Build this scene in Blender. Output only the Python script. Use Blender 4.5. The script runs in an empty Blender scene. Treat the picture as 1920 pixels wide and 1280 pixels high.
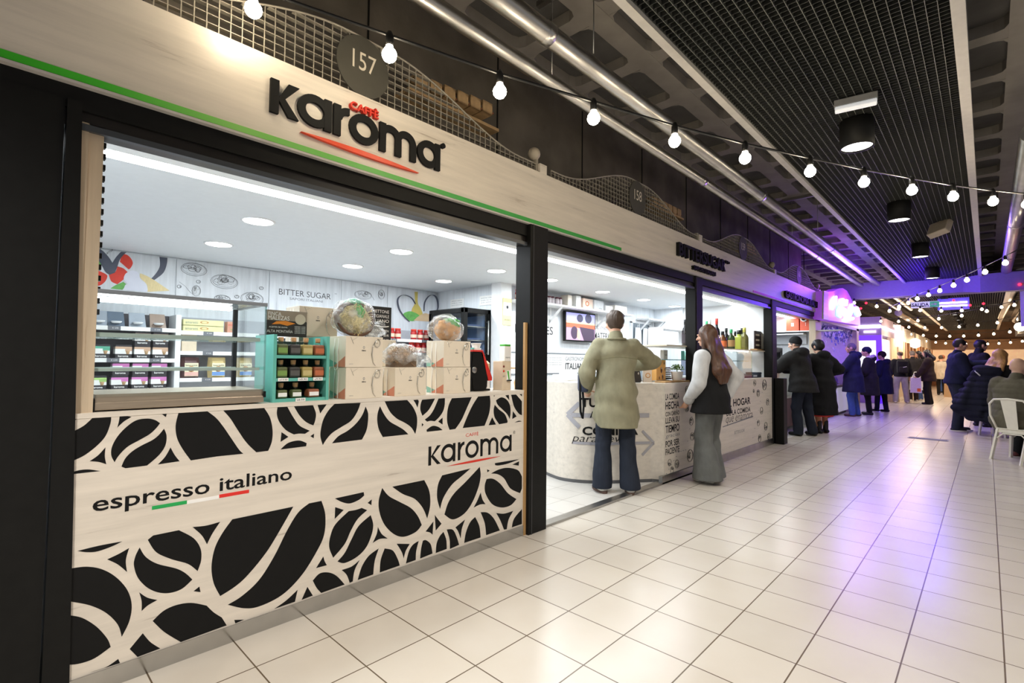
import bpy, bmesh, math, random
import numpy as np
from mathutils import Vector, Matrix
S = bpy.context.scene
C = S.collection
PI = math.pi
rnd = random.Random(7)

# ---------------------------------------------------------------- camera
FPX, YAW, PITCH, ROLL = 936.175, math.radians(43.589), math.radians(2.219), math.radians(0.546)
CAM = np.array([0.0, -2.584, 1.323])
def cam_axes():
    cy, sy, cp, sp = math.cos(YAW), math.sin(YAW), math.cos(PITCH), math.sin(PITCH)
    f = np.array([cy*cp, sy*cp, sp]); r = np.array([sy, -cy, 0.0]); u = np.cross(r, f)
    c, s = math.cos(ROLL), math.sin(ROLL)
    return c*r+s*u, -s*r+c*u, f
AX_R, AX_U, AX_F = cam_axes()
cd = bpy.data.cameras.new('camera'); cam = bpy.data.objects.new('camera', cd); C.objects.link(cam)
cd.sensor_width = 36; cd.lens = FPX/1920*36; cd.clip_start = .05; cd.clip_end = 200
cam.matrix_world = Matrix([[AX_R[i], AX_U[i], -AX_F[i], CAM[i]] for i in range(3)]+[[0, 0, 0, 1]])
S.camera = cam
def at(x, y, X=None, Y=None, Z=None):
    """the point of the plane X=, Y= or Z= that the photograph shows at pixel x, y (a measuring aid)"""
    d = AX_R*((x-960)/FPX)+AX_U*((640-y)/FPX)+AX_F
    t = (X-CAM[0])/d[0] if X is not None else (Y-CAM[1])/d[1] if Y is not None else (Z-CAM[2])/d[2]
    return Vector(CAM+t*d)

# ---------------------------------------------------------------- world, exposure
w = bpy.data.worlds.new('world'); S.world = w; w.use_nodes = True
w.node_tree.nodes['Background'].inputs[0].default_value = (.9, .93, 1, 1)
w.node_tree.nodes['Background'].inputs[1].default_value = .30
S.view_settings.view_transform = 'Standard'; S.view_settings.look = 'None'
S.view_settings.exposure = 0.0; S.view_settings.gamma = 1.0; S.view_settings.use_curve_mapping = False
S.cycles.use_denoising = True
S.cycles.max_bounces = 7; S.cycles.diffuse_bounces = 4; S.cycles.glossy_bounces = 3
S.cycles.transparent_max_bounces = 16; S.cycles.transmission_bounces = 4
S.cycles.sample_clamp_indirect = 4; S.cycles.caustics_reflective = False; S.cycles.caustics_refractive = False

def lamp(name, kind, loc, power, color, size=.1, size_y=None, rot=(0, 0, 0), spot=None, blend=.6):
    l = bpy.data.lights.new(name, kind); l.energy = power; l.color = color
    if kind == 'AREA':
        l.size = size
        if size_y: l.shape = 'RECTANGLE'; l.size_y = size_y
        else: l.shape = 'DISK'
    else:
        l.shadow_soft_size = size
    if kind == 'SPOT': l.spot_size = spot; l.spot_blend = blend
    o = bpy.data.objects.new(name, l); o.location = loc; o.rotation_euler = rot; C.objects.link(o)
    return o
WARM, COOL, NEUT, PURP = (1, .82, .58), (.86, .94, 1), (1, .94, .86), (.30, .12, 1)

# ---------------------------------------------------------------- materials
MATS = {}
def lin(c):
    return tuple(((v/12.92) if v <= .04045 else ((v+.055)/1.055)**2.4) for v in c)
def rgb(r, g, b): return lin((r/255, g/255, b/255))
def mat(name, col, rough=.5, metal=0, emit=0, ecol=None, var=.05, scale=18, bump=0, bscale=60, spec=.5, alpha=1, stretch=None, trans=0):
    if name in MATS: return MATS[name]
    m = bpy.data.materials.new(name); m.use_nodes = True; MATS[name] = m
    nt = m.node_tree; b = nt.nodes['Principled BSDF']
    b.inputs['Roughness'].default_value = rough; b.inputs['Metallic'].default_value = metal
    b.inputs['Specular IOR Level'].default_value = spec
    tc = nt.nodes.new('ShaderNodeTexCoord'); mp = nt.nodes.new('ShaderNodeMapping')
    nt.links.new(tc.outputs['Object'], mp.inputs[0])
    if stretch: mp.inputs['Scale'].default_value = stretch
    n = nt.nodes.new('ShaderNodeTexNoise'); n.inputs['Scale'].default_value = scale; n.inputs['Detail'].default_value = 4
    nt.links.new(mp.outputs[0], n.inputs['Vector'])
    r = nt.nodes.new('ShaderNodeValToRGB')
    r.color_ramp.elements[0].position = .3; r.color_ramp.elements[1].position = .7
    r.color_ramp.elements[0].color = tuple(max(0, c*(1-var)) for c in col[:3])+(1,)
    r.color_ramp.elements[1].color = tuple(min(1, c*(1+var)) for c in col[:3])+(1,)
    nt.links.new(n.outputs[0], r.inputs[0]); nt.links.new(r.outputs[0], b.inputs['Base Color'])
    if emit:
        b.inputs['Emission Color'].default_value = tuple(ecol or col[:3])+(1,); b.inputs['Emission Strength'].default_value = emit
    if bump:
        n2 = nt.nodes.new('ShaderNodeTexNoise'); n2.inputs['Scale'].default_value = bscale; n2.inputs['Detail'].default_value = 3
        nt.links.new(mp.outputs[0], n2.inputs['Vector'])
        bp = nt.nodes.new('ShaderNodeBump'); bp.inputs['Strength'].default_value = bump; bp.inputs['Distance'].default_value = .01
        nt.links.new(n2.outputs[0], bp.inputs['Height']); nt.links.new(bp.outputs[0], b.inputs['Normal'])
    if trans: b.inputs['Transmission Weight'].default_value = trans
    return m
def glass_mat(name, tint=(1, 1, 1), gloss=.06, bump=0, white=0, rough=.02, bscale=30, fres=.8):
    """thin sheet: mostly see-through, with a glossy sheen that grows at grazing angles"""
    m = bpy.data.materials.new(name); m.use_nodes = True; MATS[name] = m
    nt = m.node_tree; nt.nodes.remove(nt.nodes['Principled BSDF']); out = nt.nodes['Material Output']
    t = nt.nodes.new('ShaderNodeBsdfTransparent'); t.inputs[0].default_value = tuple(tint)+(1,)
    g = nt.nodes.new('ShaderNodeBsdfGlossy'); g.inputs['Roughness'].default_value = rough
    lw = nt.nodes.new('ShaderNodeLayerWeight'); lw.inputs['Blend'].default_value = .5
    pw = nt.nodes.new('ShaderNodeMath'); pw.operation = 'POWER'; pw.inputs[1].default_value = 4; nt.links.new(lw.outputs['Facing'], pw.inputs[0])
    mx = nt.nodes.new('ShaderNodeMixShader')
    ad = nt.nodes.new('ShaderNodeMath'); ad.operation = 'MULTIPLY_ADD'; ad.inputs[1].default_value = fres; ad.inputs[2].default_value = gloss
    ad.use_clamp = True
    nt.links.new(pw.outputs[0], ad.inputs[0]); nt.links.new(ad.outputs[0], mx.inputs[0])
    src = t
    if white:
        d = nt.nodes.new('ShaderNodeBsdfDiffuse'); d.inputs[0].default_value = (.9, .92, .92, 1)
        m2 = nt.nodes.new('ShaderNodeMixShader'); nz = nt.nodes.new('ShaderNodeTexNoise'); nz.inputs['Scale'].default_value = 14
        tc0 = nt.nodes.new('ShaderNodeTexCoord'); nt.links.new(tc0.outputs['Object'], nz.inputs['Vector'])
        rr = nt.nodes.new('ShaderNodeMapRange'); rr.inputs[1].default_value = .45; rr.inputs[2].default_value = .7
        rr.inputs[3].default_value = white*.3; rr.inputs[4].default_value = white*1.6
        nt.links.new(nz.outputs[0], rr.inputs[0]); nt.links.new(rr.outputs[0], m2.inputs[0])
        nt.links.new(t.outputs[0], m2.inputs[1]); nt.links.new(d.outputs[0], m2.inputs[2]); src = m2
    if bump:
        tc = nt.nodes.new('ShaderNodeTexCoord'); n2 = nt.nodes.new('ShaderNodeTexNoise'); n2.inputs['Scale'].default_value = bscale; n2.inputs['Detail'].default_value = 5
        nt.links.new(tc.outputs['Object'], n2.inputs['Vector'])
        bp = nt.nodes.new('ShaderNodeBump'); bp.inputs['Strength'].default_value = bump; bp.inputs['Distance'].default_value = .03
        nt.links.new(n2.outputs[0], bp.inputs['Height']); nt.links.new(bp.outputs[0], g.inputs['Normal']); nt.links.new(bp.outputs[0], lw.inputs['Normal'])
    nt.links.new(src.outputs[0], mx.inputs[1]); nt.links.new(g.outputs[0], mx.inputs[2]); nt.links.new(mx.outputs[0], out.inputs[0])
    return m
def tile_mat(name, base, grout, bw, bh, shift, mortar=.0035, rough=.3, var=.06, swap=False, bump=.25):
    m = bpy.data.materials.new(name); m.use_nodes = True; MATS[name] = m
    nt = m.node_tree; b = nt.nodes['Principled BSDF']
    tc = nt.nodes.new('ShaderNodeTexCoord'); mp = nt.nodes.new('ShaderNodeMapping'); mp.inputs['Location'].default_value = shift
    if swap: mp.inputs['Rotation'].default_value = (PI/2, 0, 0)
    nt.links.new(tc.outputs['Object'], mp.inputs[0])
    br = nt.nodes.new('ShaderNodeTexBrick'); br.offset = 0; br.squash = 1
    br.inputs['Scale'].default_value = 1; br.inputs['Mortar Size'].default_value = mortar; br.inputs['Mortar Smooth'].default_value = .1
    br.inputs['Brick Width'].default_value = bw; br.inputs['Row Height'].default_value = bh; br.inputs['Bias'].default_value = 0
    br.inputs['Color1'].default_value = tuple(c*(1-var) for c in base)+(1,); br.inputs['Color2'].default_value = tuple(min(1, c*(1+var)) for c in base)+(1,)
    br.inputs['Mortar'].default_value = tuple(grout)+(1,)
    nt.links.new(mp.outputs[0], br.inputs['Vector'])
    n = nt.nodes.new('ShaderNodeTexNoise'); n.inputs['Scale'].default_value = 3; n.inputs['Detail'].default_value = 6
    nt.links.new(tc.outputs['Object'], n.inputs['Vector'])
    mx = nt.nodes.new('ShaderNodeMix'); mx.data_type = 'RGBA'; mx.blend_type = 'OVERLAY'; mx.inputs['Factor'].default_value = .12
    nt.links.new(br.outputs[0], mx.inputs['A']); nt.links.new(n.outputs[0], mx.inputs['B']); nt.links.new(mx.outputs['Result'], b.inputs['Base Color'])
    b.inputs['Roughness'].default_value = rough
    bp = nt.nodes.new('ShaderNodeBump'); bp.inputs['Strength'].default_value = bump; bp.inputs['Distance'].default_value = .003; bp.invert = True
    nt.links.new(br.outputs['Fac'], bp.inputs['Height']); nt.links.new(bp.outputs[0], b.inputs['Normal'])
    return m
def wood_mat(name, base, dark, stretch, rough=.45, scale=3, amount=.5):
    m = bpy.data.materials.new(name); m.use_nodes = True; MATS[name] = m
    nt = m.node_tree; b = nt.nodes['Principled BSDF']; b.inputs['Roughness'].default_value = rough
    tc = nt.nodes.new('ShaderNodeTexCoord'); mp = nt.nodes.new('ShaderNodeMapping'); mp.inputs['Scale'].default_value = stretch
    nt.links.new(tc.outputs['Object'], mp.inputs[0])
    n = nt.nodes.new('ShaderNodeTexNoise'); n.inputs['Scale'].default_value = scale; n.inputs['Detail'].default_value = 8; n.inputs['Roughness'].default_value = .65
    nt.links.new(mp.outputs[0], n.inputs['Vector'])
    r = nt.nodes.new('ShaderNodeValToRGB'); e = r.color_ramp.elements
    e[0].position = .28; e[0].color = tuple(dark)+(1,); e[1].position = .62; e[1].color = tuple(base)+(1,)
    k = e.new(.36); k.color = tuple(base[i]*(1-amount*.28) for i in range(3))+(1,)
    nt.links.new(n.outputs[0], r.inputs[0]); nt.links.new(r.outputs[0], b.inputs['Base Color'])
    return m

# ---------------------------------------------------------------- mesh building
class MB:
    """collects shapes into one mesh; every shape takes a material"""
    def __init__(s): s.bm = bmesh.new(); s.mats = []; s.smooth = []
    def mi(s, m):
        if m not in s.mats: s.mats.append(m)
        return s.mats.index(m)
    def face(s, pts, m, sm=False):
        vs = [s.bm.verts.new(p) for p in pts]
        try: f = s.bm.faces.new(vs)
        except ValueError: return None
        f.material_index = s.mi(m); f.smooth = sm
        return f
    def box(s, a, b, m, M=None, bevel=0):
        (x0, y0, z0), (x1, y1, z1) = a, b
        x0, x1 = min(x0, x1), max(x0, x1); y0, y1 = min(y0, y1), max(y0, y1); z0, z1 = min(z0, z1), max(z0, z1)
        P = [Vector(p) for p in ((x0, y0, z0), (x1, y0, z0), (x1, y1, z0), (x0, y1, z0), (x0, y0, z1), (x1, y0, z1), (x1, y1, z1), (x0, y1, z1))]
        if M: P = [M @ p for p in P]
        v = [s.bm.verts.new(p) for p in P]; k = s.mi(m); fs = []
        for q in ((3, 2, 1, 0), (4, 5, 6, 7), (0, 1, 5, 4), (1, 2, 6, 5), (2, 3, 7, 6), (3, 0, 4, 7)):
            f = s.bm.faces.new([v[i] for i in q]); f.material_index = k; fs.append(f)
        if bevel:
            ed = list({e for f in fs for e in f.edges})
            r = bmesh.ops.bevel(s.bm, geom=ed, offset=bevel, segments=2, affect='EDGES', profile=.6)
            for f in r['faces']: f.material_index = k; f.smooth = True
        return s
    def prism(s, pts, d, m, M=None, cap=True, mcap=None):
        """polygon pts (3D, planar) pushed along vector d"""
        d = Vector(d); A = [Vector(p) for p in pts]; B = [p+d for p in A]
        if M: A = [M @ p for p in A]; B = [M @ p for p in B]
        va = [s.bm.verts.new(p) for p in A]; vb = [s.bm.verts.new(p) for p in B]; k = s.mi(m); n = len(A)
        kc = s.mi(mcap) if mcap else k
        if cap:
            for q in (va, vb[::-1]):
                f = s.bm.faces.new(q); f.material_index = kc
        for i in range(n):
            f = s.bm.faces.new((va[i], vb[i], vb[(i+1) % n], va[(i+1) % n])); f.material_index = k
        return s
    def tube(s, pts, r, m, seg=10, closed=False, caps=True, flat=None):
        P = [Vector(p) for p in pts]; n = len(P); rr = r if isinstance(r, (list, tuple)) else [r]*n
        rings = []; prev = None; k = s.mi(m)
        for i in range(n):
            if closed: t = (P[(i+1) % n]-P[i-1])
            else: t = (P[min(i+1, n-1)]-P[max(i-1, 0)])
            t.normalize()
            if prev is None:
                a = Vector((0, 0, 1)) if abs(t.z) < .9 else Vector((1, 0, 0))
                u = t.cross(a).normalized()
            else:
                u = (prev-t*prev.dot(t)).normalized()
            prev = u; v = t.cross(u)
            fy = flat or 1
            rings.append([s.bm.verts.new(P[i]+(u*math.cos(2*PI*j/seg)+v*math.sin(2*PI*j/seg)*fy)*rr[i]) for j in range(seg)])
        for i in range(n if closed else n-1):
            a, b = rings[i], rings[(i+1) % n]
            for j in range(seg):
                f = s.bm.faces.new((a[j], a[(j+1) % seg], b[(j+1) % seg], b[j])); f.material_index = k; f.smooth = True
        if caps and not closed:
            for q in (rings[0][::-1], rings[-1]):
                f = s.bm.faces.new(q); f.material_index = k
        return s
    def lathe(s, prof, m, loc=(0, 0, 0), seg=20, M=None, cap=True, mats=None, sm=True):
        """profile of (radius, height) turned round the z axis"""
        loc = Vector(loc); k = s.mi(m); rings = []
        for r, z in prof:
            ring = []
            for j in range(seg):
                p = Vector((r*math.cos(2*PI*j/seg), r*math.sin(2*PI*j/seg), z))
                if M: p = M @ p
                ring.append(s.bm.verts.new(p+loc))
            rings.append(ring)
        for i in range(len(prof)-1):
            kk = s.mi(mats[i]) if mats else k
            for j in range(seg):
                f = s.bm.faces.new((rings[i][j], rings[i][(j+1) % seg], rings[i+1][(j+1) % seg], rings[i+1][j])); f.material_index = kk; f.smooth = sm
        if cap:
            for q, kk in ((rings[0][::-1], s.mi(mats[0]) if mats else k), (rings[-1], s.mi(mats[-1]) if mats else k)):
                f = s.bm.faces.new(q); f.material_index = kk
        return s
    def ball(s, loc, r, m, seg=16, scale=(1, 1, 1)):
        n = seg//2; prof = [(max(.02, math.sin(PI*i/n))*r, -math.cos(PI*i/n)*r) for i in range(n+1)]
        return s.lathe(prof, m, loc, seg, Matrix.Diagonal(Vector(scale)).to_4x4())
    def mesh(s, me, m, M=None):
        """add another mesh's faces"""
        k = s.mi(m); vs = [s.bm.verts.new((M @ v.co) if M else v.co) for v in me.vertices]
        for p in me.polygons:
            try: f = s.bm.faces.new([vs[i] for i in p.vertices]); f.material_index = k
            except ValueError: pass
        return s
    def build(s, name, parent=None, loc=None, recalc=True):
        if recalc: bmesh.ops.recalc_face_normals(s.bm, faces=s.bm.faces[:])
        me = bpy.data.meshes.new(name)
        if loc is not None: bmesh.ops.translate(s.bm, vec=-Vector(loc), verts=s.bm.verts[:])
        s.bm.to_mesh(me); s.bm.free()
        for m in s.mats: me.materials.append(m)
        o = bpy.data.objects.new(name, me); C.objects.link(o)
        if loc is not None: o.location = loc
        if parent: o.parent = parent
        return o
def tag(o, label=None, cat=None, group=None, kind=None):
    if label: o['label'] = label
    if cat: o['category'] = cat
    if group: o['group'] = group
    if kind: o['kind'] = kind
    return o
def thing(name, label, cat, loc=(0, 0, 0), rz=0, group=None):
    o = bpy.data.objects.new(name, None); C.objects.link(o); o.empty_display_size = .1
    o.location = loc; o.rotation_euler = (0, 0, rz)
    return tag(o, label, cat, group)
def struct(o): o['kind'] = 'structure'; return o
def dup(o, loc, label=None, rz=None, group=None):
    r = o.copy(); C.objects.link(r); r.location = loc
    if rz is not None: r.rotation_euler = (0, 0, rz)
    if label: r['label'] = label
    if group: r['group'] = group
    for ch in list(o.children):
        c = ch.copy(); C.objects.link(c); c.parent = r
        for g in list(ch.children):
            d = g.copy(); C.objects.link(d); d.parent = c
    return r
_txt = {}
def text_mesh(body, bold=0, depth=0):
    key = (body, bold, depth)
    if key in _txt: return _txt[key]
    cu = bpy.data.curves.new('lettering', 'FONT'); cu.body = body; cu.size = 1; cu.offset = bold; cu.extrude = depth; cu.resolution_u = 3
    o = bpy.data.objects.new('lettering', cu); C.objects.link(o)
    me = bpy.data.meshes.new_from_object(o.evaluated_get(bpy.context.evaluated_depsgraph_get()))
    bpy.data.objects.remove(o); bpy.data.curves.remove(cu)
    xs = [v.co.x for v in me.vertices]; ys = [v.co.y for v in me.vertices]
    _txt[key] = (me, min(xs), max(xs), min(ys), max(ys)); return _txt[key]
def text(mb, body, p0, p1, h, m, up=(0, 0, 1), bold=0, shear=0, solid=0):
    """writing whose lower left corner is p0, lower right p1 and height h (world units)"""
    me, x0, x1, y0, y1 = text_mesh(body, bold, .5 if solid else 0)
    p0, p1, up = Vector(p0), Vector(p1), Vector(up)
    ex = (p1-p0)/(x1-x0); ey = up*(h/(y1-y0))+ex.normalized()*shear*h/(y1-y0)
    n = ex.cross(ey).normalized()
    o = p0-ex*x0-ey*y0+n*solid*.5; q = solid or .001
    mb.mesh(me, m, Matrix([[ex[i], ey[i], n[i]*q, o[i]] for i in range(3)]+[[0, 0, 0, 1]]))
def spline(s, ox=0, oy=0, sc=1, n=6):
    """'x,y! x,y ...': corners carry '!', the other points are rounded"""
    pts = []
    for w_ in s.split():
        c = w_.endswith('!'); a, b = w_.rstrip('!').split(','); pts.append((ox+float(a)/sc, oy+float(b)/sc, c))
    out = []; N = len(pts)
    for i in range(N):
        p1, p2 = pts[i], pts[(i+1) % N]
        p0 = pts[i-1] if not p1[2] else p1; p3 = pts[(i+2) % N] if not p2[2] else p2
        if p1[2] and p2[2]: out.append(p1[:2]); continue
        for j in range(n):
            t = j/n
            out.append(tuple(.5*(2*p1[k]+(p2[k]-p0[k])*t+(2*p0[k]-5*p1[k]+4*p2[k]-p3[k])*t*t+(3*p1[k]-p0[k]-3*p2[k]+p3[k])*t**3) for k in (0, 1)))
    return out

# common materials
BLACK = mat('black_paint', rgb(19, 19, 18), .55, var=.15, spec=.2)
BLACKM = mat('black_print', rgb(18, 18, 18), .6, var=.08, spec=.2)
DGREY = mat('dark_grey', rgb(62, 62, 64), .55)
STEEL = mat('brushed_steel', (.62, .62, .6), .28, 1, var=.08, scale=8, stretch=(.3, 1, 40))
STEELD = mat('dull_steel', (.45, .44, .42), .3, 1, var=.12, scale=6)
WHITE = mat('white_paint', rgb(236, 237, 238), .5, var=.02)
WHITEP = mat('white_paper', rgb(242, 241, 238), .6, var=.02)
CREAM = wood_mat('whitewashed_wood', rgb(226, 217, 204), rgb(168, 154, 140), (.45, 6, 7), .4, 3)
PALE = wood_mat('pale_vertical_boards', rgb(228, 232, 236), rgb(176, 184, 192), (9, 9, .6), .45, 2.5)
BEIGE = wood_mat('beige_wood', rgb(203, 184, 158), rgb(166, 143, 116), (12, 12, .5), .5, 3)
OAK = wood_mat('oak', rgb(190, 150, 98), rgb(140, 100, 60), (10, 10, .7), .5, 3)
TEAL = mat('teal_paint', rgb(96, 178, 165), .55, var=.07, scale=9)
RED = mat('red_plastic', rgb(205, 45, 35), .35)
REDL = mat('red_print', rgb(214, 54, 36), .5)
GREEN = mat('green_print', rgb(70, 178, 52), .45)
GREYP = mat('grey_print', rgb(120, 122, 128), .55)
GLASS = glass_mat('clear_glass', (.97, .99, .985), .04)
GLASSE = glass_mat('green_glass_edge', (.72, .88, .84), .25)
CELLO = glass_mat('cellophane', (.99, 1, 1), .03, 1.0, .3, .22, 26, .3)
LED = mat('led_white', (1, 1, 1), .5, emit=9, ecol=(.95, .98, 1), var=0)
LEDD = mat('downlight_white', (1, 1, 1), .5, emit=14, ecol=(.93, .97, 1), var=0)
BULB = mat('bulb_glow', (1, .95, .85), .4, emit=95, ecol=(1, .84, .6), var=0)
BULBM = mat('bulb_glow_mid', (1, .93, .82), .4, emit=28, ecol=(1, .84, .6), var=0)
BULBF = mat('bulb_glow_far', (1, .92, .8), .4, emit=7, ecol=(1, .82, .55), var=0)
# ---------------------------------------------------------------- setting: floor, walls, ceilings
ZC = 2.35                       # stall ceilings
FLOORM = tile_mat('floor_tiles', rgb(206, 198, 186), rgb(98, 84, 66), .333, .333, (-1.1748, .282, 0), .0032, .27, .035)
FLOORS = tile_mat('stall_floor_tiles', rgb(206, 202, 196), rgb(150, 144, 136), .333, .333, (-1.1748, .282, 0), .003, .3, .04)
mb = MB(); mb.face([(-5, -9, 0), (46, -9, 0), (46, 0, 0), (-5, 0, 0)], FLOORM); struct(mb.build('floor'))
mb = MB(); mb.face([(-5, .0, 0), (46, .0, 0), (46, 6, 0), (-5, 6, 0)], FLOORS); struct(mb.build('floor_stall'))
CONC = mat('dark_plaster', rgb(92, 86, 78), .85, var=.3, scale=3, bump=.15, bscale=40)
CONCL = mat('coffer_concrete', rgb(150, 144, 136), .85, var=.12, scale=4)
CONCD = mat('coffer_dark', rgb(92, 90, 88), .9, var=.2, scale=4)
# upper wall over the stalls with its panel joints
mb = MB(); mb.box((-4, .38, 2.38), (12.45, .46, 4.3), CONC); mb.box((12.45, 2.5, 2.5), (46, 2.6, 4.3), CONC)
for i in range(14): mb.box((-3.2+i*1.22, .372, 2.8), (-3.19+i*1.22, .385, 4.3), BLACK)
struct(mb.build('wall_upper'))
# coffered ceiling: ribs and recessed panels
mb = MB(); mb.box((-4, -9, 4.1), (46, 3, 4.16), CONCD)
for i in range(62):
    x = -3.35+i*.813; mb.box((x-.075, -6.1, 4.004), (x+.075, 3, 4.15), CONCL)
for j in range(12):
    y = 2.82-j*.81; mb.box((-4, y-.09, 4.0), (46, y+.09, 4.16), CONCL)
    for i in range(61):                                            # small fillets that round the coffer corners
        x = -3.35+i*.813
        if x > 18 or abs(y+1.6) > 2.2: continue
        for sx, sy in ((1, 1), (1, -1), (-1, 1), (-1, -1)):
            mb.prism([(x+sx*.075, y+sy*.09, 4.002), (x+sx*.16, y+sy*.09, 4.002), (x+sx*.10, y+sy*.115, 4.002), (x+sx*.075, y+sy*.175, 4.002)], (0, 0, .1), CONCL)
struct(mb.build('ceiling'))
# open-cell grid ceiling hanging over the corridor
GRIDM = mat('grid_dark', rgb(38, 40, 38), .6); GRIDL = mat('grid_rail', rgb(104, 106, 100), .5); EDGE = mat('grid_edge', rgb(196, 192, 186), .5)
def grid_ceiling(name, x0, x1, y0, y1, z, fine=.045):
    mb = MB()
    mb.box((x0, y0, z+.16), (x1, y1, z+.17), CONCD)  # dark sheet added to stand in for the shade above the cells
    n = int((y1-y0)/.0525)
    for i in range(n+1):
        y = y0+(y1-y0)*i/n; mb.box((x0, y-.0016, z), (x1, y+.0016, z+.03), GRIDL)
    for i in range(int((x1-x0)/fine)):
        x = x0+i*fine; mb.box((x-.002, y0, z+.004), (x+.002, y1, z+.05), GRIDM)
    struct(mb.build(name))
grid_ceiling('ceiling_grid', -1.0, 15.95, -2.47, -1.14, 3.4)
for n_, y0, y1 in (('trim_1', -1.14, -1.085), ('trim_2', -2.535, -2.47)):
    mb = MB(); mb.box((-1, y0, 3.37), (15.95, y1, 3.5), EDGE); struct(mb.build(n_))
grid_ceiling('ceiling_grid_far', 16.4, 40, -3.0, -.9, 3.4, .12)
for n_, y0, y1 in (('trim_3', -.9, -.8), ('trim_4', -3.1, -3.0)):
    mb = MB(); mb.box((16.4, y0, 3.37), (40, y1, 3.5), EDGE); struct(mb.build(n_))
# bulkhead beam across the corridor, with a canted part
BEAM = mat('beam_plaster', rgb(140, 132, 140), .6)
mb = MB(); mb.prism([(15.95, .5, 3.06), (15.95, -2.2, 3.06), (15.7, -2.5, 3.0), (15.7, -7, 3.0), (16.3, -7, 3.0), (16.3, .5, 3.06)], (0, 0, .42), BEAM)
struct(mb.build('trim_5'))

# stall carcass: side walls, back walls, ceiling
mb = MB(); mb.box((.05, .30, ZC), (12.3, 4.2, ZC+.05), mat('stall_ceiling_white', rgb(226, 230, 234), .6, var=.015))
struct(mb.build('ceiling_stall'))
mb = MB(); mb.box((.0, 3.45, 0), (4.78, 3.53, ZC), PALE); struct(mb.build('wall_back'))
mb = MB(); mb.box((4.68, 2.03, 0), (4.78, 3.45, ZC), PALE); mb.box((4.60, 2.0, 0), (4.80, 2.18, ZC), WHITE); struct(mb.build('wall_partition'))
mb = MB(); mb.box((4.80, 2.13, 0), (9.05, 2.21, ZC), PALE); struct(mb.build('wall_middle'))
mb = MB(); mb.box((8.98, 1.55, 0), (9.06, 2.13, ZC), PALE); struct(mb.build('wall_short'))
mb = MB(); mb.box((.02, .1, 0), (.10, 3.45, ZC), PALE); struct(mb.build('wall_left'))
mb = MB(); mb.box((9.05, 3.0, 0), (12.4, 3.08, ZC), PALE); mb.box((12.3, .1, 0), (12.38, 3.0, ZC), PALE); struct(mb.build('wall_end'))
mb = MB(); mb.box((9.06, .12, 0), (9.14, 1.55, ZC), WHITE); struct(mb.build('wall_divider'))
# bright light line at the front of the stall ceilings, with its white channel
for i, (x0, x1) in enumerate(((.14, 9.04), (9.16, 12.28))):
    t = thing('linear_light', ('long white linear light along the front of the stall ceiling behind the green-striped fascia', 'shorter linear light in the stall with the red boxes')[i], 'light', (x0, .66, ZC))
    m1 = MB(); m1.box((x0, .37, ZC-.03), (x1, .455, ZC-.001), WHITE); m1.box((x0, .645, ZC-.008), (x1, .66, ZC-.001), WHITE); o = m1.build('channel', t, (x0, .66, ZC)); o.location = (0, 0, 0)
    m1 = MB(); m1.box((x0, .485, ZC-.012), (x1, .64, ZC-.002), LED); o = m1.build('diffuser', t, (x0, .66, ZC)); o.location = (0, 0, 0)
lamp('linear_lamp_a', 'AREA', (4.5, .57, ZC-.03), 80, COOL, 8.6, .1)
lamp('linear_lamp_b', 'AREA', (10.7, .57, ZC-.03), 28, COOL, 3, .1)
# round downlights in the stall ceiling
dl = None
for k, (px, py) in enumerate(((484, 415), (410, 458), (752, 472), (661, 499), (832, 527), (931, 508), (1030, 525), (1130, 547), (1207, 562), (1265, 574), (1323, 581))):
    p = at(px, py, Z=ZC-.004)
    lab = ('round downlight nearest the black post and the long light line', 'round downlight above the glass pastry case', 'round downlight near the middle of the coffee stall ceiling', 'round downlight above the basket box stack',
           'round downlight in the far corner over the oven', 'round downlight just left of the black pillar', 'round downlight just right of the black pillar', 'round downlight above the television', 'round downlight behind the head of the standing person',
           'round downlight above the open wall shelf bracket', 'round downlight behind the second black post')[k]
    if dl is None:
        dl = thing('downlight', lab, 'light', p, 0, 'round ceiling downlights in the stalls')
        m1 = MB(); m1.lathe([(.098, 0), (.115, -.006), (.12, .004)], WHITE, seg=28, cap=False); m1.build('rim', dl)
        m1 = MB(); m1.lathe([(.002, -.004), (.1, -.004)], LEDD, seg=28, cap=False); m1.build('diffuser', dl)
    else: dup(dl, p, lab)
    lamp('downlight_lamp', 'AREA', (p.x, p.y, ZC-.03), 11, COOL, .2)

# fascia of the stalls
FGRAD = bpy.data.materials.new('green_stripe'); FGRAD.use_nodes = True; MATS['green_stripe'] = FGRAD
nt = FGRAD.node_tree; bs = nt.nodes['Principled BSDF']; bs.inputs['Roughness'].default_value = .4
tc = nt.nodes.new('ShaderNodeTexCoord'); sx = nt.nodes.new('ShaderNodeSeparateXYZ'); cr = nt.nodes.new('ShaderNodeValToRGB'); mr = nt.nodes.new('ShaderNodeMapRange')
nt.links.new(tc.outputs['Object'], sx.inputs[0]); nt.links.new(sx.outputs[0], mr.inputs[0]); mr.inputs[1].default_value = 0; mr.inputs[2].default_value = 2.2
nt.links.new(mr.outputs[0], cr.inputs[0]); nt.links.new(cr.outputs[0], bs.inputs['Base Color'])
e = cr.color_ramp.elements; e[0].position = 0; e[0].color = rgb(62, 186, 40)+(1,); e[1].position = 1; e[1].color = rgb(44, 166, 62)+(1,)
k = e.new(.42); k.color = rgb(126, 200, 92)+(1,); k = e.new(.13); k.color = rgb(72, 192, 50)+(1,); k = e.new(.36); k.color = rgb(140, 204, 104)+(1,)
t = thing('fascia_board', 'long whitewashed wooden fascia with a green stripe over the stall openings', 'fascia', (0, 0, 2.4))
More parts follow.
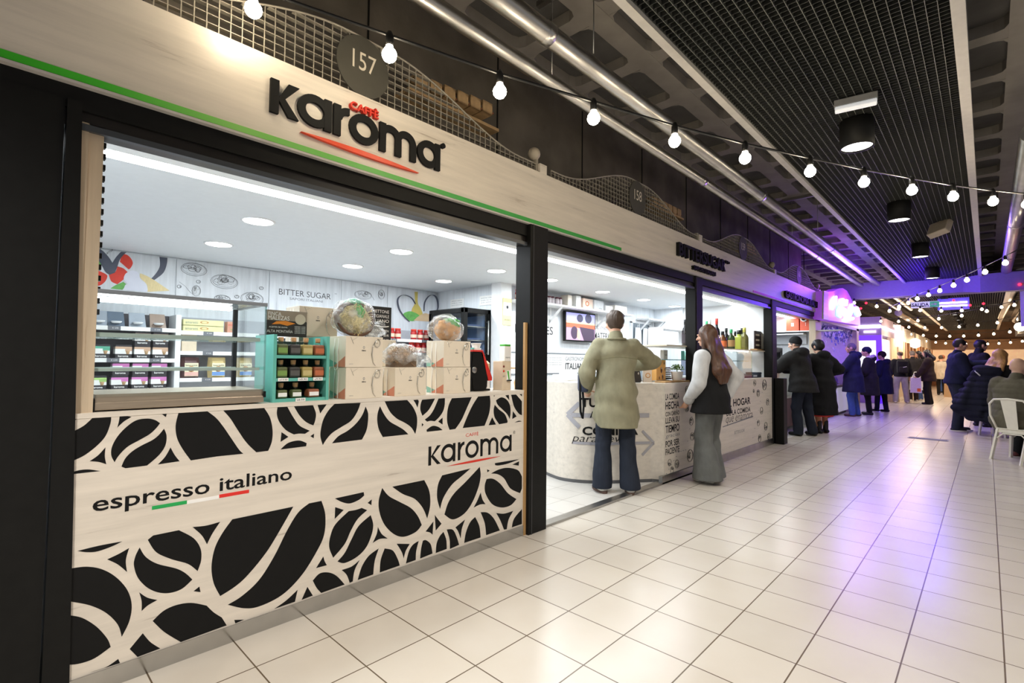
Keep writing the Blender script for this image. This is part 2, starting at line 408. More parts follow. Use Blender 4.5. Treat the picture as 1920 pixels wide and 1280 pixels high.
m1 = MB(); m1.box((-3.5, -.022, 2.398), (12.42, .05, 2.832), CREAM); o = m1.build('board', t); o.location = (0, 0, -2.4)
m1 = MB(); m1.box((-3.5, -.026, 2.402), (4.22, -.021, 2.432), FGRAD); o = m1.build('green_stripe', t); o.location = (0, 0, -2.4); o['label'] = 'bright green stripe'
m1 = MB(); m1.box((-3.5, -.03, 2.388), (12.42, .05, 2.399), EDGE); o = m1.build('bottom_edge', t); o.location = (0, 0, -2.4)
m1 = MB(); m1.prism([(8.0, -.0225, 2.402), (11.6, -.0225, 2.402), (11.6, -.0225, 2.418), (8.0, -.0225, 2.432)], (0, -.004, 0), mat('red_stripe', rgb(196, 52, 58), .4)); o = m1.build('red_stripe', t); o.location = (0, 0, -2.4); o['label'] = 'red stripe'
# black lintel box under it
mb = MB(); mb.box((-3.5, 0, 2.30), (12.3, .22, 2.39), BLACK); mb.box((.0, .02, 2.235), (12.3, .12, 2.31), mat('lintel_black', rgb(40, 36, 33), .3)); mb.box((.2, .0, 2.225), (12.3, .03, 2.25), mat('lintel_lip', rgb(60, 64, 70), .35))
mb.box((-3.5, .05, 2.35), (12.3, .36, 2.86), BLACK)
struct(mb.build('trim_6'))
# black shutter posts
for n_, x0, x1, ya, yb in (('trim_7', 2.878, 3.09, -.035, .12), ('trim_8', 5.955, 6.17, -.01, .12), ('trim_9', 8.94, 9.2, -.01, .12)):
    mb = MB(); mb.box((x0, ya, 0), (x1, yb, 2.39), BLACK, bevel=.004); mb.box((x0+.03, ya-.004, 0), (x0+.036, ya+.01, 2.39), DGREY); struct(mb.build(n_))
mb = MB(); mb.box((11.9, 0, 0), (12.4, .12, 2.39), BEIGE); struct(mb.build('trim_10'))
mb = MB(); mb.box((2.852, -.008, 0), (2.88, .012, 1.62), OAK); struct(mb.build('trim_11'))
# black panelled wall beside the first opening
mb = MB(); mb.box((-3.5, -.005, 0), (.176, .1, 2.33), BLACK); mb.prism([(.182, -.012, 0), (.262, -.012, 0), (.226, -.012, 2.33), (.182, -.012, 2.33)], (0, .1, 0), BLACK); struct(mb.build('wall_black'))
mb = MB(); mb.box((.225, .02, 1.08), (.30, .10, 2.26), BEIGE); mb.box((.225, .012, 1.08), (.252, .03, 2.26), BEIGE); struct(mb.build('trim_12'))
mb = MB(); mb.box((.29, .11, 1.5), (.306, .125, 2.25), BLACKM)
for i in range(16): mb.box((.292, .10, 1.5+i*.047), (.318, .13, 1.522+i*.047), BLACKM)
tag(mb.build('shutter_chain'), 'black notched shutter guide inside the beige jamb', 'shutter guide')
# steel threshold of the entrance
mb = MB(); mb.box((3.09, -.012, 0), (5.96, .075, .018), STEELD); struct(mb.build('trim_13'))

# world beyond: aisle, far stalls, opposite side, end wall
FARW = mat('far_wall', rgb(150, 120, 96), .8, var=.2, scale=2)
mb = MB(); mb.box((43, -9, 0), (43.2, 6, 4.3), FARW); struct(mb.build('wall_far'))
mb = MB(); mb.box((16.76, 2.45, 0), (21, 2.55, 4.0), CONC); struct(mb.build('wall_aisle'))
mb = MB(); mb.box((10, -6.2, 0), (46, -6.1, 4.3), CONC); struct(mb.build('wall_right'))

# ---------------------------------------------------------------- corridor lamps
cl = None
spots = [(2.1, 'hanging nearest'), (5.05, 'a'), (8.0, 'b'), (10.97, 'c'), (13.85, 'd')]
labs = ['', 'black cylinder ceiling lamp nearest the white emergency light', 'black cylinder ceiling lamp second along the grid ceiling', 'black cylinder ceiling lamp third along, past the tilted speaker box', 'black cylinder ceiling lamp nearest the purple beam']
for i, (x, _) in enumerate(spots):
    y = -1.84+.005*x
    if i:
        if cl is None:
            cl = thing('cylinder_lamp', labs[i], 'lamp', (x, y, 3.4), 0, 'black cylinder lamps under the grid ceiling')
            m1 = MB(); m1.lathe([(.12, 0), (.125, -.01), (.125, -.235), (.113, -.235), (.11, -.19)], BLACK, seg=28, cap=False); m1.lathe([(.001, -.001), (.12, 0)], BLACK, seg=28, cap=False); m1.build('housing', cl)
            m1 = MB(); m1.lathe([(.002, -.215), (.113, -.222)], mat('lamp_diffuser', (1, 1, 1), .5, emit=5, ecol=(1, .97, .95), var=0), seg=28, cap=False); m1.build('diffuser', cl)
        else: dup(cl, (x, y, 3.4), labs[i])
    lamp('cylinder_light', 'SPOT', (x, y, 3.15), (215, 112, 115, 115, 85)[i], NEUT, .11, spot=2.4, blend=.8)
lamp('cylinder_light', 'SPOT', (-.9, -1.85, 3.15), 400, NEUT, .11, spot=2.4, blend=.8)
for k, x in enumerate((18.5, 21.5, 24.5, 27.5, 30.5, 33.5)):
    dup(cl, (x, -1.75, 3.4), 'small distant black cylinder lamp beyond the purple beam, %s of the row' % ('first', 'second', 'third', 'fourth', 'fifth', 'last')[k])
    lamp('cylinder_light', 'SPOT', (x, -1.75, 3.15), 200, (1, .85, .7), .11, spot=2.5, blend=.8)
# purple light of the neon stall
lamp('neon_glow', 'POINT', (14.2, -.5, 2.7), 60, (.24, .04, 1), .25)
lamp('neon_glow', 'POINT', (14.6, -1.5, 2.95), 130, (.06, .0, 1), .3)  # blue lamp added without a fixture to colour the beam
lamp('neon_glow', 'POINT', (12.6, -.45, 3.1), 34, (.42, .10, 1), .2)
lamp('neon_glow', 'POINT', (18.5, -.6, 2.6), 60, (.45, .25, 1), .25)
# warm light of the far stalls
for x, y, p in ((22, -.7, 40), (27, -.6, 60), (33, -.6, 60), (38, -1.5, 80), (23, -3.2, 40), (29, -4.0, 60), (35, -4.0, 60)):
    lamp('stall_glow', 'POINT', (x, y, 2.4), p, (1, .72, .45), .3)
# ---------------------------------------------------------------- ventilation pipes under the ceiling
GALV = mat('galvanised_sheet', (.60, .58, .55), .33, 1, var=.12, scale=5, bump=.06, bscale=25)
def duct(name, label, pts, r, joints, group=None):
    t = thing(name, label, 'pipe', pts[0], 0, group); P0 = Vector(pts[0])
    m1 = MB(); m1.tube(pts, r, GALV, 20); o = m1.build('pipe', t, P0); o.location = (0, 0, 0)
    d = (Vector(pts[-1])-P0).normalized()
    for j in joints:
        m1 = MB(); c = P0+d*j
        m1.tube([c-d*.035, c-d*.03, c+d*.03, c+d*.035], [r, r+.006, r+.006, r], GALV, 20, caps=False); o = m1.build('joint_collar', t, P0); o.location = (0, 0, 0)
    return t
duct('ventilation_pipe', 'round metal ventilation pipe nearer the dark upper wall', [(-3, -.29, 3.41), (24, -.15, 3.41)], .052, [4.2, 8.6, 14, 19])
duct('ventilation_pipe', 'round metal ventilation pipe nearer the grid ceiling', [(-3, -.59, 3.42), (24, -.53, 3.42)], .066, [5.4, 9.6, 13.5, 19])
duct('ventilation_pipe', 'purple-lit metal pipe beside the right edge of the grid ceiling', [(6.5, -2.93, 3.45), (15.6, -2.93, 3.45)], .09, [4, 7])
duct('ventilation_pipe', 'metal pipe behind the beam over the far tables', [(16.8, -3.2, 3.5), (34, -3.0, 3.5)], .13, [3, 7, 11])
duct('ventilation_pipe', 'outer metal pipe behind the beam over the far tables', [(16.8, -3.8, 3.5), (34, -3.6, 3.5)], .13, [3, 7, 11])
duct('ventilation_pipe', 'bare duct over the far left stalls', [(24, -.15, 3.3), (36, -.15, 3.3)], .12, [3, 7])
# pipe hangers
for k, x in enumerate((2.75, 8.9)):
    t = thing('pipe_hanger', ('slotted metal rail with two thin rods carrying the pipes, near the first stall', 'slotted metal rail with two thin rods carrying the pipes, farther along')[k], 'pipe hanger', (x, -.5, 3.9), 0)
    m1 = MB(); m1.box((-.02, -.5, .06), (.02, .3, .10), STEELD); m1.build('rail', t)
    for y in (-.2, .16):
        m1 = MB(); m1.tube([(0, y, -.5), (0, y, .06)], .004, STEELD, 6); m1.build('rod', t)

# ---------------------------------------------------------------- fixtures under the grid ceiling
t = thing('emergency_light', 'white oblong emergency light on the grid ceiling', 'light', at(1604, 190, Z=3.36)); t.rotation_euler = (0, 0, math.radians(-80))
m1 = MB(); m1.box((-.14, -.03, -.02), (.14, .03, .035), mat('fixture_grey', rgb(150, 150, 148), .5), bevel=.006); m1.build('body', t)
m1 = MB(); m1.box((-.135, -.034, -.055), (.135, .034, -.02), mat('fixture_white', rgb(240, 240, 240), .4, emit=.35, ecol=(.9, .95, 1)), bevel=.01); m1.build('cover', t)
t = thing('speaker_box', 'small pale tilted speaker box under the grid ceiling', 'speaker', at(1762, 428, Z=3.3)); t.rotation_euler = (math.radians(35), math.radians(10), math.radians(60))
m1 = MB(); m1.box((-.13, -.05, -.11), (.13, .05, .11), mat('speaker_beige', rgb(196, 182, 160), .5), bevel=.012); m1.build('cabinet', t)
m1 = MB(); m1.box((-.11, -.056, -.09), (.11, -.05, .09), mat('speaker_cloth', rgb(170, 150, 122), .8)); m1.build('grille', t)
m1 = MB(); m1.tube([(0, 0, .1), (0, .03, .2)], .01, BLACK, 6); m1.build('bracket', t)

# ---------------------------------------------------------------- festoon lights
SOCK = mat('socket_black', rgb(20, 20, 20), .4)
_bulb = {}
def festoon(label, P, light=0, r=.03, far=False):
    t = thing('string_light', label, 'string lights', P[0]); P0 = Vector(P[0]); P = [Vector(p) for p in P]
    m1 = MB(); top = [p+Vector((0, 0, .1)) for p in P]; m1.tube(top, .0045 if r < .034 else .008, SOCK, 6); o = m1.build('cable', t, P0); o.location = (0, 0, 0)
    for i, p in enumerate(P):
        key = (r, far, light)
        if key not in _bulb:
            m1 = MB(); m1.lathe([(.001, -r), (r*.38, -r*.925), (r*.7, -r*.71), (r*.92, -r*.38), (r, 0), (r*.93, r*.37), (r*.74, r*.68), (r*.52, r*.95), (r*.46, r*1.25)], BULBF if far else BULB if light > 4 else BULBM, seg=18); b = m1.build('bulb', t)
            m1 = MB(); m1.lathe([(r*.5, r*1.25), (r*.55, r*1.5), (r*.55, r*2.6), (r*.3, r*3.2)], SOCK, seg=10); s_ = m1.build('socket', b)
            _bulb[key] = (b, s_)
        else:
            b = _bulb[key][0].copy(); C.objects.link(b); b.parent = t
            s_ = _bulb[key][1].copy(); C.objects.link(s_); s_.parent = b
        b.location = p-P0
    return t
def on_vertical(A, B, pix):
    n = np.array([-(B[1]-A[1]), B[0]-A[0]]); out = []
    for x, y in pix:
        d = AX_R*((x-960)/FPX)+AX_U*((640-y)/FPX)+AX_F
        t = ((np.array(A)-CAM[:2])@n)/(d[:2]@n); out.append(Vector(CAM+t*d))
    return out
festoon('nearest string of warm bulbs crossing from the fascia to the grid ceiling', on_vertical((.78, -.2), (6.1, -2.62), [(238, -62), (475, 18), (730, 103), (937, 172), (1113, 222), (1265, 265), (1397, 297), (1519, 322), (1620, 342), (1710, 357), (1787, 369), (1862, 378), (1925, 383)]), 5, .037)
festoon('string of bulbs rising toward the right below the purple beam', on_vertical((16.0, -.7), (10.2, -2.9), [(1668, 583), (1686, 575), (1703, 568), (1720, 560), (1741, 553), (1762, 545), (1788, 535), (1813, 525), (1847, 510), (1885, 493), (1930, 470)]), 3, .036)
def far_string(label, a, b, n, sag, r=.05):
    a, b = Vector(a), Vector(b)
    festoon(label, [a.lerp(b, i/(n-1))-Vector((0, 0, sag*(1-(2*i/(n-1)-1)**2))) for i in range(n)], 0, r, True)
far_string('string of bulbs between the neon sign and the exit sign', (15.4, -.12, 2.9), (19.5, -2.9, 2.95), 8, .15, .038)
far_string('string of bulbs starting above the purple side stall', (20, -.1, 2.72), (17.2, -3.6, 2.95), 8, .18, .038)
far_string('distant string of bulbs behind the exit sign', (24, .0, 2.8), (22.5, -3.8, 2.9), 9, .2, .042)
far_string('distant string of bulbs over the middle of the crowd', (30, .0, 2.75), (28, -4.2, 2.85), 10, .22, .05)
far_string('farthest string of bulbs before the end bar', (38, .0, 2.7), (37, -4.8, 2.75), 12, .25, .055)
# ---------------------------------------------------------------- letters of the coffee logo
def band(mb, cx, cz, rx, rz, t, a0, a1, y, d, m, n=28):
    """part of a ring of stroke t, standing in the facade plane"""
    full = abs(a1-a0) >= 2*PI-.01
    k = mb.mi(m); rows = []
    for i in range(n+(0 if full else 1)):
        a = a0+(a1-a0)*i/n; c, s = math.cos(a), math.sin(a)
        q = [(cx+rx*c, y-d, cz+rz*s), (cx+(rx-t)*c, y-d, cz+(rz-t)*s), (cx+(rx-t)*c, y, cz+(rz-t)*s), (cx+rx*c, y, cz+rz*s)]
        rows.append([mb.bm.verts.new(p) for p in q])
    N = len(rows)
    for i in range(N if full else N-1):
        A, B = rows[i], rows[(i+1) % N]
        for j in range(4):
            f = mb.bm.faces.new((A[j], A[(j+1) % 4], B[(j+1) % 4], B[j])); f.material_index = k
    if not full:
        for r in (rows[0], rows[-1]):
            f = mb.bm.faces.new(r); f.material_index = k
def letter(mb, ch, x0, x1, z0, z1, t, y, d, m):
    w_, h = x1-x0, z1-z0
    st = lambda a, b, zb=z0, zt=z1: mb.box((a, y-d*1.06, zb), (b, y, zt), m)
    if ch == 'k':
        st(x0, x0+t); zm = z0+h*.45
        mb.prism([(x0+t*.9, y, zm), (x1-t*1.35, y, z1), (x1, y, z1), (x0+t*1.75, y, zm+h*.06), (x1, y, z0), (x1-t*1.3, y, z0), (x0+t*.9, y, zm)][:6], (0, -d, 0), m)
    if ch in 'ao':
        cx = (x0+x1)/2; band(mb, cx, (z0+z1)/2, w_/2, h/2, t, 0, 2*PI, y, d, m)
        if ch == 'a': st(x1-t, x1)
    if ch == 'r':
        st(x0, x0+t); band(mb, x1, z0+h*.5, w_-t*.2, h*.5, t*.95, PI*.5, PI*.93, y, d, m, 10)
    if ch == 'm':
        st(x0, x0+t); r = (w_-t)/4+t/2; hh = h*.42
        for k in (0, 1):
            a = x0+t/2+k*(w_-t)/2-t/2
            band(mb, a+r, z1-hh, r, hh, t, 0, PI, y, d*(1-.05*k), m, 18)
            st(a+2*r-t, a+2*r, z0, z1-hh+.001)
def logo(px, y, zb, zt, t, d, m, one=None):
    """px: left/right pixel of every letter on the plane y; returns one mesh builder per letter"""
    out = []
    for ch, a, b in zip('karoma', px[::2], px[1::2]):
        mb = one or MB(); letter(mb, ch, a, b, zb, zt, t, y, d, m); out.append(mb)
    return out
def X_(px, py, Y): return at(px, py, Y=Y).x

# big logo on the fascia
F = -.042
t = thing('shop_sign', 'raised black coffee shop logo karoma with small red word and orange swoosh', 'sign', (1.45, -.022, 2.6))
xs = [X_(p, q, F) for p, q in ((507.7, 180), (562, 190), (559, 200), (622.5, 220), (626.8, 220), (656, 230), (656, 240), (710.5, 250), (713, 250), (781, 280), (783.8, 290), (826, 300))]
for m1 in logo(xs, -.022, 2.546, 2.716, .041, .018, BLACKM):
    o = m1.build('letter', t); o.location = (-1.45, .022, -2.6)
m1 = MB(); a, b = at(656.7, 204, Y=F), at(709.6, 223, Y=F); z = (a.z+b.z)/2
text(m1, 'CAFFÈ', (a.x, -.022, z), (b.x, -.022, z), .056, REDL, bold=.02, solid=.025); o = m1.build('small_word', t); o.location = (-1.45, .022, -2.6); o['label'] = 'small red word'
m1 = MB(); a, b = at(565, 246, Y=F), at(786, 324, Y=F)
P = [(a.x+(b.x-a.x)*i/24, -.022, a.z+(b.z-a.z)*i/24+s*.0135*math.sin(PI*min(1, max(0, i/24)))**.8) for s, R in ((1, range(25)), (-1, range(23, 0, -1))) for i in R]
m1.prism(P, (0, -.02, 0), mat('orange_swoosh', rgb(232, 74, 34), .4)); o = m1.build('swoosh', t); o.location = (-1.45, .022, -2.6); o['label'] = 'orange swoosh'
m1 = MB(); c = at(832, 273, Y=F); m1.lathe([(.001, .02), (.017, .02), (.017, 0)], BLACKM, (c.x, -.022, c.z), 16, Matrix.Rotation(PI/2, 4, 'X')); o = m1.build('dot', t); o.location = (-1.45, .022, -2.6)
# other raised signs
def raised(name, label, cat, rows, col):
    a0 = at(*rows[0][1], Y=F); t = thing(name, label, cat, (a0.x, -.022, a0.z))
    for body, pa, pb, h, nm in rows:
        a, b = at(*pa, Y=F), at(*pb, Y=F); z = (a.z+b.z)/2
        m1 = MB(); text(m1, body, (a.x, -.022, z), (b.x, -.022, z), h, col, bold=.025, solid=.04); o = m1.build(nm, t); o.location = (-a0.x, .022, -a0.z)
raised('shop_sign', 'raised dark letters reading BITTERSUGAR over a smaller line, on the fascia', 'sign', [('BITTERSUGAR', (1270.8, 479), (1358, 509), .155, 'lettering'), ('SAPORI ITALIANI', (1299, 505), (1340, 517.5), .05, 'small_line'), ('TM', (1358, 492), (1366, 495), .03, 'trademark')], BLACKM)
raised('shop_sign', 'raised dark letters reading GASTRONOMIA ITALIANA near the end of the fascia', 'sign', [('GASTRONOMIA ITALIANA', (1471.5, 557), (1538, 580), .13, 'lettering')], BLACKM)

# ---------------------------------------------------------------- wavy mesh screens above the fascia
MESHM = mat('mesh_bar', rgb(150, 144, 132), .5); MESHD = mat('mesh_bar_shade', rgb(96, 94, 88), .55); PLATE = mat('plate_grey', rgb(70, 68, 60), .6)
def wave(u):
    v = min(1, max(0, (abs(u-1.48)-.12)/1.2)); return .065+.285*(.5+.5*math.cos(PI*v))
def mesh_screen(x0, label, num, first=False):
    t = thing('mesh_screen', label, 'screen', (x0, 0, 2.832), 0, 'wavy mesh screens on the fascia'); m1 = MB(); L = 2.93
    n = int(L/.05)
    for i in range(n+1):
        u = .04+L*i/n; m1.box((u-.0022, -.004, 0), (u+.0022, .0, wave(u)), MESHM)
    for j in range(1, 9):
        z = j*.043; seg = []
        us = [.04+L*i/120 for i in range(121)]
        run = None
        for u in us+[99]:
            ok = u < 90 and wave(u) > z
            if ok and run is None: run = u
            if not ok and run is not None:
                m1.prism([(run, 0, z), (run, 0, z+.004), (run, .03, z+.007), (run, .03, z+.003)], (last-run, 0, 0), MESHM); run = None
            last = u
    m1.tube([(.04+L*i/60, -.002, wave(.04+L*i/60)) for i in range(61)], .006, MESHM, 6)
    m1.build('mesh', t)
    m1 = MB(); pts = [(1.44+.165*math.cos(2*PI*i/32), -.012, .175+.175*math.sin(2*PI*i/32)) for i in range(32)]
    m1.prism(pts, (0, .006, 0), PLATE); text(m1, num, (1.37, -.0125, .15), (1.52, -.0125, .15), .105, mat('plate_number', rgb(214, 206, 190), .5)); o = m1.build('number_plate', t); o['label'] = 'dark oval plate with the number '+num
    return t
mesh_screen(.0, 'wavy metal mesh screen with the number 157 plate', '157')
mesh_screen(3.12, 'wavy metal mesh screen with the number 158 plate', '158')
mesh_screen(6.18, 'wavy metal mesh screen with the number 159 plate', '159')
mesh_screen(9.2, 'wavy metal mesh screen farthest along, with purple-lit plate', '160')
fin = thing('finial', 'round knob on a short white post between screens 157 and 158', 'finial', (3.0, 0, 2.832), 0, 'finial posts of the fascia')
m1 = MB(); m1.box((.0, -.02, 0), (.085, .03, .075), CREAM); m1.build('post', fin)
m1 = MB(); m1.box((-.03, .0, 0), (.0, .04, .12), MESHM); m1.build('stem', fin)
m1 = MB(); m1.ball((-.03, .02, .15), .052, mat('knob', rgb(168, 158, 142), .5)); m1.build('knob', fin)
dup(fin, (9.1, 0, 2.832), 'round knob on a short post between screen 159 and the last screen')
dup(fin, (12.2, 0, 2.832), 'round knob on a short post at the end of the fascia by the neon sign')
t = thing('finial', 'short white post without a knob between screens 158 and 159', 'finial', (6.06, 0, 2.832)); m1 = MB(); m1.box((.0, -.02, 0), (.085, .03, .085), CREAM); m1.build('post', t); m1 = MB(); m1.box((-.04, -.01, 0), (.0, .03, .1), MESHM); m1.build('stem', t)
# wooden boxes lying on the stall roof behind the screens
WCR = mat('crate_wood', rgb(176, 146, 106), .6, var=.15)
blk = None
for g, (x0, n, lab) in enumerate(((2.0, 6, 'behind screen 157'), (5.35, 6, 'behind screen 158'), (8.5, 3, 'behind screen 159'))):
    for i in range(n):
        loc = (x0+i*.125, .25, 3.19+.012*i if g == 0 else 3.17)
        l = 'small open wooden block on the wall %s, %s of its row' % (lab, ('first', 'second', 'third', 'fourth', 'fifth', 'last')[i])
        if blk is None:
            blk = thing('wooden_block', l, 'block', loc, 0, 'wooden blocks behind the screens'); m1 = MB()
            m1.box((-.05, -.05, 0), (.05, -.035, .09), WCR); m1.box((-.05, -.05, .075), (-.02, .09, .09), WCR); m1.box((.02, -.05, .075), (.05, .09, .09), WCR); m1.box((-.05, -.05, 0), (.05, .09, .012), WCR); m1.box((-.02, .05, .075), (.02, .09, .09), WCR)
            m1.build('box', blk); m1 = MB(); m1.tube([(.06, -.05, .02), (.062, .02, .05), (.06, .1, .1)], .007, mat('rust', rgb(110, 62, 40), .8), 6); m1.build('hook', blk)
        else: dup(blk, loc, l)
    mb = MB(); mb.box((x0-.1, .2, 3.145), (x0+n*.125, .375, 3.168), WCR); tag(mb.build('shelf_rail'), 'wooden rail carrying the %s of small blocks %s' % (('wide row', 'middle row', 'short row')[g], lab), 'rail', 'block rails')

# ---------------------------------------------------------------- the coffee counter
BEANS = [
 (120, 760, 7.385, ["150,178! 190,178! 150,208!", "146,350! 280,275 400,165! 655,150! 640,260 570,430 440,570 280,690 140,758!", "770,148! 865,142! 935,158! 830,220 738,305! 760,220",
  "1330,245! 1260,200 1150,180 1000,205 860,300 740,430 665,570 655,690 700,785! 760,690 880,570 1040,480 1180,400 1270,320", "1385,320! 1420,420 1400,560 1310,690 1150,830! 850,868! 795,845! 850,730 950,630 1080,550 1220,480 1310,410",
  "575,578! 470,690 355,770! 480,780 585,812! 565,700", "133,915! 230,892 350,885 505,908! 330,925 133,948!", "1350,115! 1425,105! 1410,160!", "1475,580! 1530,680 1600,770! 1300,815! 1400,710"]),
 (360, 730, 7.385, ["-187,321! 0,310! 205,295! 330,390 430,510 540,670 650,830 710,888! 350,925! -17,981! -132,821 -207,671 -227,501", "428,285! 1000,255! 1080,390 1115,560 1105,720 1055,848! 890,868! 750,730 620,540 530,400",
  "1185,243! 1320,238! 1400,380 1490,500 1630,570! 1565,612! 1480,610 1410,622! 1300,560 1210,450 1175,340", "1412,232! 1675,218! 1715,330 1705,430 1680,497! 1580,450 1490,360", "1740,213! 1865,205! 1775,330!", "1240,590! 1335,655! 1225,725!", "1690,610! 1640,645! 1685,675!", "1225,830! 1330,740 1480,705 1588,742! 1580,785!"]),
 (600, 730, 9.6, ["260,260! 730,240! 670,400 560,560 390,670 220,780 120,890 50,1000! 10,860 15,720 60,540 150,380", "820,305! 865,430 860,600 830,750 755,900! 215,968! 330,840 500,740 650,610 760,460", "1080,300! 1150,440 1250,570 1400,660 1500,720 1590,805! 1130,855! 1060,720 1030,560 1040,420",
  "1165,213! 1570,190! 1670,310 1740,470 1745,640 1715,800! 1640,680 1530,600 1380,520 1260,400", "1680,188! 1765,182! 1778,215! 1755,325! 1720,250"]),
 (780, 730, 9.143, ["105,175! 325,155! 260,280 200,370 110,450! 75,350 80,250", "385,155! 495,148! 490,270 460,380 390,480 320,545! 250,535 190,550! 150,515! 240,440 310,330", "615,150! 955,130! 870,320 780,520 675,675! 575,690! 535,560 535,400 560,270", "1065,120! 1265,105! 1275,240 1250,420 1175,620! 800,660! 880,460 970,270",
  "1305,475! 1370,600! 1245,612!", "455,480! 380,550! 455,600!", "100,575! 130,600! 100,635!", "180,690! 280,625 380,640 455,695! 185,725!", "1370,185! 1460,135 1550,170 1610,270 1620,400 1605,505! 1560,420 1470,330 1400,260", "1350,260! 1420,340 1520,420 1570,540! 1565,570! 1425,595! 1350,480 1330,360",
  "1530,100! 1590,92! 1600,185!", "1630,90! 1715,85! 1780,160 1815,205! 1815,440! 1760,410 1680,290", "1660,370! 1725,460! 1650,505!", "1690,565! 1760,535 1815,545!", "1775,80! 1815,77! 1815,118!", "1330,105! 1350,100! 1340,125!"]),
 (120, 980, 4.571, ["115,240! 300,195 500,158! 400,205 280,245 190,250", "558,215! 530,320 540,420! 460,355 370,312! 470,265", "58,390! 190,375 320,395 440,460 540,570 580,700 560,840 495,975! 460,870 360,770 220,705 48,672!", "46,790! 160,815 280,890 370,990 400,1062! 260,1160 130,1205 33,1215!",
  "648,210! 700,290 800,350 960,390 1040,430 1100,485! 1000,570 870,602 740,570 640,480 600,370 610,290", "765,107! 985,62! 1110,130 1170,220 1175,320 1145,412! 1060,350 920,310 790,250 718,145!", "645,595! 715,640 800,660! 720,705 665,755! 665,670", "1110,585! 1160,545! 1170,592!", "675,945! 740,1020 825,1075! 630,1148! 563,1080!", "232,1278! 360,1235 465,1165! 480,1200!"]),
 (360, 920, 4.923, ["5,333! 130,320 260,285! 190,390 138,492! 90,410", "-363,1200! -266,1109 -148,1054 -8,1033 135,1058! 200,1120 275,1168! 320,1240! -104,1394! -255,1302", "372,262! 935,145! 830,330 690,560 520,770 400,880 260,970! 200,850 180,700 210,530 280,390", "1080,115! 1195,92! 1230,220 1220,400 1150,560 1010,780 830,960 620,1065 480,1082 330,1050! 460,970 620,820 760,600 880,360 980,200",
  "1212,605! 1225,650 1245,685! 1145,712!", "975,912! 950,1022! 760,1088! 870,1010", "1065,885! 1115,965! 1012,1005!", "390,1190! 480,1188! 400,1222!"]),
 (590, 890, 5.332, ["203,235! 490,172! 495,205! 440,250 350,285 270,270", "570,245! 567,302! 530,280!", "205,322! 290,350! 200,440!", "470,330! 525,352! 430,440 360,560 300,690 185,828! 145,720 160,600 210,490 340,362! 410,350", "560,402! 585,500 565,610 510,730 420,820 300,880 228,865! 300,780 370,640 440,510",
  "675,130! 740,210 850,270 960,330 1030,410 1070,500! 1010,570 890,618 790,590 700,500 650,380 640,260", "775,118! 1095,52! 1145,160 1155,300 1125,435! 1080,330 1000,240 880,190", "632,520! 670,590 730,635! 650,640 580,680! 620,590", "450,850! 400,950 380,1065! 350,1078! 320,1000 270,950! 370,915",
  "-19,1056! 50,985 140,975 220,1010 300,1095! 65,1180! 20,1130", "640,735! 600,860 585,995! 430,1050! 470,920 540,810", "700,735! 780,755 830,840 850,905! 650,975! 660,850", "820,688! 950,690! 910,760 890,835! 870,770", "1040,660! 1015,760 1010,850! 912,885! 940,770 980,700"]),
 (780, 850, 5.819, ["75,950! 110,945 160,990 180,1090! 45,1145! 55,1040", "285,238! 595,162! 500,245 390,340 300,480 262,605! 230,480 240,340", "695,145! 705,240 680,370 610,540 520,660 400,718 310,665! 350,540 420,430 540,310", "818,218! 900,175 1000,155 1110,180 1155,250! 1155,380! 1135,432! 1030,380 960,270 890,225",
  "770,278! 840,275 920,330 1000,430 1095,497! 1030,565 930,588 830,550 760,440 750,350", "860,105! 1130,60! 1000,110 900,130 862,125!", "1125,85! 1120,132! 1050,120!", "775,172! 805,185! 778,205!", "705,425! 725,500 758,552! 700,555 628,590! 670,510", "205,670! 235,710 278,765! 215,840!", "190,740! 180,885! 150,860 105,850!", "300,855! 330,940 335,1040! 215,1085! 225,980 260,900",
  "335,828! 400,830 440,900 470,995! 370,1040! 365,930", "535,720! 500,820 487,925! 460,850 430,805!", "645,692! 690,790 705,915! 525,975! 545,860 590,750", "705,640! 780,645 850,710 915,838! 765,890! 750,760", "875,648! 960,655 1060,625! 1010,720 990,825! 960,830! 920,730", "1155,605! 1155,768! 1045,805! 1070,710"]),
]
counter = thing('counter', 'low stall counter printed with black coffee beans and the words espresso italiano', 'counter', (1.55, .2, 0))
def cpart(m1, name, label=None):
    o = m1.build(name, counter); o.location = (-1.55, -.2, 0)
    if label: o['label'] = label
    return o
m1 = MB(); m1.box((.235, 0, .06), (2.853, .04, 1.08), CREAM)
for ox, oy, sc, shapes in BEANS:
    for s in shapes:
        P = [at(x, y, Y=0) for x, y in spline(s, ox, oy, sc)]
        m1.prism([(min(2.853, p.x), -.0006, max(.075, p.z)) for p in P], (0, .0007, 0), BLACKM)
def on(px, py): return at(px, py, Y=0)
a, b = on(173, 961), on(547, 902); z = (a.z+b.z)/2
xh = on(175, 939).z-on(175, 961).z
text(m1, 'espresso italiano', (a.x, -.0008, z-.3*xh), (b.x, -.0008, z-.3*xh), xh*1.78, BLACKM, bold=.012)
for pa, pb, mm in (((285, 948), (350.6, 938.3), mat('flag_green', rgb(28, 164, 82), .5)), ((350.6, 938.3), (411, 928), WHITEP), ((411, 927), (467, 917.5), mat('flag_red', rgb(222, 44, 36), .5))):
    a, b = on(*pa), on(*pb); z = (a.z+b.z)/2; m1.box((a.x, -.0008, z-.0155), (b.x, 0, z), mm)
lx = [on(760+x/8, 770+y/8).x for x, y in ((345, 700), (530, 650), (535, 630), (750, 600), (787, 600), (885, 580), (900, 570), (1100, 550), (1125, 540), (1393, 520), (1420, 490), (1593, 480))]
zb, zt = on(760+1593/8, 770+608/8).z, on(760+1593/8, 770+368/8).z
zb2, zt2 = on(760+345/8, 770+812/8).z, on(760+345/8, 770+525/8).z
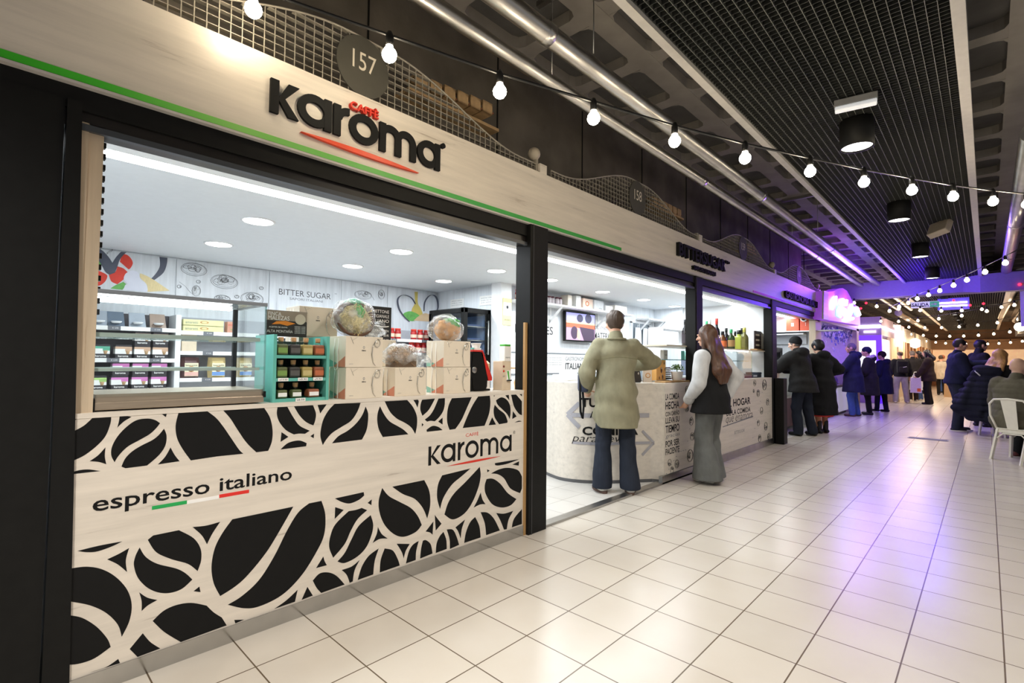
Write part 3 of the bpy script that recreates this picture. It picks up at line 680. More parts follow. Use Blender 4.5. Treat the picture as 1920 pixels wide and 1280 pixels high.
logo(lx, 0, (zb+zb2)/2, (zt+zt2)/2, .022, .0009, BLACKM, m1)
a, b = on(760+905/8, 770+390/8), on(760+1097/8, 770+365/8); text(m1, 'CAFFÈ', (a.x, -.0008, (a.z+b.z)/2), (b.x, -.0008, (a.z+b.z)/2), .028, REDL)
a, b = on(760+620/8, 770+830/8), on(760+1430/8, 770+680/8)
P = [(a.x+(b.x-a.x)*i/20, -.0008, (a.z+b.z)/2+s*.0075*math.sin(PI*i/20)) for s, R in ((1, range(21)), (-1, range(19, 0, -1))) for i in R]; m1.prism(P, (0, .0008, 0), REDL)
c = on(760+1633/8, 770+322/8); text(m1, '®', (c.x-.012, -.0008, c.z-.012), (c.x+.012, -.0008, c.z-.012), .024, BLACKM)
cpart(m1, 'front_panel')
m1 = MB(); m1.box((.235, -.002, 1.08), (2.853, .5, 1.1), CREAM); m1.box((.235, .04, .1), (2.853, .06, 1.08), CREAM); m1.box((.235, .06, .05), (.27, .48, 1.08), CREAM); m1.box((2.81, .06, .05), (2.85, .48, 1.08), CREAM); cpart(m1, 'worktop')
m1 = MB(); m1.box((.235, -.007, 0), (2.853, .03, .076), mat('kick_steel', (.5, .5, .49), .16, 1, var=.1, scale=5)); cpart(m1, 'kick_plate', 'scuffed steel kick plate')
# ================================================================ coffee stall: things on the counter
TOP = 1.10
def local(m1, name, t, label=None):
    """build a mesh drawn in world coordinates as a part of the unrotated thing t"""
    o = m1.build(name, t); o.location = -Vector(t.location)
    if label: o['label'] = label
    return o
CSTL = mat('case_steel', rgb(176, 160, 140), .3, .55, var=.12, scale=5, stretch=(1, 1, 30))  # warm tone imitates the floor mirrored in the steel
# glass pastry case
t = thing('display_case', 'glass pastry display case with steel base at the left end of the coffee counter', 'display case', (.62, .24, TOP))
x0, x1, y0, y1 = .295, .958, .03, .43
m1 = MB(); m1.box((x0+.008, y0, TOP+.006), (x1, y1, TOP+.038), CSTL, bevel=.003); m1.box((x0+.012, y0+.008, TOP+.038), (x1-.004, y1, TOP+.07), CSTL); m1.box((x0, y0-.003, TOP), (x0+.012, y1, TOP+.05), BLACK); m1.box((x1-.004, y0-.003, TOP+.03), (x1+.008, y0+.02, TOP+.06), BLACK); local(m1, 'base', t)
for n_, a, b, mm in (('glass_front', (x0, y0, TOP+.06), (x1, y0+.005, 1.595), GLASS), ('glass_side', (x0, y0, TOP+.06), (x0+.005, y1, 1.595), GLASS), ('glass_side', (x1-.005, y0, TOP+.06), (x1, y1, 1.595), GLASS), ('glass_top', (x0, y0, 1.592), (x1, y1, 1.597), GLASS)):
    m1 = MB(); m1.box(a, b, mm); local(m1, n_, t)
m1 = MB(); m1.box((x0-.002, y0-.004, 1.583), (x1+.004, y0+.012, 1.60), STEEL); m1.box((x0-.002, y0, 1.588), (x0+.01, y1, 1.60), STEELD); m1.box((x1-.01, y0, 1.588), (x1+.004, y1, 1.60), STEELD); local(m1, 'top_rail', t)
for x in (x0, x1-.004):
    m1 = MB(); m1.box((x-.001, y0-.003, TOP+.05), (x+.006, y0+.006, 1.59), GLASSE); local(m1, 'edge_strip', t)
for z, dz in ((1.408, .016), (1.266, .012)):
    m1 = MB(); m1.box((x0+.006, y0+.02, z), (x1-.02, y1-.03, z+.006), GLASS); m1.box((x0+.006, y0+.014, z-.002), (x1-.02, y0+.022, z+dz), mat('shelf_edge', rgb(176, 190, 184), .3)); m1.box((x0+.006, y1-.04, z), (x1-.02, y1-.032, z+.01), mat('shelf_edge', rgb(176, 190, 184), .3)); local(m1, 'glass_shelf', t)
m1 = MB(); m1.box((.925, y1-.03, TOP+.06), (.945, y1-.01, 1.59), BLACK); local(m1, 'rear_post', t, 'black rear post')
m1 = MB(); m1.box((x0+.02, .22, 1.568), (.86, .27, 1.588), LED); local(m1, 'light_tube', t, 'glowing light tube')
lamp('case_lamp', 'AREA', (.58, .25, 1.56), 3, COOL, .5, .03)

# teal rack of jars
t = thing('jar_rack', 'teal wooden rack of three shelves filled with cork-topped jars', 'rack', (1.15, .17, TOP))
x0, x1, y0, y1 = 1.002, 1.30, .04, .29
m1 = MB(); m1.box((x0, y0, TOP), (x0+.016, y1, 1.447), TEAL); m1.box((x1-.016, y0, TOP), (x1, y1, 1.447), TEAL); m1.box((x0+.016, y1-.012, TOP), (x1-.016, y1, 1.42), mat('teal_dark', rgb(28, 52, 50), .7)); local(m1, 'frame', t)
for z in (TOP, 1.206, 1.325):
    m1 = MB(); m1.box((x0+.016, y0+.004, z), (x1-.016, y1-.012, z+.016), TEAL); local(m1, 'shelf', t)
m1 = MB()
for x in (1.028, 1.13, 1.212):
    m1.box((x, y0-.001, 1.207), (x+.052, y0+.003, 1.224), WHITEP); text(m1, 'x13.50' if x < 1.1 else 'x9.90', (x+.006, y0-.0015, 1.211), (x+.046, y0-.0015, 1.211), .009, BLACKM)
m1.box((1.12, y0-.001, 1.10), (1.172, y0+.003, 1.117), WHITEP); text(m1, 'x6.50', (1.126, y0-.0015, 1.104), (1.166, y0-.0015, 1.104), .009, BLACKM)
local(m1, 'price_tags', t)
m1 = MB(); m1.box((1.045, .27, 1.447), (1.272, .282, 1.592), mat('sign_black', rgb(44, 40, 36), .5)); m1.box((1.046, .268, 1.535), (1.271, .271, 1.591), mat('sign_sky', rgb(150, 138, 122), .5))
m1.prism([(1.075, .2675, 1.512), (1.1, .2675, 1.53), (1.15, .2675, 1.535), (1.205, .2675, 1.523), (1.16, .2675, 1.508), (1.12, .2675, 1.516)], (0, .002, 0), mat('orange_print', rgb(232, 140, 40), .5))
m1.lathe([(.001, 0), (.03, 0), (.03, .003)], mat('badge_cream', rgb(206, 196, 176), .5), (1.232, .269, 1.548), 20, Matrix.Rotation(PI/2, 4, 'X'))
for b_, a, z, h, w_ in (('FINCA', 1.055, 1.562, .02, .07), ('MALEZAS', 1.055, 1.537, .024, .115), ('ACEITES DE OLIVA', 1.06, 1.494, .008, .1), ('ALTA MONTAÑA', 1.05, 1.468, .018, .14)): text(m1, b_, (a, .266, z), (a+w_, .266, z), h, WHITEP)
for k in range(5): text(m1, 'ACEITUNAS Y ACEITES', (1.2, .266, 1.502-k*.009), (1.262, .266, 1.502-k*.009), .006, WHITEP)
local(m1, 'sign_board', t, 'dark header sign reading FINCA MALEZAS and ALTA MONTAÑA')
JG = glass_mat('jar_glass', (.86, .9, .86), .08); CORK = mat('cork', rgb(196, 152, 108), .8)
jar_fill = [mat('jar_green', rgb(92, 100, 60), .5, var=.2), mat('jar_black', rgb(52, 50, 48), .5, var=.2), mat('jar_yellow', rgb(172, 152, 88), .5, var=.2), mat('jar_orange', rgb(150, 86, 54), .5, var=.2)]
jar_lab = [mat('jl_green', rgb(120, 152, 78), .6), mat('jl_grey', rgb(84, 82, 80), .6), mat('jl_cream', rgb(196, 180, 124), .6), mat('jl_orange', rgb(190, 104, 66), .6)]
jar_of = {}
def jar(kind, x, z, label, r=.028, low=False):
    loc = (x, .085, z)
    if (kind, low) in jar_of: return dup(jar_of[kind, low], loc, label)
    t = thing('glass_jar', label, 'jar', loc, 0, 'jars in the teal rack'); h = .045 if low else .058
    m1 = MB(); m1.box((-r, -r, .001), (r, r, h), jar_fill[kind], bevel=.008); m1.lathe([(r*.55, h), (r*.45, h+.012), (r*.5, h+.016)], JG, seg=14); m1.build('glass', t)
    m1 = MB(); m1.box((-r*.86, -r-.0012, h*.22), (r*.86, -r-.0002, h*.68), jar_lab[kind] if not low else WHITEP); m1.build('paper_label', t)
    m1 = MB(); m1.lathe([(.012, h+.012), (.0125, h+.016), (.014, h+.034), (.013, h+.036)], CORK, seg=12); m1.build('cork', t)
    jar_of[kind, low] = t; return t
cols = ('green', 'dark', 'yellow', 'orange')
for zi, (z, row) in enumerate(((1.341, 'top'), (1.222, 'middle'))):
    for k in range(4): jar(k, 1.055+k*.066, z, '%s jar with cork on the %s shelf of the teal rack' % (cols[k], row))
jar(0, 1.06, TOP+.016, 'square clear-labelled herb bottle at the bottom of the teal rack, nearest the glass case', .026, True); jar(0, 1.135, TOP+.016, 'square clear-labelled herb bottle in the middle of the bottom rack shelf', .026, True)
jar(3, 1.225, TOP+.016, 'short orange jar alone at the bottom right of the teal rack', .03, True)

# white gift boxes
BOXW = mat('gift_box_cream', rgb(226, 214, 194), .55, var=.02); SILV = mat('silver_swirl', (.7, .69, .64), .25, 1); CORD = mat('white_cord', rgb(238, 234, 226), .6); PK = mat('box_pink', rgb(206, 132, 104), .6); GRN2 = mat('box_teal', rgb(128, 176, 160), .6)
def gift_box(w_, d, h):
    t = thing('gift_box', '-', 'box', (0, 0, 0), 0, 'cream gift boxes on the coffee counter')
    m1 = MB(); m1.box((0, 0, 0), (w_, d, h), BOXW, bevel=.002)
    cx, cz = w_*.82, h*.78                                          # silver curl printed on the front
    pts = []
    for i in range(40):
        a = i/39
        if a < .5: r = .004+.026*a*2; th = 2.5*2*PI*(a*2)*.5; pts.append((cx+r*math.cos(th)*.9, -.001, cz+r*math.sin(th)))
    th0 = 2.5*PI
    big = [(w_*.94, -.001, h*.93), (w_*.8, -.001, h*.9), (w_*.71, -.001, h*.7), (w_*.69, -.001, h*.42), (w_*.73, -.001, h*.16), (w_*.8, -.001, h*.05)]
    m1.tube(pts, .0042, SILV, 6, flat=.3); m1.tube(big, [.002, .005, .007, .007, .005, .002], SILV, 6, flat=.3)
    m1.tube([(w_*.12, -.001, h*.98), (w_*.2, -.001, h*.75), (w_*.16, -.001, h*.86), (w_*.3, -.001, h*.97)], .0012, SILV, 5, flat=.3)
    text(m1, 'mimo', (w_*.42, -.0006, h*.52), (w_*.53, -.0006, h*.52), h*.05, BLACKM, bold=.03); text(m1, 'o', (w_*.45, -.0006, h*.6), (w_*.5, -.0006, h*.6), h*.09, GREYP)
    text(m1, 'panettone', (w_*.1, -.0006, h*.09), (w_*.2, -.0006, h*.09), h*.03, GREYP)
    m1.prism([(-.0006, d*.02, .002), (-.0006, d*.75, .002), (-.0006, d*.02, h*.36)], (.0006, 0, 0), PK); m1.prism([(-.0006, d*.75, .002), (-.0006, d*.98, .002), (-.0006, d*.98, h*.25), (-.0006, d*.5, h*.13)], (.0006, 0, 0), GRN2)
    m1.build('carton', t)
    m1 = MB(); m1.tube([(.003, d*.45, h*.98), (-.004, d*.42, h*.5), (-.006, d*.4, -h*.02), (-.007, d*.55, -h*.1), (-.006, d*.66, .0), (-.004, d*.68, h*.5), (.003, d*.66, h*.98)], .0028, CORD, 6); m1.build('cord_handle', t)
    return t
GB = None
for i, (w_, x, y, z, lab) in enumerate(((.235, 1.378, .0, TOP, 'bottom cream gift box of the tall stack beside the teal rack'), (.235, 1.374, .0, TOP+.178, 'upper cream gift box beside the teal rack, under the green basket'),
        (.235, 1.716, .03, TOP, 'single cream gift box in the middle, under the dark straw basket'), (.235, 2.094, .03, TOP, 'bottom cream gift box of the stack beside the red machine'), (.235, 2.09, .03, TOP+.178, 'upper cream gift box beside the red machine, under the bread basket'),
        (.235, 1.24, .30, TOP, 'rear gift box behind the teal rack, lowest of its stack'), (.235, 1.24, .30, TOP+.178, 'rear gift box behind the teal rack, second of its stack'), (.235, 1.24, .30, TOP+.356, 'rear gift box standing topmost behind the teal rack sign'),
        (.235, 1.66, .30, TOP, 'rear gift box low behind the middle box'), (.235, 1.66, .30, TOP+.178, 'rear gift box showing above the dark straw basket'))):
    if GB is None: GB = gift_box(.235, .19, .176); GB.location = (x, y, z); GB['label'] = lab
    else: dup(GB, (x, y, z), lab)
# wrapped baskets
WICK = mat('wicker_dark', rgb(92, 66, 48), .7, var=.35, scale=60); STRAW = mat('straw_pale', rgb(214, 200, 146), .8, var=.35, scale=70, bump=1, bscale=90); BROWN = mat('brown_paper', rgb(196, 146, 92), .7, var=.2, scale=25, bump=.6, bscale=40)
LEAF = mat('leaf_green', rgb(64, 160, 60), .5, var=.25, scale=20); MINT = mat('mint_card', rgb(122, 208, 176), .5); TWIG = mat('twig_brown', rgb(160, 130, 98), .8, var=.4, scale=50, bump=1, bscale=80)
def blob(mb, c, r, m, seed, amp=.12, n=26, smooth=True):
    R = random.Random(seed); ph = [(R.uniform(2, 7), R.uniform(2, 7), R.uniform(0, 6)) for _ in range(5)]
    k = mb.mi(m); rows = []
    for i in range(n//2+1):
        th = PI*i/(n//2); row = []
        for j in range(n):
            a = 2*PI*j/n; d = 1+amp*sum(math.sin(p*a*1.0//1*0+q*th+math.sin(a*round(p))*1.7+s) for p, q, s in ph)/3
            row.append(mb.bm.verts.new((c[0]+r[0]*d*math.sin(th)*math.cos(a), c[1]+r[1]*d*math.sin(th)*math.sin(a), c[2]+r[2]*d*math.cos(th))))
        rows.append(row)
    for i in range(n//2):
        for j in range(n):
            f = mb.bm.faces.new((rows[i][j], rows[i][(j+1) % n], rows[i+1][(j+1) % n], rows[i+1][j])); f.material_index = k; f.smooth = smooth
def strands(mb, c, r, m, n, seed, w_=.003):
    R = random.Random(seed)
    for _ in range(n):
        a = R.uniform(0, 2*PI); q = R.uniform(.1, 1)**.5; p = Vector((c[0]+r[0]*q*math.cos(a), c[1]+r[1]*R.uniform(-1, .2), c[2]+r[2]*q*math.sin(a)))
        d = Vector((R.uniform(-1, 1), R.uniform(-.4, .3), R.uniform(-1, 1)))*.03
        mb.tube([p-d, p+Vector((R.uniform(-.01, .01), -.006, R.uniform(-.01, .01))), p+d], w_, m, 4, caps=False)
t = thing('gift_basket', 'cellophane-wrapped round basket of pale straw with green card on the tall box stack', 'gift basket', (1.49, .12, TOP+.354))
m1 = MB(); rim = [(.0+.115*math.cos(2*PI*i/28), -.01+.02*math.sin(2*PI*i/28), .108+.098*math.sin(2*PI*i/28)) for i in range(28)]; m1.tube(rim, .011, WICK, 8, closed=True); blob(m1, (0, .035, .108), (.108, .07, .093), WICK, 3, .03); m1.build('basket', t)
m1 = MB(); blob(m1, (0, .0, .1), (.1, .045, .085), STRAW, 5, .12); strands(m1, (0, -.025, .1), (.09, .02, .08), STRAW, 150, 4, .0018); tag(m1.build('straw_filling', t), kind='stuff')
m1 = MB(); blob(m1, (.01, -.028, .145), (.036, .025, .045), LEAF, 8, .15); m1.build('green_pouch', t, None)
m1 = MB(); m1.tube([(-.07+.14*i/12, .01, .2+.012*math.sin(PI*i/12)) for i in range(13)], [.004+.014*math.sin(PI*i/12) for i in range(13)], MINT, 8); m1.build('mint_ribbon', t)
m1 = MB(); blob(m1, (0.0, .01, .113), (.14, .085, .112), CELLO, 11, .1, 34, True); blob(m1, (.155, .03, .05), (.06, .05, .048), CELLO, 12, .35, 24); m1.build('wrapping', t)
t = thing('gift_basket', 'cellophane-wrapped basket with brown bread and green leaves on the stack beside the red machine', 'gift basket', (2.19, .12, TOP+.354))
m1 = MB(); blob(m1, (.02, .02, .075), (.1, .065, .075), BROWN, 21, .1); m1.build('bread_bag', t)
m1 = MB(); blob(m1, (.045, -.01, .125), (.05, .03, .03), LEAF, 22, .3); blob(m1, (.0, .01, .13), (.035, .03, .025), LEAF, 24, .3); m1.build('green_leaves', t)
m1 = MB(); blob(m1, (-.06, -.02, .09), (.035, .03, .05), BROWN, 27, .2); m1.build('paper_twist', t)
m1 = MB(); blob(m1, (0, .015, .09), (.145, .085, .092), CELLO, 23, .12, 32); m1.build('wrapping', t)
t = thing('gift_basket', 'cellophane-wrapped box of dark straw on the middle gift box', 'gift basket', (1.81, .11, TOP+.177))
m1 = MB(); m1.box((-.075, -.05, 0), (.085, .06, .075), mat('kraft_dark', rgb(112, 92, 72), .7), bevel=.004); m1.build('tray', t)
m1 = MB(); blob(m1, (-.01, 0, .075), (.09, .06, .04), TWIG, 31, .2); strands(m1, (-.01, -.02, .07), (.095, .03, .05), TWIG, 130, 6, .002); tag(m1.build('dark_straw', t), kind='stuff')
m1 = MB(); blob(m1, (-.01, 0, .07), (.125, .085, .072), CELLO, 33, .14, 32); blob(m1, (.15, .02, .06), (.075, .05, .05), CELLO, 34, .4, 24); m1.build('wrapping', t)
# chalk price board
t = thing('price_board', 'black price board with white writing about panettone behind the gift boxes', 'price board', (1.885, .5, TOP))
m1 = MB(); m1.box((-.1, 0, 0), (.1, .012, .595), mat('chalk_black', rgb(20, 20, 20), .6))
for k, (b_, h) in enumerate((('PANETTONE', .022), ('ARTIGIANALE', .022), ('ITALIANO', .022), ('~', .012), ('PICCOLO 100g', .016), ('STANDARD  25.95', .016), ('MEDIO  1kg  € 39', .016), ('GRANDE € 45.95', .016))): text(m1, b_, (-.085+.01*(k % 2), -.001, .55-k*.033), (.08, -.001, .55-k*.033), h, WHITEP)
m1.build('panel', t)
m1 = MB(); m1.box((-.1, .012, 0), (.1, .06, .02), BLACK); m1.build('foot', t)
# red and black coffee machine
t = thing('coffee_machine', 'black capsule coffee machine with red and silver front beside the gift boxes', 'coffee machine', (2.5, .15, TOP))
side = [(-.095, -.06, .008), (-.105, -.06, .13), (-.1, -.06, .285), (.005, -.06, .29), (.05, -.06, .1), (.055, -.06, .03), (.03, -.06, 0), (-.06, -.06, 0)]
m1 = MB(); m1.prism(side, (0, .15, 0), BLACK); bmesh.ops.bevel(m1.bm, geom=m1.bm.edges[:], offset=.008, segments=2, affect='EDGES'); m1.build('body', t)
fr = lambda x, z: (x, z)
m1 = MB()
for ya, yb, mm in ((-.06, -.03, RED), (-.03, .055, mat('warm_silver', (.66, .6, .54), .35, .6)), (.055, .085, RED)): m1.prism([(-.02, ya, .297), (.0, ya, .3), (.098, ya, .098), (.098, ya, .075), (.062, ya, .075)], (0, yb-ya, 0), mm)
m1.box((-.1, -.066, .286), (.0, .09, .3), RED, bevel=.004); m1.build('front_cover', t, None)
m1 = MB(); m1.lathe([(.001, .004), (.02, .004), (.024, 0)], STEELD, (-.085, -.066, .155), 18, Matrix.Rotation(PI/2, 4, 'X')); m1.build('round_badge', t)
m1 = MB(); m1.box((.0, -.04, 0), (.1, .075, .014), BLACK, bevel=.004); m1.build('drip_tray', t)
m1 = MB(); m1.lathe([(.014, .29), (.014, .315), (.01, .318)], TEAL, (-.02, .03, 0), 12); m1.build('green_cap', t)
# kraft bags, cartons, cups near the pillar
def pack(name, label, cat, loc, w_, d, h, m, words=(), rz=0, tm=BLACKM, top=False, group=None):
    t = thing(name, label, cat, loc, rz, group); m1 = MB(); m1.box((-w_/2, -d/2, 0), (w_/2, d/2, h), m, bevel=min(.004, w_*.1))
    for b_, u0, u1, v, hh, mm in words: text(m1, b_, (-w_/2+u0*w_, -d/2-.0008, v*h), (-w_/2+u1*w_, -d/2-.0008, v*h), hh*h, mm)
    m1.build('carton', t)
    if top: m2 = MB(); m2.prism([(-w_/2, -d/2, h), (w_/2, -d/2, h), (w_/2, 0, h+d*.35), (-w_/2, 0, h+d*.35)], (0, .003, 0), m); m2.build('flap', t)
    return t
KRAFT = mat('kraft', rgb(196, 166, 126), .7); LBEI = mat('light_beige_card', rgb(216, 198, 172), .6)
t = thing('box_stand', 'tall beige printed card box stand beside the pillar', 'box', (2.73, .12, TOP)); m1 = MB(); m1.box((-.045, -.05, 0), (.05, .05, .22), LBEI, bevel=.003)
for k, z in enumerate((.12, .085)): m1.lathe([(.001, .001), (.009, .001), (.009, 0)], (REDL if k else mat('dark_red', rgb(120, 30, 24), .5)), (-.03, -.051, z+.06), 12, Matrix.Rotation(PI/2, 4, 'X'))
text(m1, 'caffè', (-.04, -.051, .1), (-.02, -.051, .1), .012, GREYP); m1.build('carton', t)
m1 = MB(); m1.box((.0, -.054, .075), (.045, -.05, .15), WHITEP); m1.prism([(.003, -.055, .145), (.02, -.055, .145), (.03, -.055, .08), (.02, -.055, .08)], (0, .001, 0), GREEN); m1.build('white_card', t, None)
m1 = MB(); m1.box((.005, -.062, .07), (.048, -.05, .078), BLACK); m1.build('holder', t)
pack('paper_carton', 'white drink carton with green lid on the box stand by the pillar', 'carton', (2.765, .12, TOP+.22), .07, .06, .115, WHITEP, (('menta', .15, .85, .2, .1, GREYP),))
m = MB(); m.box((-.033, -.028, .115), (.033, .028, .13), GREEN, bevel=.004); o = m.build('green_lid'); o.parent = C.objects['paper_carton']
CUPW = mat('cup_white', rgb(238, 236, 230), .5)
cup0 = None
for i, (x, y, h, lab) in enumerate(((2.47, .36, .2, 'stack of white paper cups behind the red machine, nearest the basket'), (2.565, .36, .24, 'taller stack of white paper cups behind the red machine'), (2.66, .34, .23, 'stack of white paper cups beside the box stand'))):
    t = thing('cup_stack', lab, 'cup stack', (x, y, TOP+.13 if i < 3 else TOP), 0, 'paper cup stacks'); m1 = MB()
    prof = []
    for k in range(6): prof += [(.03+.006*(k % 1), h*k/6), (.04, h*(k+.85)/6), (.043, h*(k+.95)/6), (.036, h*(k+.98)/6)]
    m1.lathe(prof, CUPW, seg=18); m1.build('cups', t)
tag(MB().box((2.40, .28, TOP), (2.74, .44, TOP+.13), WHITE).build('shelf_riser'), 'low white riser under the paper cups', 'riser')
pack('kraft_bag', 'brown kraft coffee bag leaning behind the red machine', 'bag', (2.6, .24, TOP), .075, .05, .24, KRAFT, top=True)
pack('kraft_bag', 'lighter kraft coffee bag between the red machine and the box stand', 'bag', (2.66, .235, TOP), .05, .06, .2, mat('kraft_light', rgb(206, 184, 148), .7), top=True)
pack('paper_packet', 'white paper packet behind the red machine', 'packet', (2.64, .19, TOP), .04, .03, .14, WHITEP)
# black chair back behind the glass case
t = thing('desk_chair', 'black rounded chair back seen low through the glass pastry case', 'chair', (.9, 1.0, 0))
m1 = MB(); m1.box((-.2, -.02, .72), (.2, .03, 1.075), BLACK, bevel=.05); m1.build('backrest', t)
m1 = MB(); m1.box((-.2, -.02, .48), (.2, .4, .54), BLACK, bevel=.02); m1.build('seat', t)
m1 = MB(); m1.tube([(0, .2, .05), (0, .2, .48)], .025, STEELD, 10); m1.tube([(0, .0, .5), (0, .0, .8)], .02, BLACK, 8); m1.build('column', t)
m1 = MB()
for k in range(5): m1.tube([(0, .2, .07), (.25*math.cos(k*1.257), .2+.25*math.sin(k*1.257), .03)], .018, BLACK, 8)
m1.build('star_base', t)
tag(MB().box((1.22, .75, .9), (1.5, 1.1, 1.085), mat('till_grey', rgb(120, 124, 130), .5), bevel=.02).build('grey_tray'), 'grey plastic tray behind the black chair back, low in the stall', 'tray')
tag(MB().box((1.2, .7, 0), (2.0, 1.15, .9), WHITE).build('low_cabinet'), 'low white cabinet behind the coffee counter', 'cabinet')

# ================================================================ back wall of the coffee stall
WY = 3.45
def poster(name, label, px0, px1, draw, zb=1.74):
    a, b = at(px0, 500, Y=WY).x, at(px1, 500, Y=WY).x
    m1 = MB(); m1.box((a+.004, WY-.012, zb), (b-.004, WY, ZC-.012), PALE); draw(m1, a, b); o = m1.build(name, None, ((a+b)/2, WY, zb)); tag(o, label, 'wall panel'); return o
def pimg(px, py): p = at(px, py, Y=WY-.013); return (p.x, WY-.0135, p.z)
def flat(m1, s, ox, oy, sc, m, dy=0):
    P = [pimg(x, y) for x, y in spline(s, ox, oy, sc)]; m1.prism([(p[0], p[1]-dy, min(p[2], ZC-.014)) for p in P], (0, .001, 0), m)
TOM = mat('tomato_print', rgb(222, 62, 44), .5, var=.12, scale=6); PASTA = mat('pasta_print', rgb(232, 212, 158), .5, var=.08, scale=40, stretch=(6, 1, 1)); SLATE = mat('slate_print', rgb(84, 88, 102), .5); BASIL = mat('basil_print', rgb(104, 172, 86), .5, var=.3, scale=12); MOZZ = mat('mozzarella_print', rgb(226, 228, 240), .5, var=.02)
def draw1(m1, a, b):
    s = lambda st, m, dy=0: flat(m1, st, 160, 440, 10.667, m, dy)
    s("105,360! 170,400 230,450 330,560 300,620 200,600 100,580!", BASIL); s("85,690! 170,680 270,720 400,780 440,830 400,930 300,1010 200,1015 85,990!", TOM); s("740,400 830,400 910,470 950,570 900,670 860,690! 760,600 690,540!", TOM)
    s("470,800! 600,740 640,630! 760,670 850,750! 800,860 640,990! 520,930", TOM); s("120,240! 240,245! 370,340 470,450 540,560! 620,440 730,320! 840,330! 700,480 640,640 590,760! 480,800! 400,740 320,600 240,480 120,340!", SLATE, .001)
    s("1480,425! 1640,440! 1630,580 1560,760 1380,905! 1320,875! 1420,760 1490,620", SLATE, .001); s("1095,770! 1300,860 1690,1120! 1240,1140! 1230,1000 1100,860", PASTA, .001)
    s("860,740 960,715 1060,760 1095,880 1200,960 1245,1080 1240,1140! 760,1100! 800,1000 850,990 770,900 790,800", MOZZ, .002); s("500,1075! 600,1010 760,940! 830,1000! 740,1100!", BASIL, .0015)
    text(m1, 'BITTER', pimg(200, 477), pimg(212, 470), .02, BLACKM)
def sketch(m1, cx, cy, rx, ry, seed, n=7):
    R = random.Random(seed); c = Vector(pimg(cx, cy)); ax = Vector(pimg(cx+rx, cy+ry*.12))-c; h = c.z-pimg(cx, cy+ry)[2]
    ring = lambda f, g, ox=0, oz=0, k=18: [(c.x+ox+ax.x*f*math.cos(2*PI*i/k), WY-.0135, min(ZC-.016, c.z+oz+h*g*math.sin(2*PI*i/k))) for i in range(k)]
    m1.tube(ring(1, 1), .0035, DGREY, 4, closed=True, flat=.3); m1.tube(ring(.9, .85, 0, h*.06), .002, DGREY, 4, closed=True, flat=.3)
    for k in range(n):
        m1.tube(ring(R.uniform(.15, .35), R.uniform(.2, .45), ax.x*R.uniform(-.55, .55), h*R.uniform(-.2, .6), 10), R.choice((.002, .004)), DGREY, 4, closed=True, flat=.3)
def draw2(m1, a, b):
    sketch(m1, 364, 505, 24, 12, 1); sketch(m1, 421, 528, 25, 13, 2, 11); sketch(m1, 473, 560, 21, 12, 3, 9); sketch(m1, 417, 560, 15, 7, 4)
    m1.tube([pimg(336, 528), pimg(348, 537), pimg(356, 547), pimg(362, 552)], .003, GREYP, 4, flat=.3); sketch(m1, 368, 545, 8, 10, 5, 5)
    for x, y in ((372, 528), (490, 540), (444, 556), (336, 537)): sketch(m1, x, y, 4, 3, x, 1)
def draw3(m1, a, b):
    p, q = pimg(523, 551), pimg(620, 562); z = (p[2]+q[2])/2
    text(m1, 'BITTER SUGAR', (p[0], p[1], z), (q[0], p[1], z), .07, DGREY, bold=-.005); p, q = pimg(543, 562), pimg(605, 568); text(m1, 'SAPORI ITALIANI', (p[0], p[1], z-.05), (q[0], p[1], z-.05), .028, GREYP); text(m1, 'TM', (a+.8, WY-.0135, z+.07), (a+.83, WY-.0135, z+.07), .015, GREYP)
def draw4(m1, a, b):
    sketch(m1, 681, 553, 16, 8, 9, 9); sketch(m1, 715, 552, 6, 9, 10, 4); m1.tube([pimg(698, 556), pimg(702, 563)], .003, GREYP, 4, flat=.3)
def draw5(m1, a, b):
    s = lambda st, m, dy=0: flat(m1, st, 560, 540, 4.364, m, dy)
    for q in ([(767, 603), (757, 594), (747, 579), (744.5, 560.6), (755, 553), (769.7, 558), (778, 570)], [(794, 583.5), (795, 567.5), (802, 556), (811, 553), (818, 560.6), (820, 576.7), (815.5, 586)]):
        P = [Vector(pimg(*p)) for p in q]; C2 = []
        for i in range(len(P)-1):
            for j in range(5): t_ = j/5; p0, p1, p2, p3 = P[max(0, i-1)], P[i], P[i+1], P[min(len(P)-1, i+2)]; C2.append(.5*(2*p1+(p2-p0)*t_+(2*p0-5*p1+4*p2-p3)*t_*t_+(3*p1-p0-3*p2+p3)*t_**3))
        m1.tube(C2+[P[-1]], [.02+.022*math.sin(PI*(i+3)/(len(C2)+6)) for i in range(len(C2)+1)], SLATE, 8, flat=.06)
    s("948,30! 975,30! 975,120 1000,170 1010,220 930,215 925,175 950,120", mat('oil_print', rgb(206, 186, 96), .5), .001); s("855,215 900,190 950,200 990,230 960,265 900,265", BASIL, .0012); s("940,265! 980,230 1040,205 1090,240 1080,275!", mat('bread_print', rgb(216, 186, 146), .5), .0015); s("1065,215 1085,205 1105,220 1085,238", TOM, .002)
poster('wall_panel', 'wall panel printed with tomatoes, mozzarella, pasta and a slate heart', 172, 330, draw1)
poster('wall_panel', 'wall panel printed with line drawings of pizza and pasta plates', 330, 505, draw2)
poster('wall_panel', 'wall panel reading BITTER SUGAR in thin grey letters', 505, 640, draw3)
poster('wall_panel', 'wall panel with two small line drawings above the green basket', 640, 727, draw4)
poster('wall_panel', 'wall panel printed with a slate heart, oil bottle and bread', 727, 821.5, draw5)

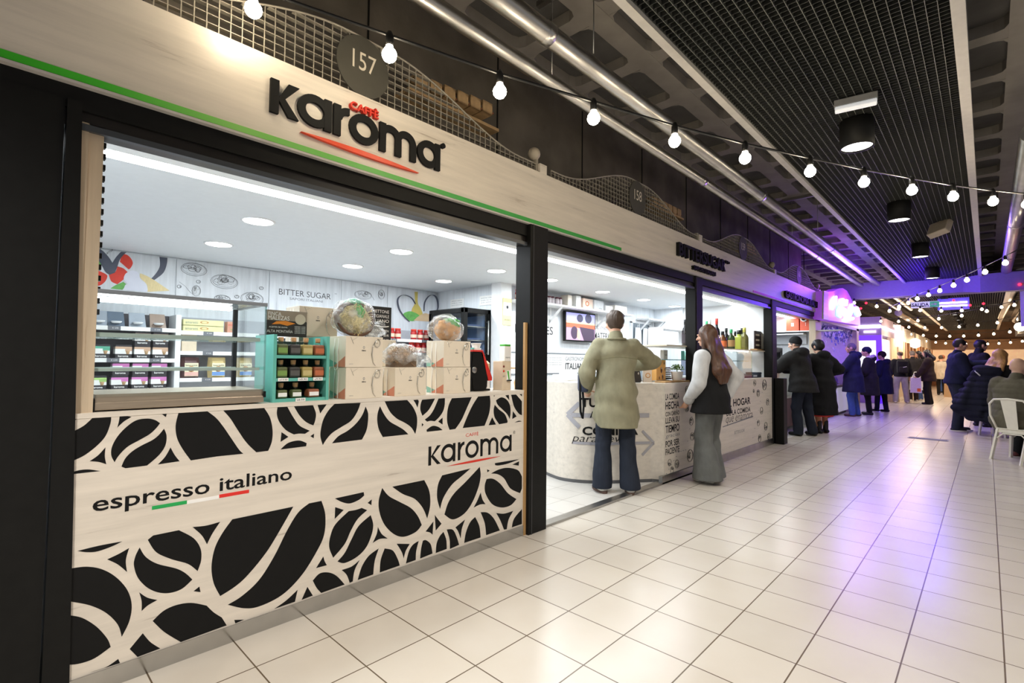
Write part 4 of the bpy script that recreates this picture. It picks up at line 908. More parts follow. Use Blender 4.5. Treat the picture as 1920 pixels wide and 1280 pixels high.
# shelving along the back wall
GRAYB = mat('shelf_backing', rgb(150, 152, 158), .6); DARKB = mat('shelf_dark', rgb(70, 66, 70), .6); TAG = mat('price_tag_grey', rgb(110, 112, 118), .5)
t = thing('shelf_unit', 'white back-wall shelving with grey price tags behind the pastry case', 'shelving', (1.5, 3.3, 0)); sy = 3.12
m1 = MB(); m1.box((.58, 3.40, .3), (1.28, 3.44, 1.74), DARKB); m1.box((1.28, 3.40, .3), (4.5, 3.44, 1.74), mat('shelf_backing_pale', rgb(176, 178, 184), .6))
for x in (.58, 1.255, 2.36, 3.45, 4.48): m1.box((x, sy, .3), (x+.045, 3.40, 1.74), WHITE)
local(m1, 'carcass', t)
levels = [(.625, 1.255, (1.60, 1.31, 1.03)), (1.30, 2.36, (1.585, 1.385, 1.12)), (2.405, 3.45, (1.6, 1.35, 1.1)), (3.495, 4.48, (1.60, 1.42, 1.15))]
for i, (a, b, zs) in enumerate(levels):
    for z in zs:
        m1 = MB(); m1.box((a, sy, z-.03), (b, 3.40, z), WHITE); m1.box((a, sy-.004, z-.034), (b, sy, z+.004), WHITEP)
        for k in range(2):
            xx = a+(b-a)*(.18+.5*k); m1.box((xx, sy-.007, z-.034), (xx+.09, sy-.004, z+.004), TAG); text(m1, '€ 3,90', (xx+.03, sy-.0075, z-.022), (xx+.075, sy-.0075, z-.022), .014, WHITEP)
        local(m1, 'shelf', t)
# coffee boxes
def coffee_box(colr, name):
    t = thing('coffee_box', '-', 'coffee box', (0, 0, 0), 0, 'capsule coffee boxes on the back shelves'); m1 = MB()
    m1.box((-.06, -.07, 0), (.06, .07, .125), mat('coffee_box_black', rgb(46, 42, 46), .45), bevel=.002); m1.box((-.061, -.0712, .042), (.061, .05, .108), WHITEP); m1.box((-.061, -.0718, .088), (.061, .05, .1085), colr); m1.box((.01, -.0718, .07), (.061, -.07, .09), colr)
    m1.lathe([(.012, .03), (.018, .06), (.018, .062)], mat('cup_print', rgb(196, 160, 120), .5), (.03, -.064, .01), 12); text(m1, 'karoma', (-.04, -.073, .014), (.035, -.073, .014), .018, WHITEP, bold=.02); m1.build('carton', t); return t
cb = {}
def put_box(kind, colr, x, z, label):
    if kind not in cb: cb[kind] = coffee_box(colr, kind); cb[kind].location = (x, sy+.085, z); cb[kind]['label'] = label
    else: dup(cb[kind], (x, sy+.085, z), label)
TEAB, BRNB, PNKB, LIMB = mat('band_teal', rgb(96, 178, 150), .5), mat('band_tan', rgb(206, 170, 142), .5), mat('band_pink', rgb(216, 130, 196), .5), mat('band_lime', rgb(172, 210, 124), .5)
put_box('t', TEAB, .70, 1.31, 'black coffee box with teal band, next to the jamb'); nth = ('first', 'second', 'third')
for k, x in enumerate((.86, 1.0, 1.14)):
    put_box('b', BRNB, x, 1.31, 'black coffee box with tan band, %s on the middle shelf' % nth[k])
    if k: put_box('b', BRNB, x, 1.436, 'black coffee box with tan band stacked over the %s of the middle shelf' % nth[k])
    put_box('p', PNKB, .84+.148*k, 1.03, 'coffee box with pink band, %s in the lower row' % nth[k]); put_box('p', PNKB, .845+.146*k, 1.156, 'coffee box with pink band, %s in the upper row' % nth[k])
put_box('l', LIMB, .685, 1.03, 'coffee box with lime band at the low shelf end by the jamb')
# packs with plates of food on the top shelf
pp = None
for k, (x, c) in enumerate(((.68, 0), (.80, 1), (.96, 0), (1.12, 2))):
    lab = ('clear food pack at the jamb end of the top shelf', 'dark food pack with a small plate, second on the top shelf', 'grey food pack with a cup, third on the top shelf', 'brown food pack with white dish, fourth on the top shelf')[k]
    t = thing('food_pack', lab, 'packet', (x, sy+.08, 1.60)); m1 = MB(); mm = (mat('pack_grey', rgb(160, 168, 178), .4), mat('pack_slate', rgb(96, 110, 126), .4), mat('pack_brown', rgb(150, 128, 112), .4))[c]
    m1.prism([(-.065, -.05, 0), (.065, -.05, 0), (.06, .02, .14), (-.06, .02, .14)], (0, .02, 0), mm); m1.build('pouch', t)
    m1 = MB(); m1.lathe([(.001, .0), (.03, .002), (.042, .015), (.04, .02)], WHITE, (0, -.055, .03), 16); m1.build('dish_picture', t)
# right bay: flat cartons, carton, cocoa tin, bags
YEL = mat('carton_yellow', rgb(226, 222, 164), .5, var=.08)
for k in range(2):
    pack('flat_carton', 'long flat yellow and white carton, %s of the pair behind the case' % ('lower', 'upper')[k], 'carton', (1.50, sy+.09, 1.585+k*.062), .36, .14, .058, YEL, (('amaretti', .05, .35, .3, .4, GREYP), ('o', .4, .62, .35, .45, BROWN)))
pack('small_carton', 'small red and green carton beside the flat yellow cartons', 'carton', (1.77, sy+.09, 1.585), .1, .1, .12, mat('carton_salmon', rgb(206, 150, 126), .5), (('pasta', .1, .8, .6, .2, REDL), ('verde', .3, .9, .25, .18, GREEN)))
t = thing('cocoa_tin', 'cream tin with a red oval badge behind the pastry case', 'tin', (1.38, sy+.08, 1.385)); m1 = MB(); m1.box((-.065, -.05, 0), (.065, .05, .175), mat('tin_cream', rgb(224, 206, 180), .4), bevel=.006); m1.build('body', t)
m1 = MB(); m1.lathe([(.001, .002), (.05, .002), (.052, 0)], REDL, (0, -.0505, .135), 20, Matrix.Rotation(PI/2, 4, 'X') @ Matrix.Diagonal((1, .45, 1, 1))); text(m1, 'Cacao', (-.035, -.054, .13), (.035, -.054, .13), .014, WHITEP); m1.build('badge', t)
tag(MB().box((2.0, sy+.03, 1.385), (2.3, sy+.2, 1.53), mat('pack_pale', rgb(198, 200, 206), .5)).build('pale_carton'), 'pale grey carton at the far end of the middle shelf behind the case', 'carton')
def food_bag(label, x, z, m, words, band, w_=.17, h=.21):
    t = thing('food_bag', label, 'bag', (x, sy+.075, z)); m1 = MB(); n = 8
    for i in range(n):
        f = lambda v: .055*math.sin(PI*min(.97, .08+v*.92))**.7+.004
        za, zb_ = h*i/n, h*(i+1)/n; wa = w_*(.46+.04*math.sin(PI*i/n)); wb = w_*(.46+.04*math.sin(PI*(i+1)/n)); da, db = f(i/n), f((i+1)/n)
        A = [(-wa, 0, za), (-wa*.6, -da, za), (wa*.6, -da, za), (wa, 0, za), (wa*.6, da, za), (-wa*.6, da, za)]; B = [(-wb, 0, zb_), (-wb*.6, -db, zb_), (wb*.6, -db, zb_), (wb, 0, zb_), (wb*.6, db, zb_), (-wb*.6, db, zb_)]
        for j in range(6): m1.face([A[j], A[(j+1) % 6], B[(j+1) % 6], B[j]], m, True)
    m1.build('pouch', t); m1 = MB(); m1.box((-w_*.33, -.062, h*.1), (w_*.36, -.058, h*.72), mat('bag_label', rgb(240, 232, 196), .5)); m1.box((-w_*.33, -.0635, h*.12), (w_*.36, -.0615, h*.3), band); text(m1, words, (-w_*.28, -.0635, h*.58), (w_*.3, -.0635, h*.58), h*.08, BLACKM)
    m1.lathe([(.001, .002), (.03, .002), (.03, 0)], BROWN, (0, -.0615, h*.44), 14, Matrix.Rotation(PI/2, 4, 'X')); m1.build('paper_label', t); return t
b0 = food_bag('dark brown bag with pink picture on the low shelf behind the case', 1.40, 1.12, mat('bag_brown', rgb(92, 58, 56), .4), 'biscotti', mat('bag_pink', rgb(226, 178, 166), .5))
BLU = mat('bag_blue', rgb(110, 150, 206), .5); GOLD = mat('bag_gold', rgb(206, 184, 128), .35)
b1 = food_bag('golden bag with blue wave, first beside the dark brown bag', 1.64, 1.12, GOLD, 'taralli', BLU)
dup(b1, (1.90, sy+.075, 1.12), 'golden bag with blue wave, second along the low shelf'); dup(b1, (2.16, sy+.075, 1.12), 'golden bag with blue wave, third along, behind the teal rack')
# sauce jars
sj = None
SAUCE = mat('sauce_red', rgb(176, 34, 34), .25, var=.2)
for k, (x, z, lab) in enumerate(((3.72, 1.60, 'first red sauce jar beside the chalk board'), (3.82, 1.60, 'second red sauce jar beside the chalk board'), (4.08, 1.60, 'first red sauce jar of three under the slate heart panel'), (4.19, 1.60, 'second red sauce jar of three under the slate heart panel'), (4.30, 1.60, 'third red sauce jar of three under the slate heart panel'),
        (4.05, 1.42, 'first red sauce jar on the lower dark shelf'), (4.15, 1.42, 'second red sauce jar on the lower dark shelf'), (4.25, 1.42, 'third red sauce jar on the lower dark shelf'))):
    if sj is None:
        sj = thing('sauce_jar', lab, 'jar', (x, sy+.07, z), 0, 'red sauce jars on the back shelves'); m1 = MB(); m1.lathe([(.03, 0), (.042, .008), (.044, .1), (.036, .118), (.036, .125)], SAUCE, seg=16); m1.build('glass', sj)
        m1 = MB(); m1.lathe([(.04, .123), (.04, .145), (.036, .147)], REDL, seg=16); m1.build('lid', sj); m1 = MB(); m1.lathe([(.0447, .03), (.0447, .075)], mat('label_peach', rgb(240, 206, 180), .5), seg=16, cap=False); m1.build('paper_label', sj)
    else: dup(sj, (x, sy+.07, z), lab)
# tall black oven in the corner
t = thing('oven', 'tall black oven with glass door in the corner of the coffee stall', 'oven', (4.4, 2.6, 0)); x0, x1, y0, y1 = 4.16, 4.63, 2.22, 2.95
m1 = MB(); m1.box((x0, y0, 1.0), (x0+.06, y0+.06, 2.0), BLACK); m1.box((x1-.05, y0, 1.0), (x1, y0+.06, 2.0), BLACK); m1.box((x0, y0, 1.93), (x1, y1, 2.0), BLACK, bevel=.01); m1.box((x0, y0, .9), (x1, y1, 1.25), BLACK); m1.box((x0, y1-.04, 1.2), (x1, y1, 1.95), mat('oven_blue', rgb(120, 150, 196), .4)); m1.box((x0, y1-.06, 1.2), (x0+.03, y1, 1.95), BLACK); m1.box((x1-.01, y0+.06, 1.2), (x1, y1, 1.95), mat('oven_blue', rgb(120, 150, 196), .4)); local(m1, 'housing', t)
m1 = MB(); m1.box((x0+.06, y0+.005, 1.25), (x1-.05, y0+.015, 1.93), GLASS); local(m1, 'glass_door', t)
m1 = MB(); m1.box((x0+.005, y0+.06, 1.25), (x0+.015, y1-.06, 1.93), GLASS); local(m1, 'side_glass', t)
for z in (1.4, 1.58, 1.76):
    m1 = MB(); m1.box((x0+.03, y0+.05, z), (x1-.02, y1-.06, z+.012), STEEL); m1.box((x0+.1, y0+.07, z+.012), (x1-.1, y1-.3, z+.035), mat('tray_blue', rgb(70, 86, 128), .4), bevel=.01); local(m1, 'rack', t)
m1 = MB(); m1.tube([(x1-.07, y0-.03, 1.4), (x1-.07, y0-.03, 1.85)], .012, STEEL, 8); m1.tube([(x1-.07, y0, 1.42), (x1-.07, y0-.03, 1.42)], .008, STEEL, 6); m1.tube([(x1-.07, y0, 1.83), (x1-.07, y0-.03, 1.83)], .008, STEEL, 6); local(m1, 'handle', t)
tag(MB().box((4.12, 2.2, 0), (4.66, 3.0, .9), WHITE).build('oven_cabinet'), 'white cabinet carrying the tall black oven', 'cabinet')
# framed signs on the side wall and yellow notice on the pier
for k, (ya, yb, za, zb_) in enumerate(((2.83, 3.12, 2.085, 2.21), (2.17, 2.49, 2.08, 2.21))):
    m1 = MB(); m1.box((4.672, ya, za), (4.682, yb, zb_), WHITEP); 
    for j in range(3): text(m1, ('postres caseros', 'pide tu café', 'gran selección')[j], (4.6715, yb-.03, za+.09-j*.03), (4.6715, ya+.03, za+.09-j*.03), .016, GREYP)
    tag(m1.build('notice'), ('small white notice on the side wall over the oven, nearer the corner', 'small white notice on the side wall near the pier')[k], 'notice')
m1 = MB(); m1.box((4.63, 1.99, 1.79), (4.79, 2.0, 2.147), mat('notice_yellow', rgb(226, 220, 150), .5)); m1.box((4.635, 1.9885, 1.92), (4.785, 1.991, 2.09), WHITEP); m1.lathe([(.001, .001), (.022, .001), (.022, 0)], DGREY, (4.71, 1.988, 2.03), 12, Matrix.Rotation(PI/2, 4, 'X')); text(m1, 'café solidario', (4.65, 1.9885, 1.85), (4.77, 1.9885, 1.85), .03, GREYP); tag(m1.build('notice'), 'yellow notice with a dark coffee bean on the white pier', 'notice')
# ================================================================ second and third opening: delicatessen
CURVE = [(5.0, 1.95), (4.78, 1.62), (4.60, 1.28), (4.48, 1.0), (4.455, .84), (4.50, .68), (4.60, .53), (4.74, .40), (4.92, .27), (5.12, .13), (5.17, .0)]
def smooth_curve(P, n=6):
    out = []
    for i in range(len(P)-1):
        p0, p1, p2, p3 = P[max(0, i-1)], P[i], P[i+1], P[min(len(P)-1, i+2)]
        for j in range(n):
            t = j/n; out.append(tuple(.5*(2*p1[k]+(p2[k]-p0[k])*t+(2*p0[k]-5*p1[k]+4*p2[k]-p3[k])*t*t+(3*p1[k]-p0[k]-3*p2[k]+p3[k])*t**3) for k in (0, 1)))
    return out+[P[-1]]
CV = smooth_curve(CURVE[:-1], 6)+[CURVE[-1]]
ARC = [0]
for i in range(1, len(CV)): ARC.append(ARC[-1]+math.dist(CV[i], CV[i-1]))
def curve_at(s, off=0):
    s = min(max(s, 0), ARC[-1]-1e-6); i = max(k for k in range(len(ARC)-1) if ARC[k] <= s); f = (s-ARC[i])/(ARC[i+1]-ARC[i])
    a, b = CV[i], CV[i+1]; tx, ty = (b[0]-a[0]), (b[1]-a[1]); L = math.hypot(tx, ty); nx, ny = ty/L, -tx/L
    return a[0]+tx*f+nx*off, a[1]+ty*f+ny*off
def curve_hit(px, py):
    d = AX_R*((px-960)/FPX)+AX_U*((640-py)/FPX)+AX_F; best = None
    for i in range(len(CV)-1):
        a, b = np.array(CV[i]), np.array(CV[i+1]); M_ = np.array([[d[0], -(b-a)[0]], [d[1], -(b-a)[1]]])
        if abs(np.linalg.det(M_)) < 1e-9: continue
        t, u = np.linalg.solve(M_, a-CAM[:2])
        if -.001 <= u <= 1.001 and t > 0 and (best is None or t < best[0]): best = (t, ARC[i]+u*(ARC[i+1]-ARC[i]), CAM[2]+t*d[2])
    return (best[1], best[2]) if best else (0, 0)
def bend(m1, off, flip=-1):
    """lay a flat drawing (x = along the front, z = height) on the curved front"""
    for v in m1.bm.verts:
        x, y = curve_at(v.co.x, off+abs(v.co.y)); v.co.x, v.co.y = x, y
DT = 1.07
deli = thing('counter', 'curved whitewashed entrance counter printed with arrows and the word COMIDA', 'counter', (5.2, .6, 0))
m1 = MB(); k = m1.mi(CREAM); rows = [[m1.bm.verts.new((x, y, z)) for z in (.03, DT)] for x, y in CV]
for a, b in zip(rows[:-1], rows[1:]): f = m1.bm.faces.new((a[0], b[0], b[1], a[1])); f.material_index = k; f.smooth = True
def art(px, py): s, z = curve_hit(px, py); return Vector((s, .0, z))
m2 = MB()
def atext(b_, pa, pb, h, m, **kw):
    a, b = art(*pa), art(*pb); z = (a.z+b.z)/2; text(m2, b_, (a.x, 0, z), (b.x, 0, z), h, m, **kw)
hpx = lambda px, y0, y1: abs(curve_hit(px, y0)[1]-curve_hit(px, y1)[1])
atext('TU', (1089, 763), (1120, 763), hpx(1095, 746, 763), BLACKM, bold=.03); atext('COMIDA', (1092, 815), (1196, 815), hpx(1095, 799, 815), BLACKM, bold=.03)
atext('para llevar', (1072, 832), (1180, 832), hpx(1095, 815, 834), BLACKM, shear=.35, bold=-.01); atext('pide', (1106, 784), (1160, 782), hpx(1095, 768, 784), BLACKM, shear=.35, bold=-.01)
def arrow(pa, pb, th, head, m):
    a, b = art(*pa), art(*pb); z = (a.z+b.z)/2; d = 1 if b.x > a.x else -1
    n = 14; xs = [a.x+(b.x-d*head*.3-a.x)*i/n for i in range(n+1)]
    for i in range(n): m2.face([(xs[i], 0, z-th/2), (xs[i+1], 0, z-th/2), (xs[i+1], 0, z+th/2), (xs[i], 0, z+th/2)], m)
    for s in (1, -1):
        dx, dz = -d*head, s*head*.95; L = math.hypot(dx, dz); px_, pz_ = -dz/L*th*.5, dx/L*th*.5
        for j in range(6):
            u, v_ = j/6, (j+1)/6; qa = (b.x+dx*u, z+dz*u); qb = (b.x+dx*v_, z+dz*v_)
            m2.face([(qa[0]-px_, .0003, qa[1]-pz_), (qb[0]-px_, .0003, qb[1]-pz_), (qb[0]+px_, .0003, qb[1]+pz_), (qa[0]+px_, .0003, qa[1]+pz_)], m)
ARR = mat('arrow_grey', rgb(166, 164, 170), .5)
arrow((1217, 778), (1064, 777), .048, .14, ARR); arrow((1074, 829), (1226, 830), .03, .14, ARR)
bend(m2, .005); me = bpy.data.meshes.new('print'); m2.bm.to_mesh(me)
for f in me.polygons: pass
mm = m2.mats; base = len(m1.mats)
tmp = [m1.mi(x) for x in mm]; vs = [m1.bm.verts.new(v.co) for v in me.vertices]
for p in me.polygons:
    try: f = m1.bm.faces.new([vs[i] for i in p.vertices]); f.material_index = tmp[p.material_index]
    except ValueError: pass
m2.bm.free()
local(m1, 'curved_front', deli)
m1 = MB(); top = [(x, y, DT) for x, y in CV]+[(5.96, .0, DT), (5.96, .5, DT), (5.5, .55, DT), (5.25, .8, DT), (5.2, 1.2, DT), (5.4, 1.95, DT)]; m1.prism(top, (0, 0, .018), CREAM); local(m1, 'worktop', deli)
m1 = MB(); rows = [[m1.bm.verts.new((curve_at(s, .004)[0], curve_at(s, .004)[1], z)) for z in (0, .035)] for s in ARC]; k = m1.mi(mat('base_dark', rgb(90, 90, 92), .4))
for a, b in zip(rows[:-1], rows[1:]): f = m1.bm.faces.new((a[0], b[0], b[1], a[1])); f.material_index = k
local(m1, 'dark_base', deli)
# doodle prints
def doodle(m1, x, z, r, seed, y=-.0014):
    R = random.Random(seed); m1.tube([(x+r*math.cos(2*PI*i/14), y, z+r*.95*math.sin(2*PI*i/14)) for i in range(14)], r*.09, DGREY, 4, closed=True, flat=.15)
    for _ in range(3):
        a = R.uniform(0, 6); q = r*R.uniform(.2, .5); c = (x+r*.4*math.cos(a), z+r*.4*math.sin(a))
        m1.tube([(c[0]+q*math.cos(2*PI*i/10), y, c[1]+q*.7*math.sin(2*PI*i/10)) for i in range(10)], r*.07, DGREY, 4, closed=True, flat=.15)
def dash(m1, x, z, a, L=.02): m1.box((x-L, -.0012, z-.003), (x+L, 0, z+.003), GREYP)
t = thing('serving_counter', 'whitewashed counter printed LA COMIDA HECHA between the curved counter and the second post', 'counter', (5.55, .02, 0))
m1 = MB(); m1.box((5.165, -.0005, .09), (5.955, .03, DT), CREAM)
for b_, za, zb_ in (('LA COMIDA', .905, .975), ('HECHA', .80, .885), ('CON CARIÑO', .725, .785), ('LLEVA SU', .645, .71), ('TIEMPO', .54, .625), ('gracias', .475, .525), ('POR SER', .385, .455), ('PACIENTE', .30, .37)):
    text(m1, b_, (5.18, -.0012, za), (5.52, -.0012, za), zb_-za, BLACKM if b_ != 'gracias' else GREYP, bold=.02 if b_ != 'gracias' else 0, shear=.3 if b_ == 'gracias' else 0)
for x, z, r, s in ((5.73, 1.0, .05, 1), (5.72, .78, .045, 2), (5.84, .62, .05, 3), (5.86, .44, .05, 4), (5.27, .21, .04, 5), (5.45, .17, .05, 6), (5.8, .22, .075, 7), (5.33, .02+.1, .04, 8)): doodle(m1, x, z, r, s)
for k in range(12): dash(m1, 5.2+.06*k, .1+((k*37) % 17)/17*.22 if k < 6 else .35+((k*29) % 13)/13*.6 if k > 8 else .3, 0, .012)
local(m1, 'panel', t); m1 = MB(); m1.box((5.08, -.012, 0), (5.955, .03, .085), STEELD); local(m1, 'kick_plate', t, 'steel kick plate')
t = thing('serving_counter', 'whitewashed counter printed EL HOGAR DE LA COMIDA in the third opening', 'counter', (7.55, .02, 0))
m1 = MB(); m1.box((6.17, -.0005, .1), (8.94, .03, DT), CREAM)
for b_, pa, pb, h, kw in (('EL HOGAR', (1362, 763.5), (1407, 757.5), .105, dict(bold=.025)), ('DE LA COMIDA', (1362, 779), (1407, 772.5), .075, dict(bold=.02)), ('que enamora', (1360, 797), (1410, 788), .11, dict(shear=.3, bold=-.01)), ('BITTERSUGAR', (1377, 814), (1396, 809), .045, dict())):
    a, b = on(*pa), on(*pb); z = (a.z+b.z)/2; text(m1, b_, (a.x, -.0012, z), (b.x, -.0012, z), h, BLACKM if 'BITTER' not in b_ else GREYP, **kw)
a, b = on(1355, 801), on(1412, 788); m1.prism([(a.x, -.0012, a.z), (b.x, -.0012, a.z+.05), (b.x, -.0012, a.z+.07), (a.x, -.0012, a.z+.012)], (0, .001, 0), GREYP)
for x, z, r, s in ((8.1, 1.02, .05, 11), (8.55, .98, .09, 12), (8.25, .86, .06, 13), (8.7, .7, .06, 14), (8.4, .58, .06, 15), (8.25, .4, .05, 16), (8.6, .32, .07, 17), (8.3, .16, .06, 18), (8.75, .14, .06, 19), (8.05, .9, .03, 20), (6.4, .9, .06, 21), (6.6, .6, .06, 22), (6.35, .35, .06, 23)): doodle(m1, x, z, r, s)
for k in range(10): dash(m1, 8.0+.09*k, .2+((k*37) % 17)/17*.75, 0, .016)
local(m1, 'panel', t); m1 = MB(); m1.box((6.17, -.012, 0), (8.94, .03, .1), STEELD); local(m1, 'kick_plate', t, 'steel kick plate'); m1 = MB(); m1.box((6.17, -.002, DT), (8.94, .62, DT+.02), CREAM); m1.box((5.96, .13, DT), (6.17, .62, DT+.02), CREAM); local(m1, 'worktop', t)
WT = DT+.02
# second glass case with its wooden top
t = thing('display_case', 'long glass deli case with bottles standing on its top in the third opening', 'display case', (7.2, .36, WT)); x0, x1, y0, y1 = 5.42, 8.36, .12, .58
m1 = MB(); m1.box((6.19, y0, WT), (x1, y1, WT+.03), mat('case_maroon', rgb(120, 70, 76), .4)); m1.box((6.19, y0, WT+.03), (x1, y1, WT+.05), STEEL); m1.box((5.5, .2, WT), (5.95, y1, WT+.02), STEEL); local(m1, 'base', t)
m1 = MB(); m1.box((x0, y0-.02, 1.515), (9.02, y1, 1.53), mat('case_top_beech', rgb(222, 212, 190), .4)); local(m1, 'top_board', t)
for a, b in ((6.19, 7.23), (7.24, 8.36)):
    m1 = MB(); m1.box((a, y0, WT+.05), (b, y0+.006, 1.515), GLASS); m1.box((b-.006, y0-.002, WT+.05), (b+.002, y0+.008, 1.515), GLASSE); local(m1, 'glass_front', t)
m1 = MB(); m1.box((x1-.006, y0, WT+.05), (x1, y1, 1.515), GLASS); local(m1, 'glass_side', t)
m1 = MB(); m1.box((x0, y0+.05, 1.35), (x1, y1, 1.357), GLASS); m1.box((x0, y0+.046, 1.348), (x1, y0+.052, 1.36), GLASSE); local(m1, 'glass_shelf', t)
m1 = MB(); m1.box((6.4, y0+.03, 1.497), (8.3, y0+.06, 1.512), LED); local(m1, 'light_tube', t, 'glowing light tube')
for x in (x0, x1-.02, 9.0):
    m1 = MB(); m1.box((x, y1-.02, WT+.02), (x+.02, y1, 1.515), STEEL); local(m1, 'post', t)
lamp('case_lamp', 'AREA', (7.3, .3, 1.49), 8, (1, .96, .96), 1.8, .04)  # lamp added to brighten the inside of the deli case
for k, (x, c, lab) in enumerate(((7.45, (206, 150, 140), 'tray of pink sliced meat'), (7.75, (226, 216, 196), 'tray of pale cheese'), (8.08, (168, 70, 62), 'tray of dark red salami'), (7.1, (216, 196, 150), 'tray of yellow antipasti behind the long hair'))):
    t = thing('food_tray', lab+' in the deli case', 'food tray', (x, .34, WT+.05)); m1 = MB(); m1.box((-.13, -.17, 0), (.13, .17, .02), STEEL, bevel=.004); m1.build('tray', t)
    m1 = MB(); R = random.Random(k)
    for j in range(12): blob(m1, (R.uniform(-.09, .09), R.uniform(-.13, .13), .035), (.035, .045, .018), mat('food_%d' % k, rgb(*c), .45, var=.15), j+k*20, .2, 10)
    m1.build('food', t)
t = thing('meat_slicer', 'grey meat slicer with round blade inside the deli case', 'meat slicer', (7.65, .75, WT-.1)); m1 = MB(); m1.lathe([(.001, .015), (.13, .012), (.14, 0), (.13, -.01)], STEEL, (0, 0, .3), 30, Matrix.Rotation(PI/2, 4, 'X')); m1.build('blade', t)
m1 = MB(); m1.box((-.2, .03, .0), (.2, .3, .1), mat('slicer_grey', rgb(120, 130, 150), .3, .5), bevel=.02); m1.box((-.05, .03, .1), (.12, .2, .4), mat('slicer_grey', rgb(120, 130, 150), .3, .5), bevel=.03); m1.build('body', t)
tag(MB().box((6.9, .68, 0), (8.4, 1.1, WT-.1), WHITE).build('back_counter'), 'white back counter carrying the meat slicer', 'cabinet')
# bottles
def bottle(label, px, y_base, y_top, Yp, prof, body, cap, lab=None, square=False):
    b, tp = at(px, y_base, Y=Yp), at(px, y_top, Y=Yp); zb_ = 1.53; h = max(.18, tp.z-zb_)
    t = thing('glass_bottle', label, 'bottle', (b.x, Yp, zb_), 0, 'bottles on the deli case'); r = prof
    m1 = MB()
    if square: m1.box((-r, -r*.7, 0), (r, r*.7, h*.68), body, bevel=.012); m1.lathe([(r*.5, h*.66), (r*.32, h*.78), (r*.3, h*.92)], body, seg=14)
    else: m1.lathe([(r*.9, 0), (r, .01), (r, h*.55), (r*.85, h*.64), (r*.42, h*.72), (r*.36, h*.8), (r*.36, h*.97)], body, seg=18)
    m1.build('glass', t)
    m1 = MB(); m1.lathe([(r*.42, h*.80), (r*.42, h), (r*.3, h*1.005)], cap, seg=14); m1.build('cap', t)
    if lab:
        m1 = MB()
        if square: m1.box((-r*.8, -r*.7-.0015, h*.15), (r*.8, -r*.7-.0003, h*.55), lab)
        else: m1.lathe([(r*1.012, h*.14), (r*1.012, h*.46)], lab, seg=18, cap=False)
        m1.build('paper_label', t)
    return t
WINE = mat('bottle_dark', rgb(28, 22, 26), .12); OLV = mat('bottle_olive', rgb(120, 116, 70), .15); LIME = mat('bottle_lime', rgb(186, 196, 92), .2); AMB = mat('bottle_amber', rgb(96, 56, 28), .15); GRNB = mat('bottle_green', rgb(52, 70, 40), .15)
FOIL = mat('foil_yellow', rgb(196, 192, 96), .4); CAPB = mat('cap_black', rgb(26, 26, 28), .4); CAPG = mat('cap_green', rgb(60, 176, 112), .4); TAN = mat('label_tan', rgb(186, 146, 98), .5); CRL = mat('label_cream', rgb(230, 220, 196), .5); CAPR = mat('cap_red', rgb(190, 50, 40), .4); ORL = mat('label_orange', rgb(206, 108, 60), .5)
bottle('dark wine bottle nearest the entrance on the deli case', 1285, 643, 599, .3, .045, WINE, CAPB, mat('label_dark', rgb(52, 44, 52), .5))
bottle('dark wine bottle with yellow foil just left of the second post', 1297, 643, 592, .35, .045, WINE, FOIL, CRL)
bottle('squat amber bottle with orange label beside the long chestnut hair', 1355, 646, 621, .3, .06, AMB, CAPB, ORL)
bottle('plain dark bottle between the amber and tan-labelled ones', 1362, 646, 615, .35, .05, WINE, CAPB)
bottle('bottle with green foil and tan label', 1371, 648, 617, .28, .055, GRNB, CAPG, TAN)
bottle('dark bottle with yellow label', 1378.5, 649, 621, .32, .045, WINE, CAPB, FOIL)
bottle('square lime yellow bottle with black cap', 1386, 650, 619, .26, .085, LIME, CAPB, mat('label_lime', rgb(206, 210, 128), .5), True)
bottle('slender olive green bottle at the end of the bottle row', 1396, 650, 614, .28, .06, OLV, FOIL)
bottle('tall bottle with red and white cap in the back row above the long hair', 1344, 645, 597, .45, .05, WINE, CAPR, CRL)
bottle('dark bottle with white collar in the back row above the chestnut hair', 1331, 644, 599, .45, .045, WINE, WHITEP, CRL)
bottle('pale green bottle in the back row near the second post', 1325, 644, 602, .45, .045, OLV, CAPG)
bottle('green bottle behind the lime yellow one', 1391, 649, 615, .42, .05, GRNB, CAPB)
WSX = 9.05
# shelf with three small bottles behind
tag(MB().box((7.4, 1.15, 1.86), (8.5, 1.4, 1.885), WHITE).build('hanging_shelf'), 'white shelf hanging behind the bottle row', 'shelf')
C.objects['hanging_shelf']; sup = MB(); sup.box((8.49, 1.0, 0), (8.53, 1.25, 1.9), WHITE); sup.box((7.38, 1.0, 0), (7.42, 1.25, 1.9), WHITE); sup.bm.free()
for x in (8.49, 7.38): sup = MB(); sup.box((x, 1.15, 0), (x+.04, 1.4, 1.86), WHITE); o = sup.build('upright'); o.parent = C.objects['hanging_shelf']
b0 = None
for k, px in enumerate((1357.5, 1362.5, 1367.5)):
    x = at(px, 605, Y=1.26).x; lab = 'small dark bottle with white label on the hanging shelf, %s of three' % nth[k]
    if b0 is None:
        b0 = thing('small_bottle', lab, 'bottle', (x, 1.26, 1.885), 0, 'small bottles on the hanging shelf'); m1 = MB(); m1.lathe([(.03, 0), (.032, .01), (.032, .1), (.014, .14), (.014, .2)], WINE, seg=14); m1.build('glass', b0); m1 = MB(); m1.lathe([(.0325, .03), (.0325, .085)], WHITEP, seg=14, cap=False); m1.build('paper_label', b0)
    else: dup(b0, (x, 1.26, 1.885), lab)
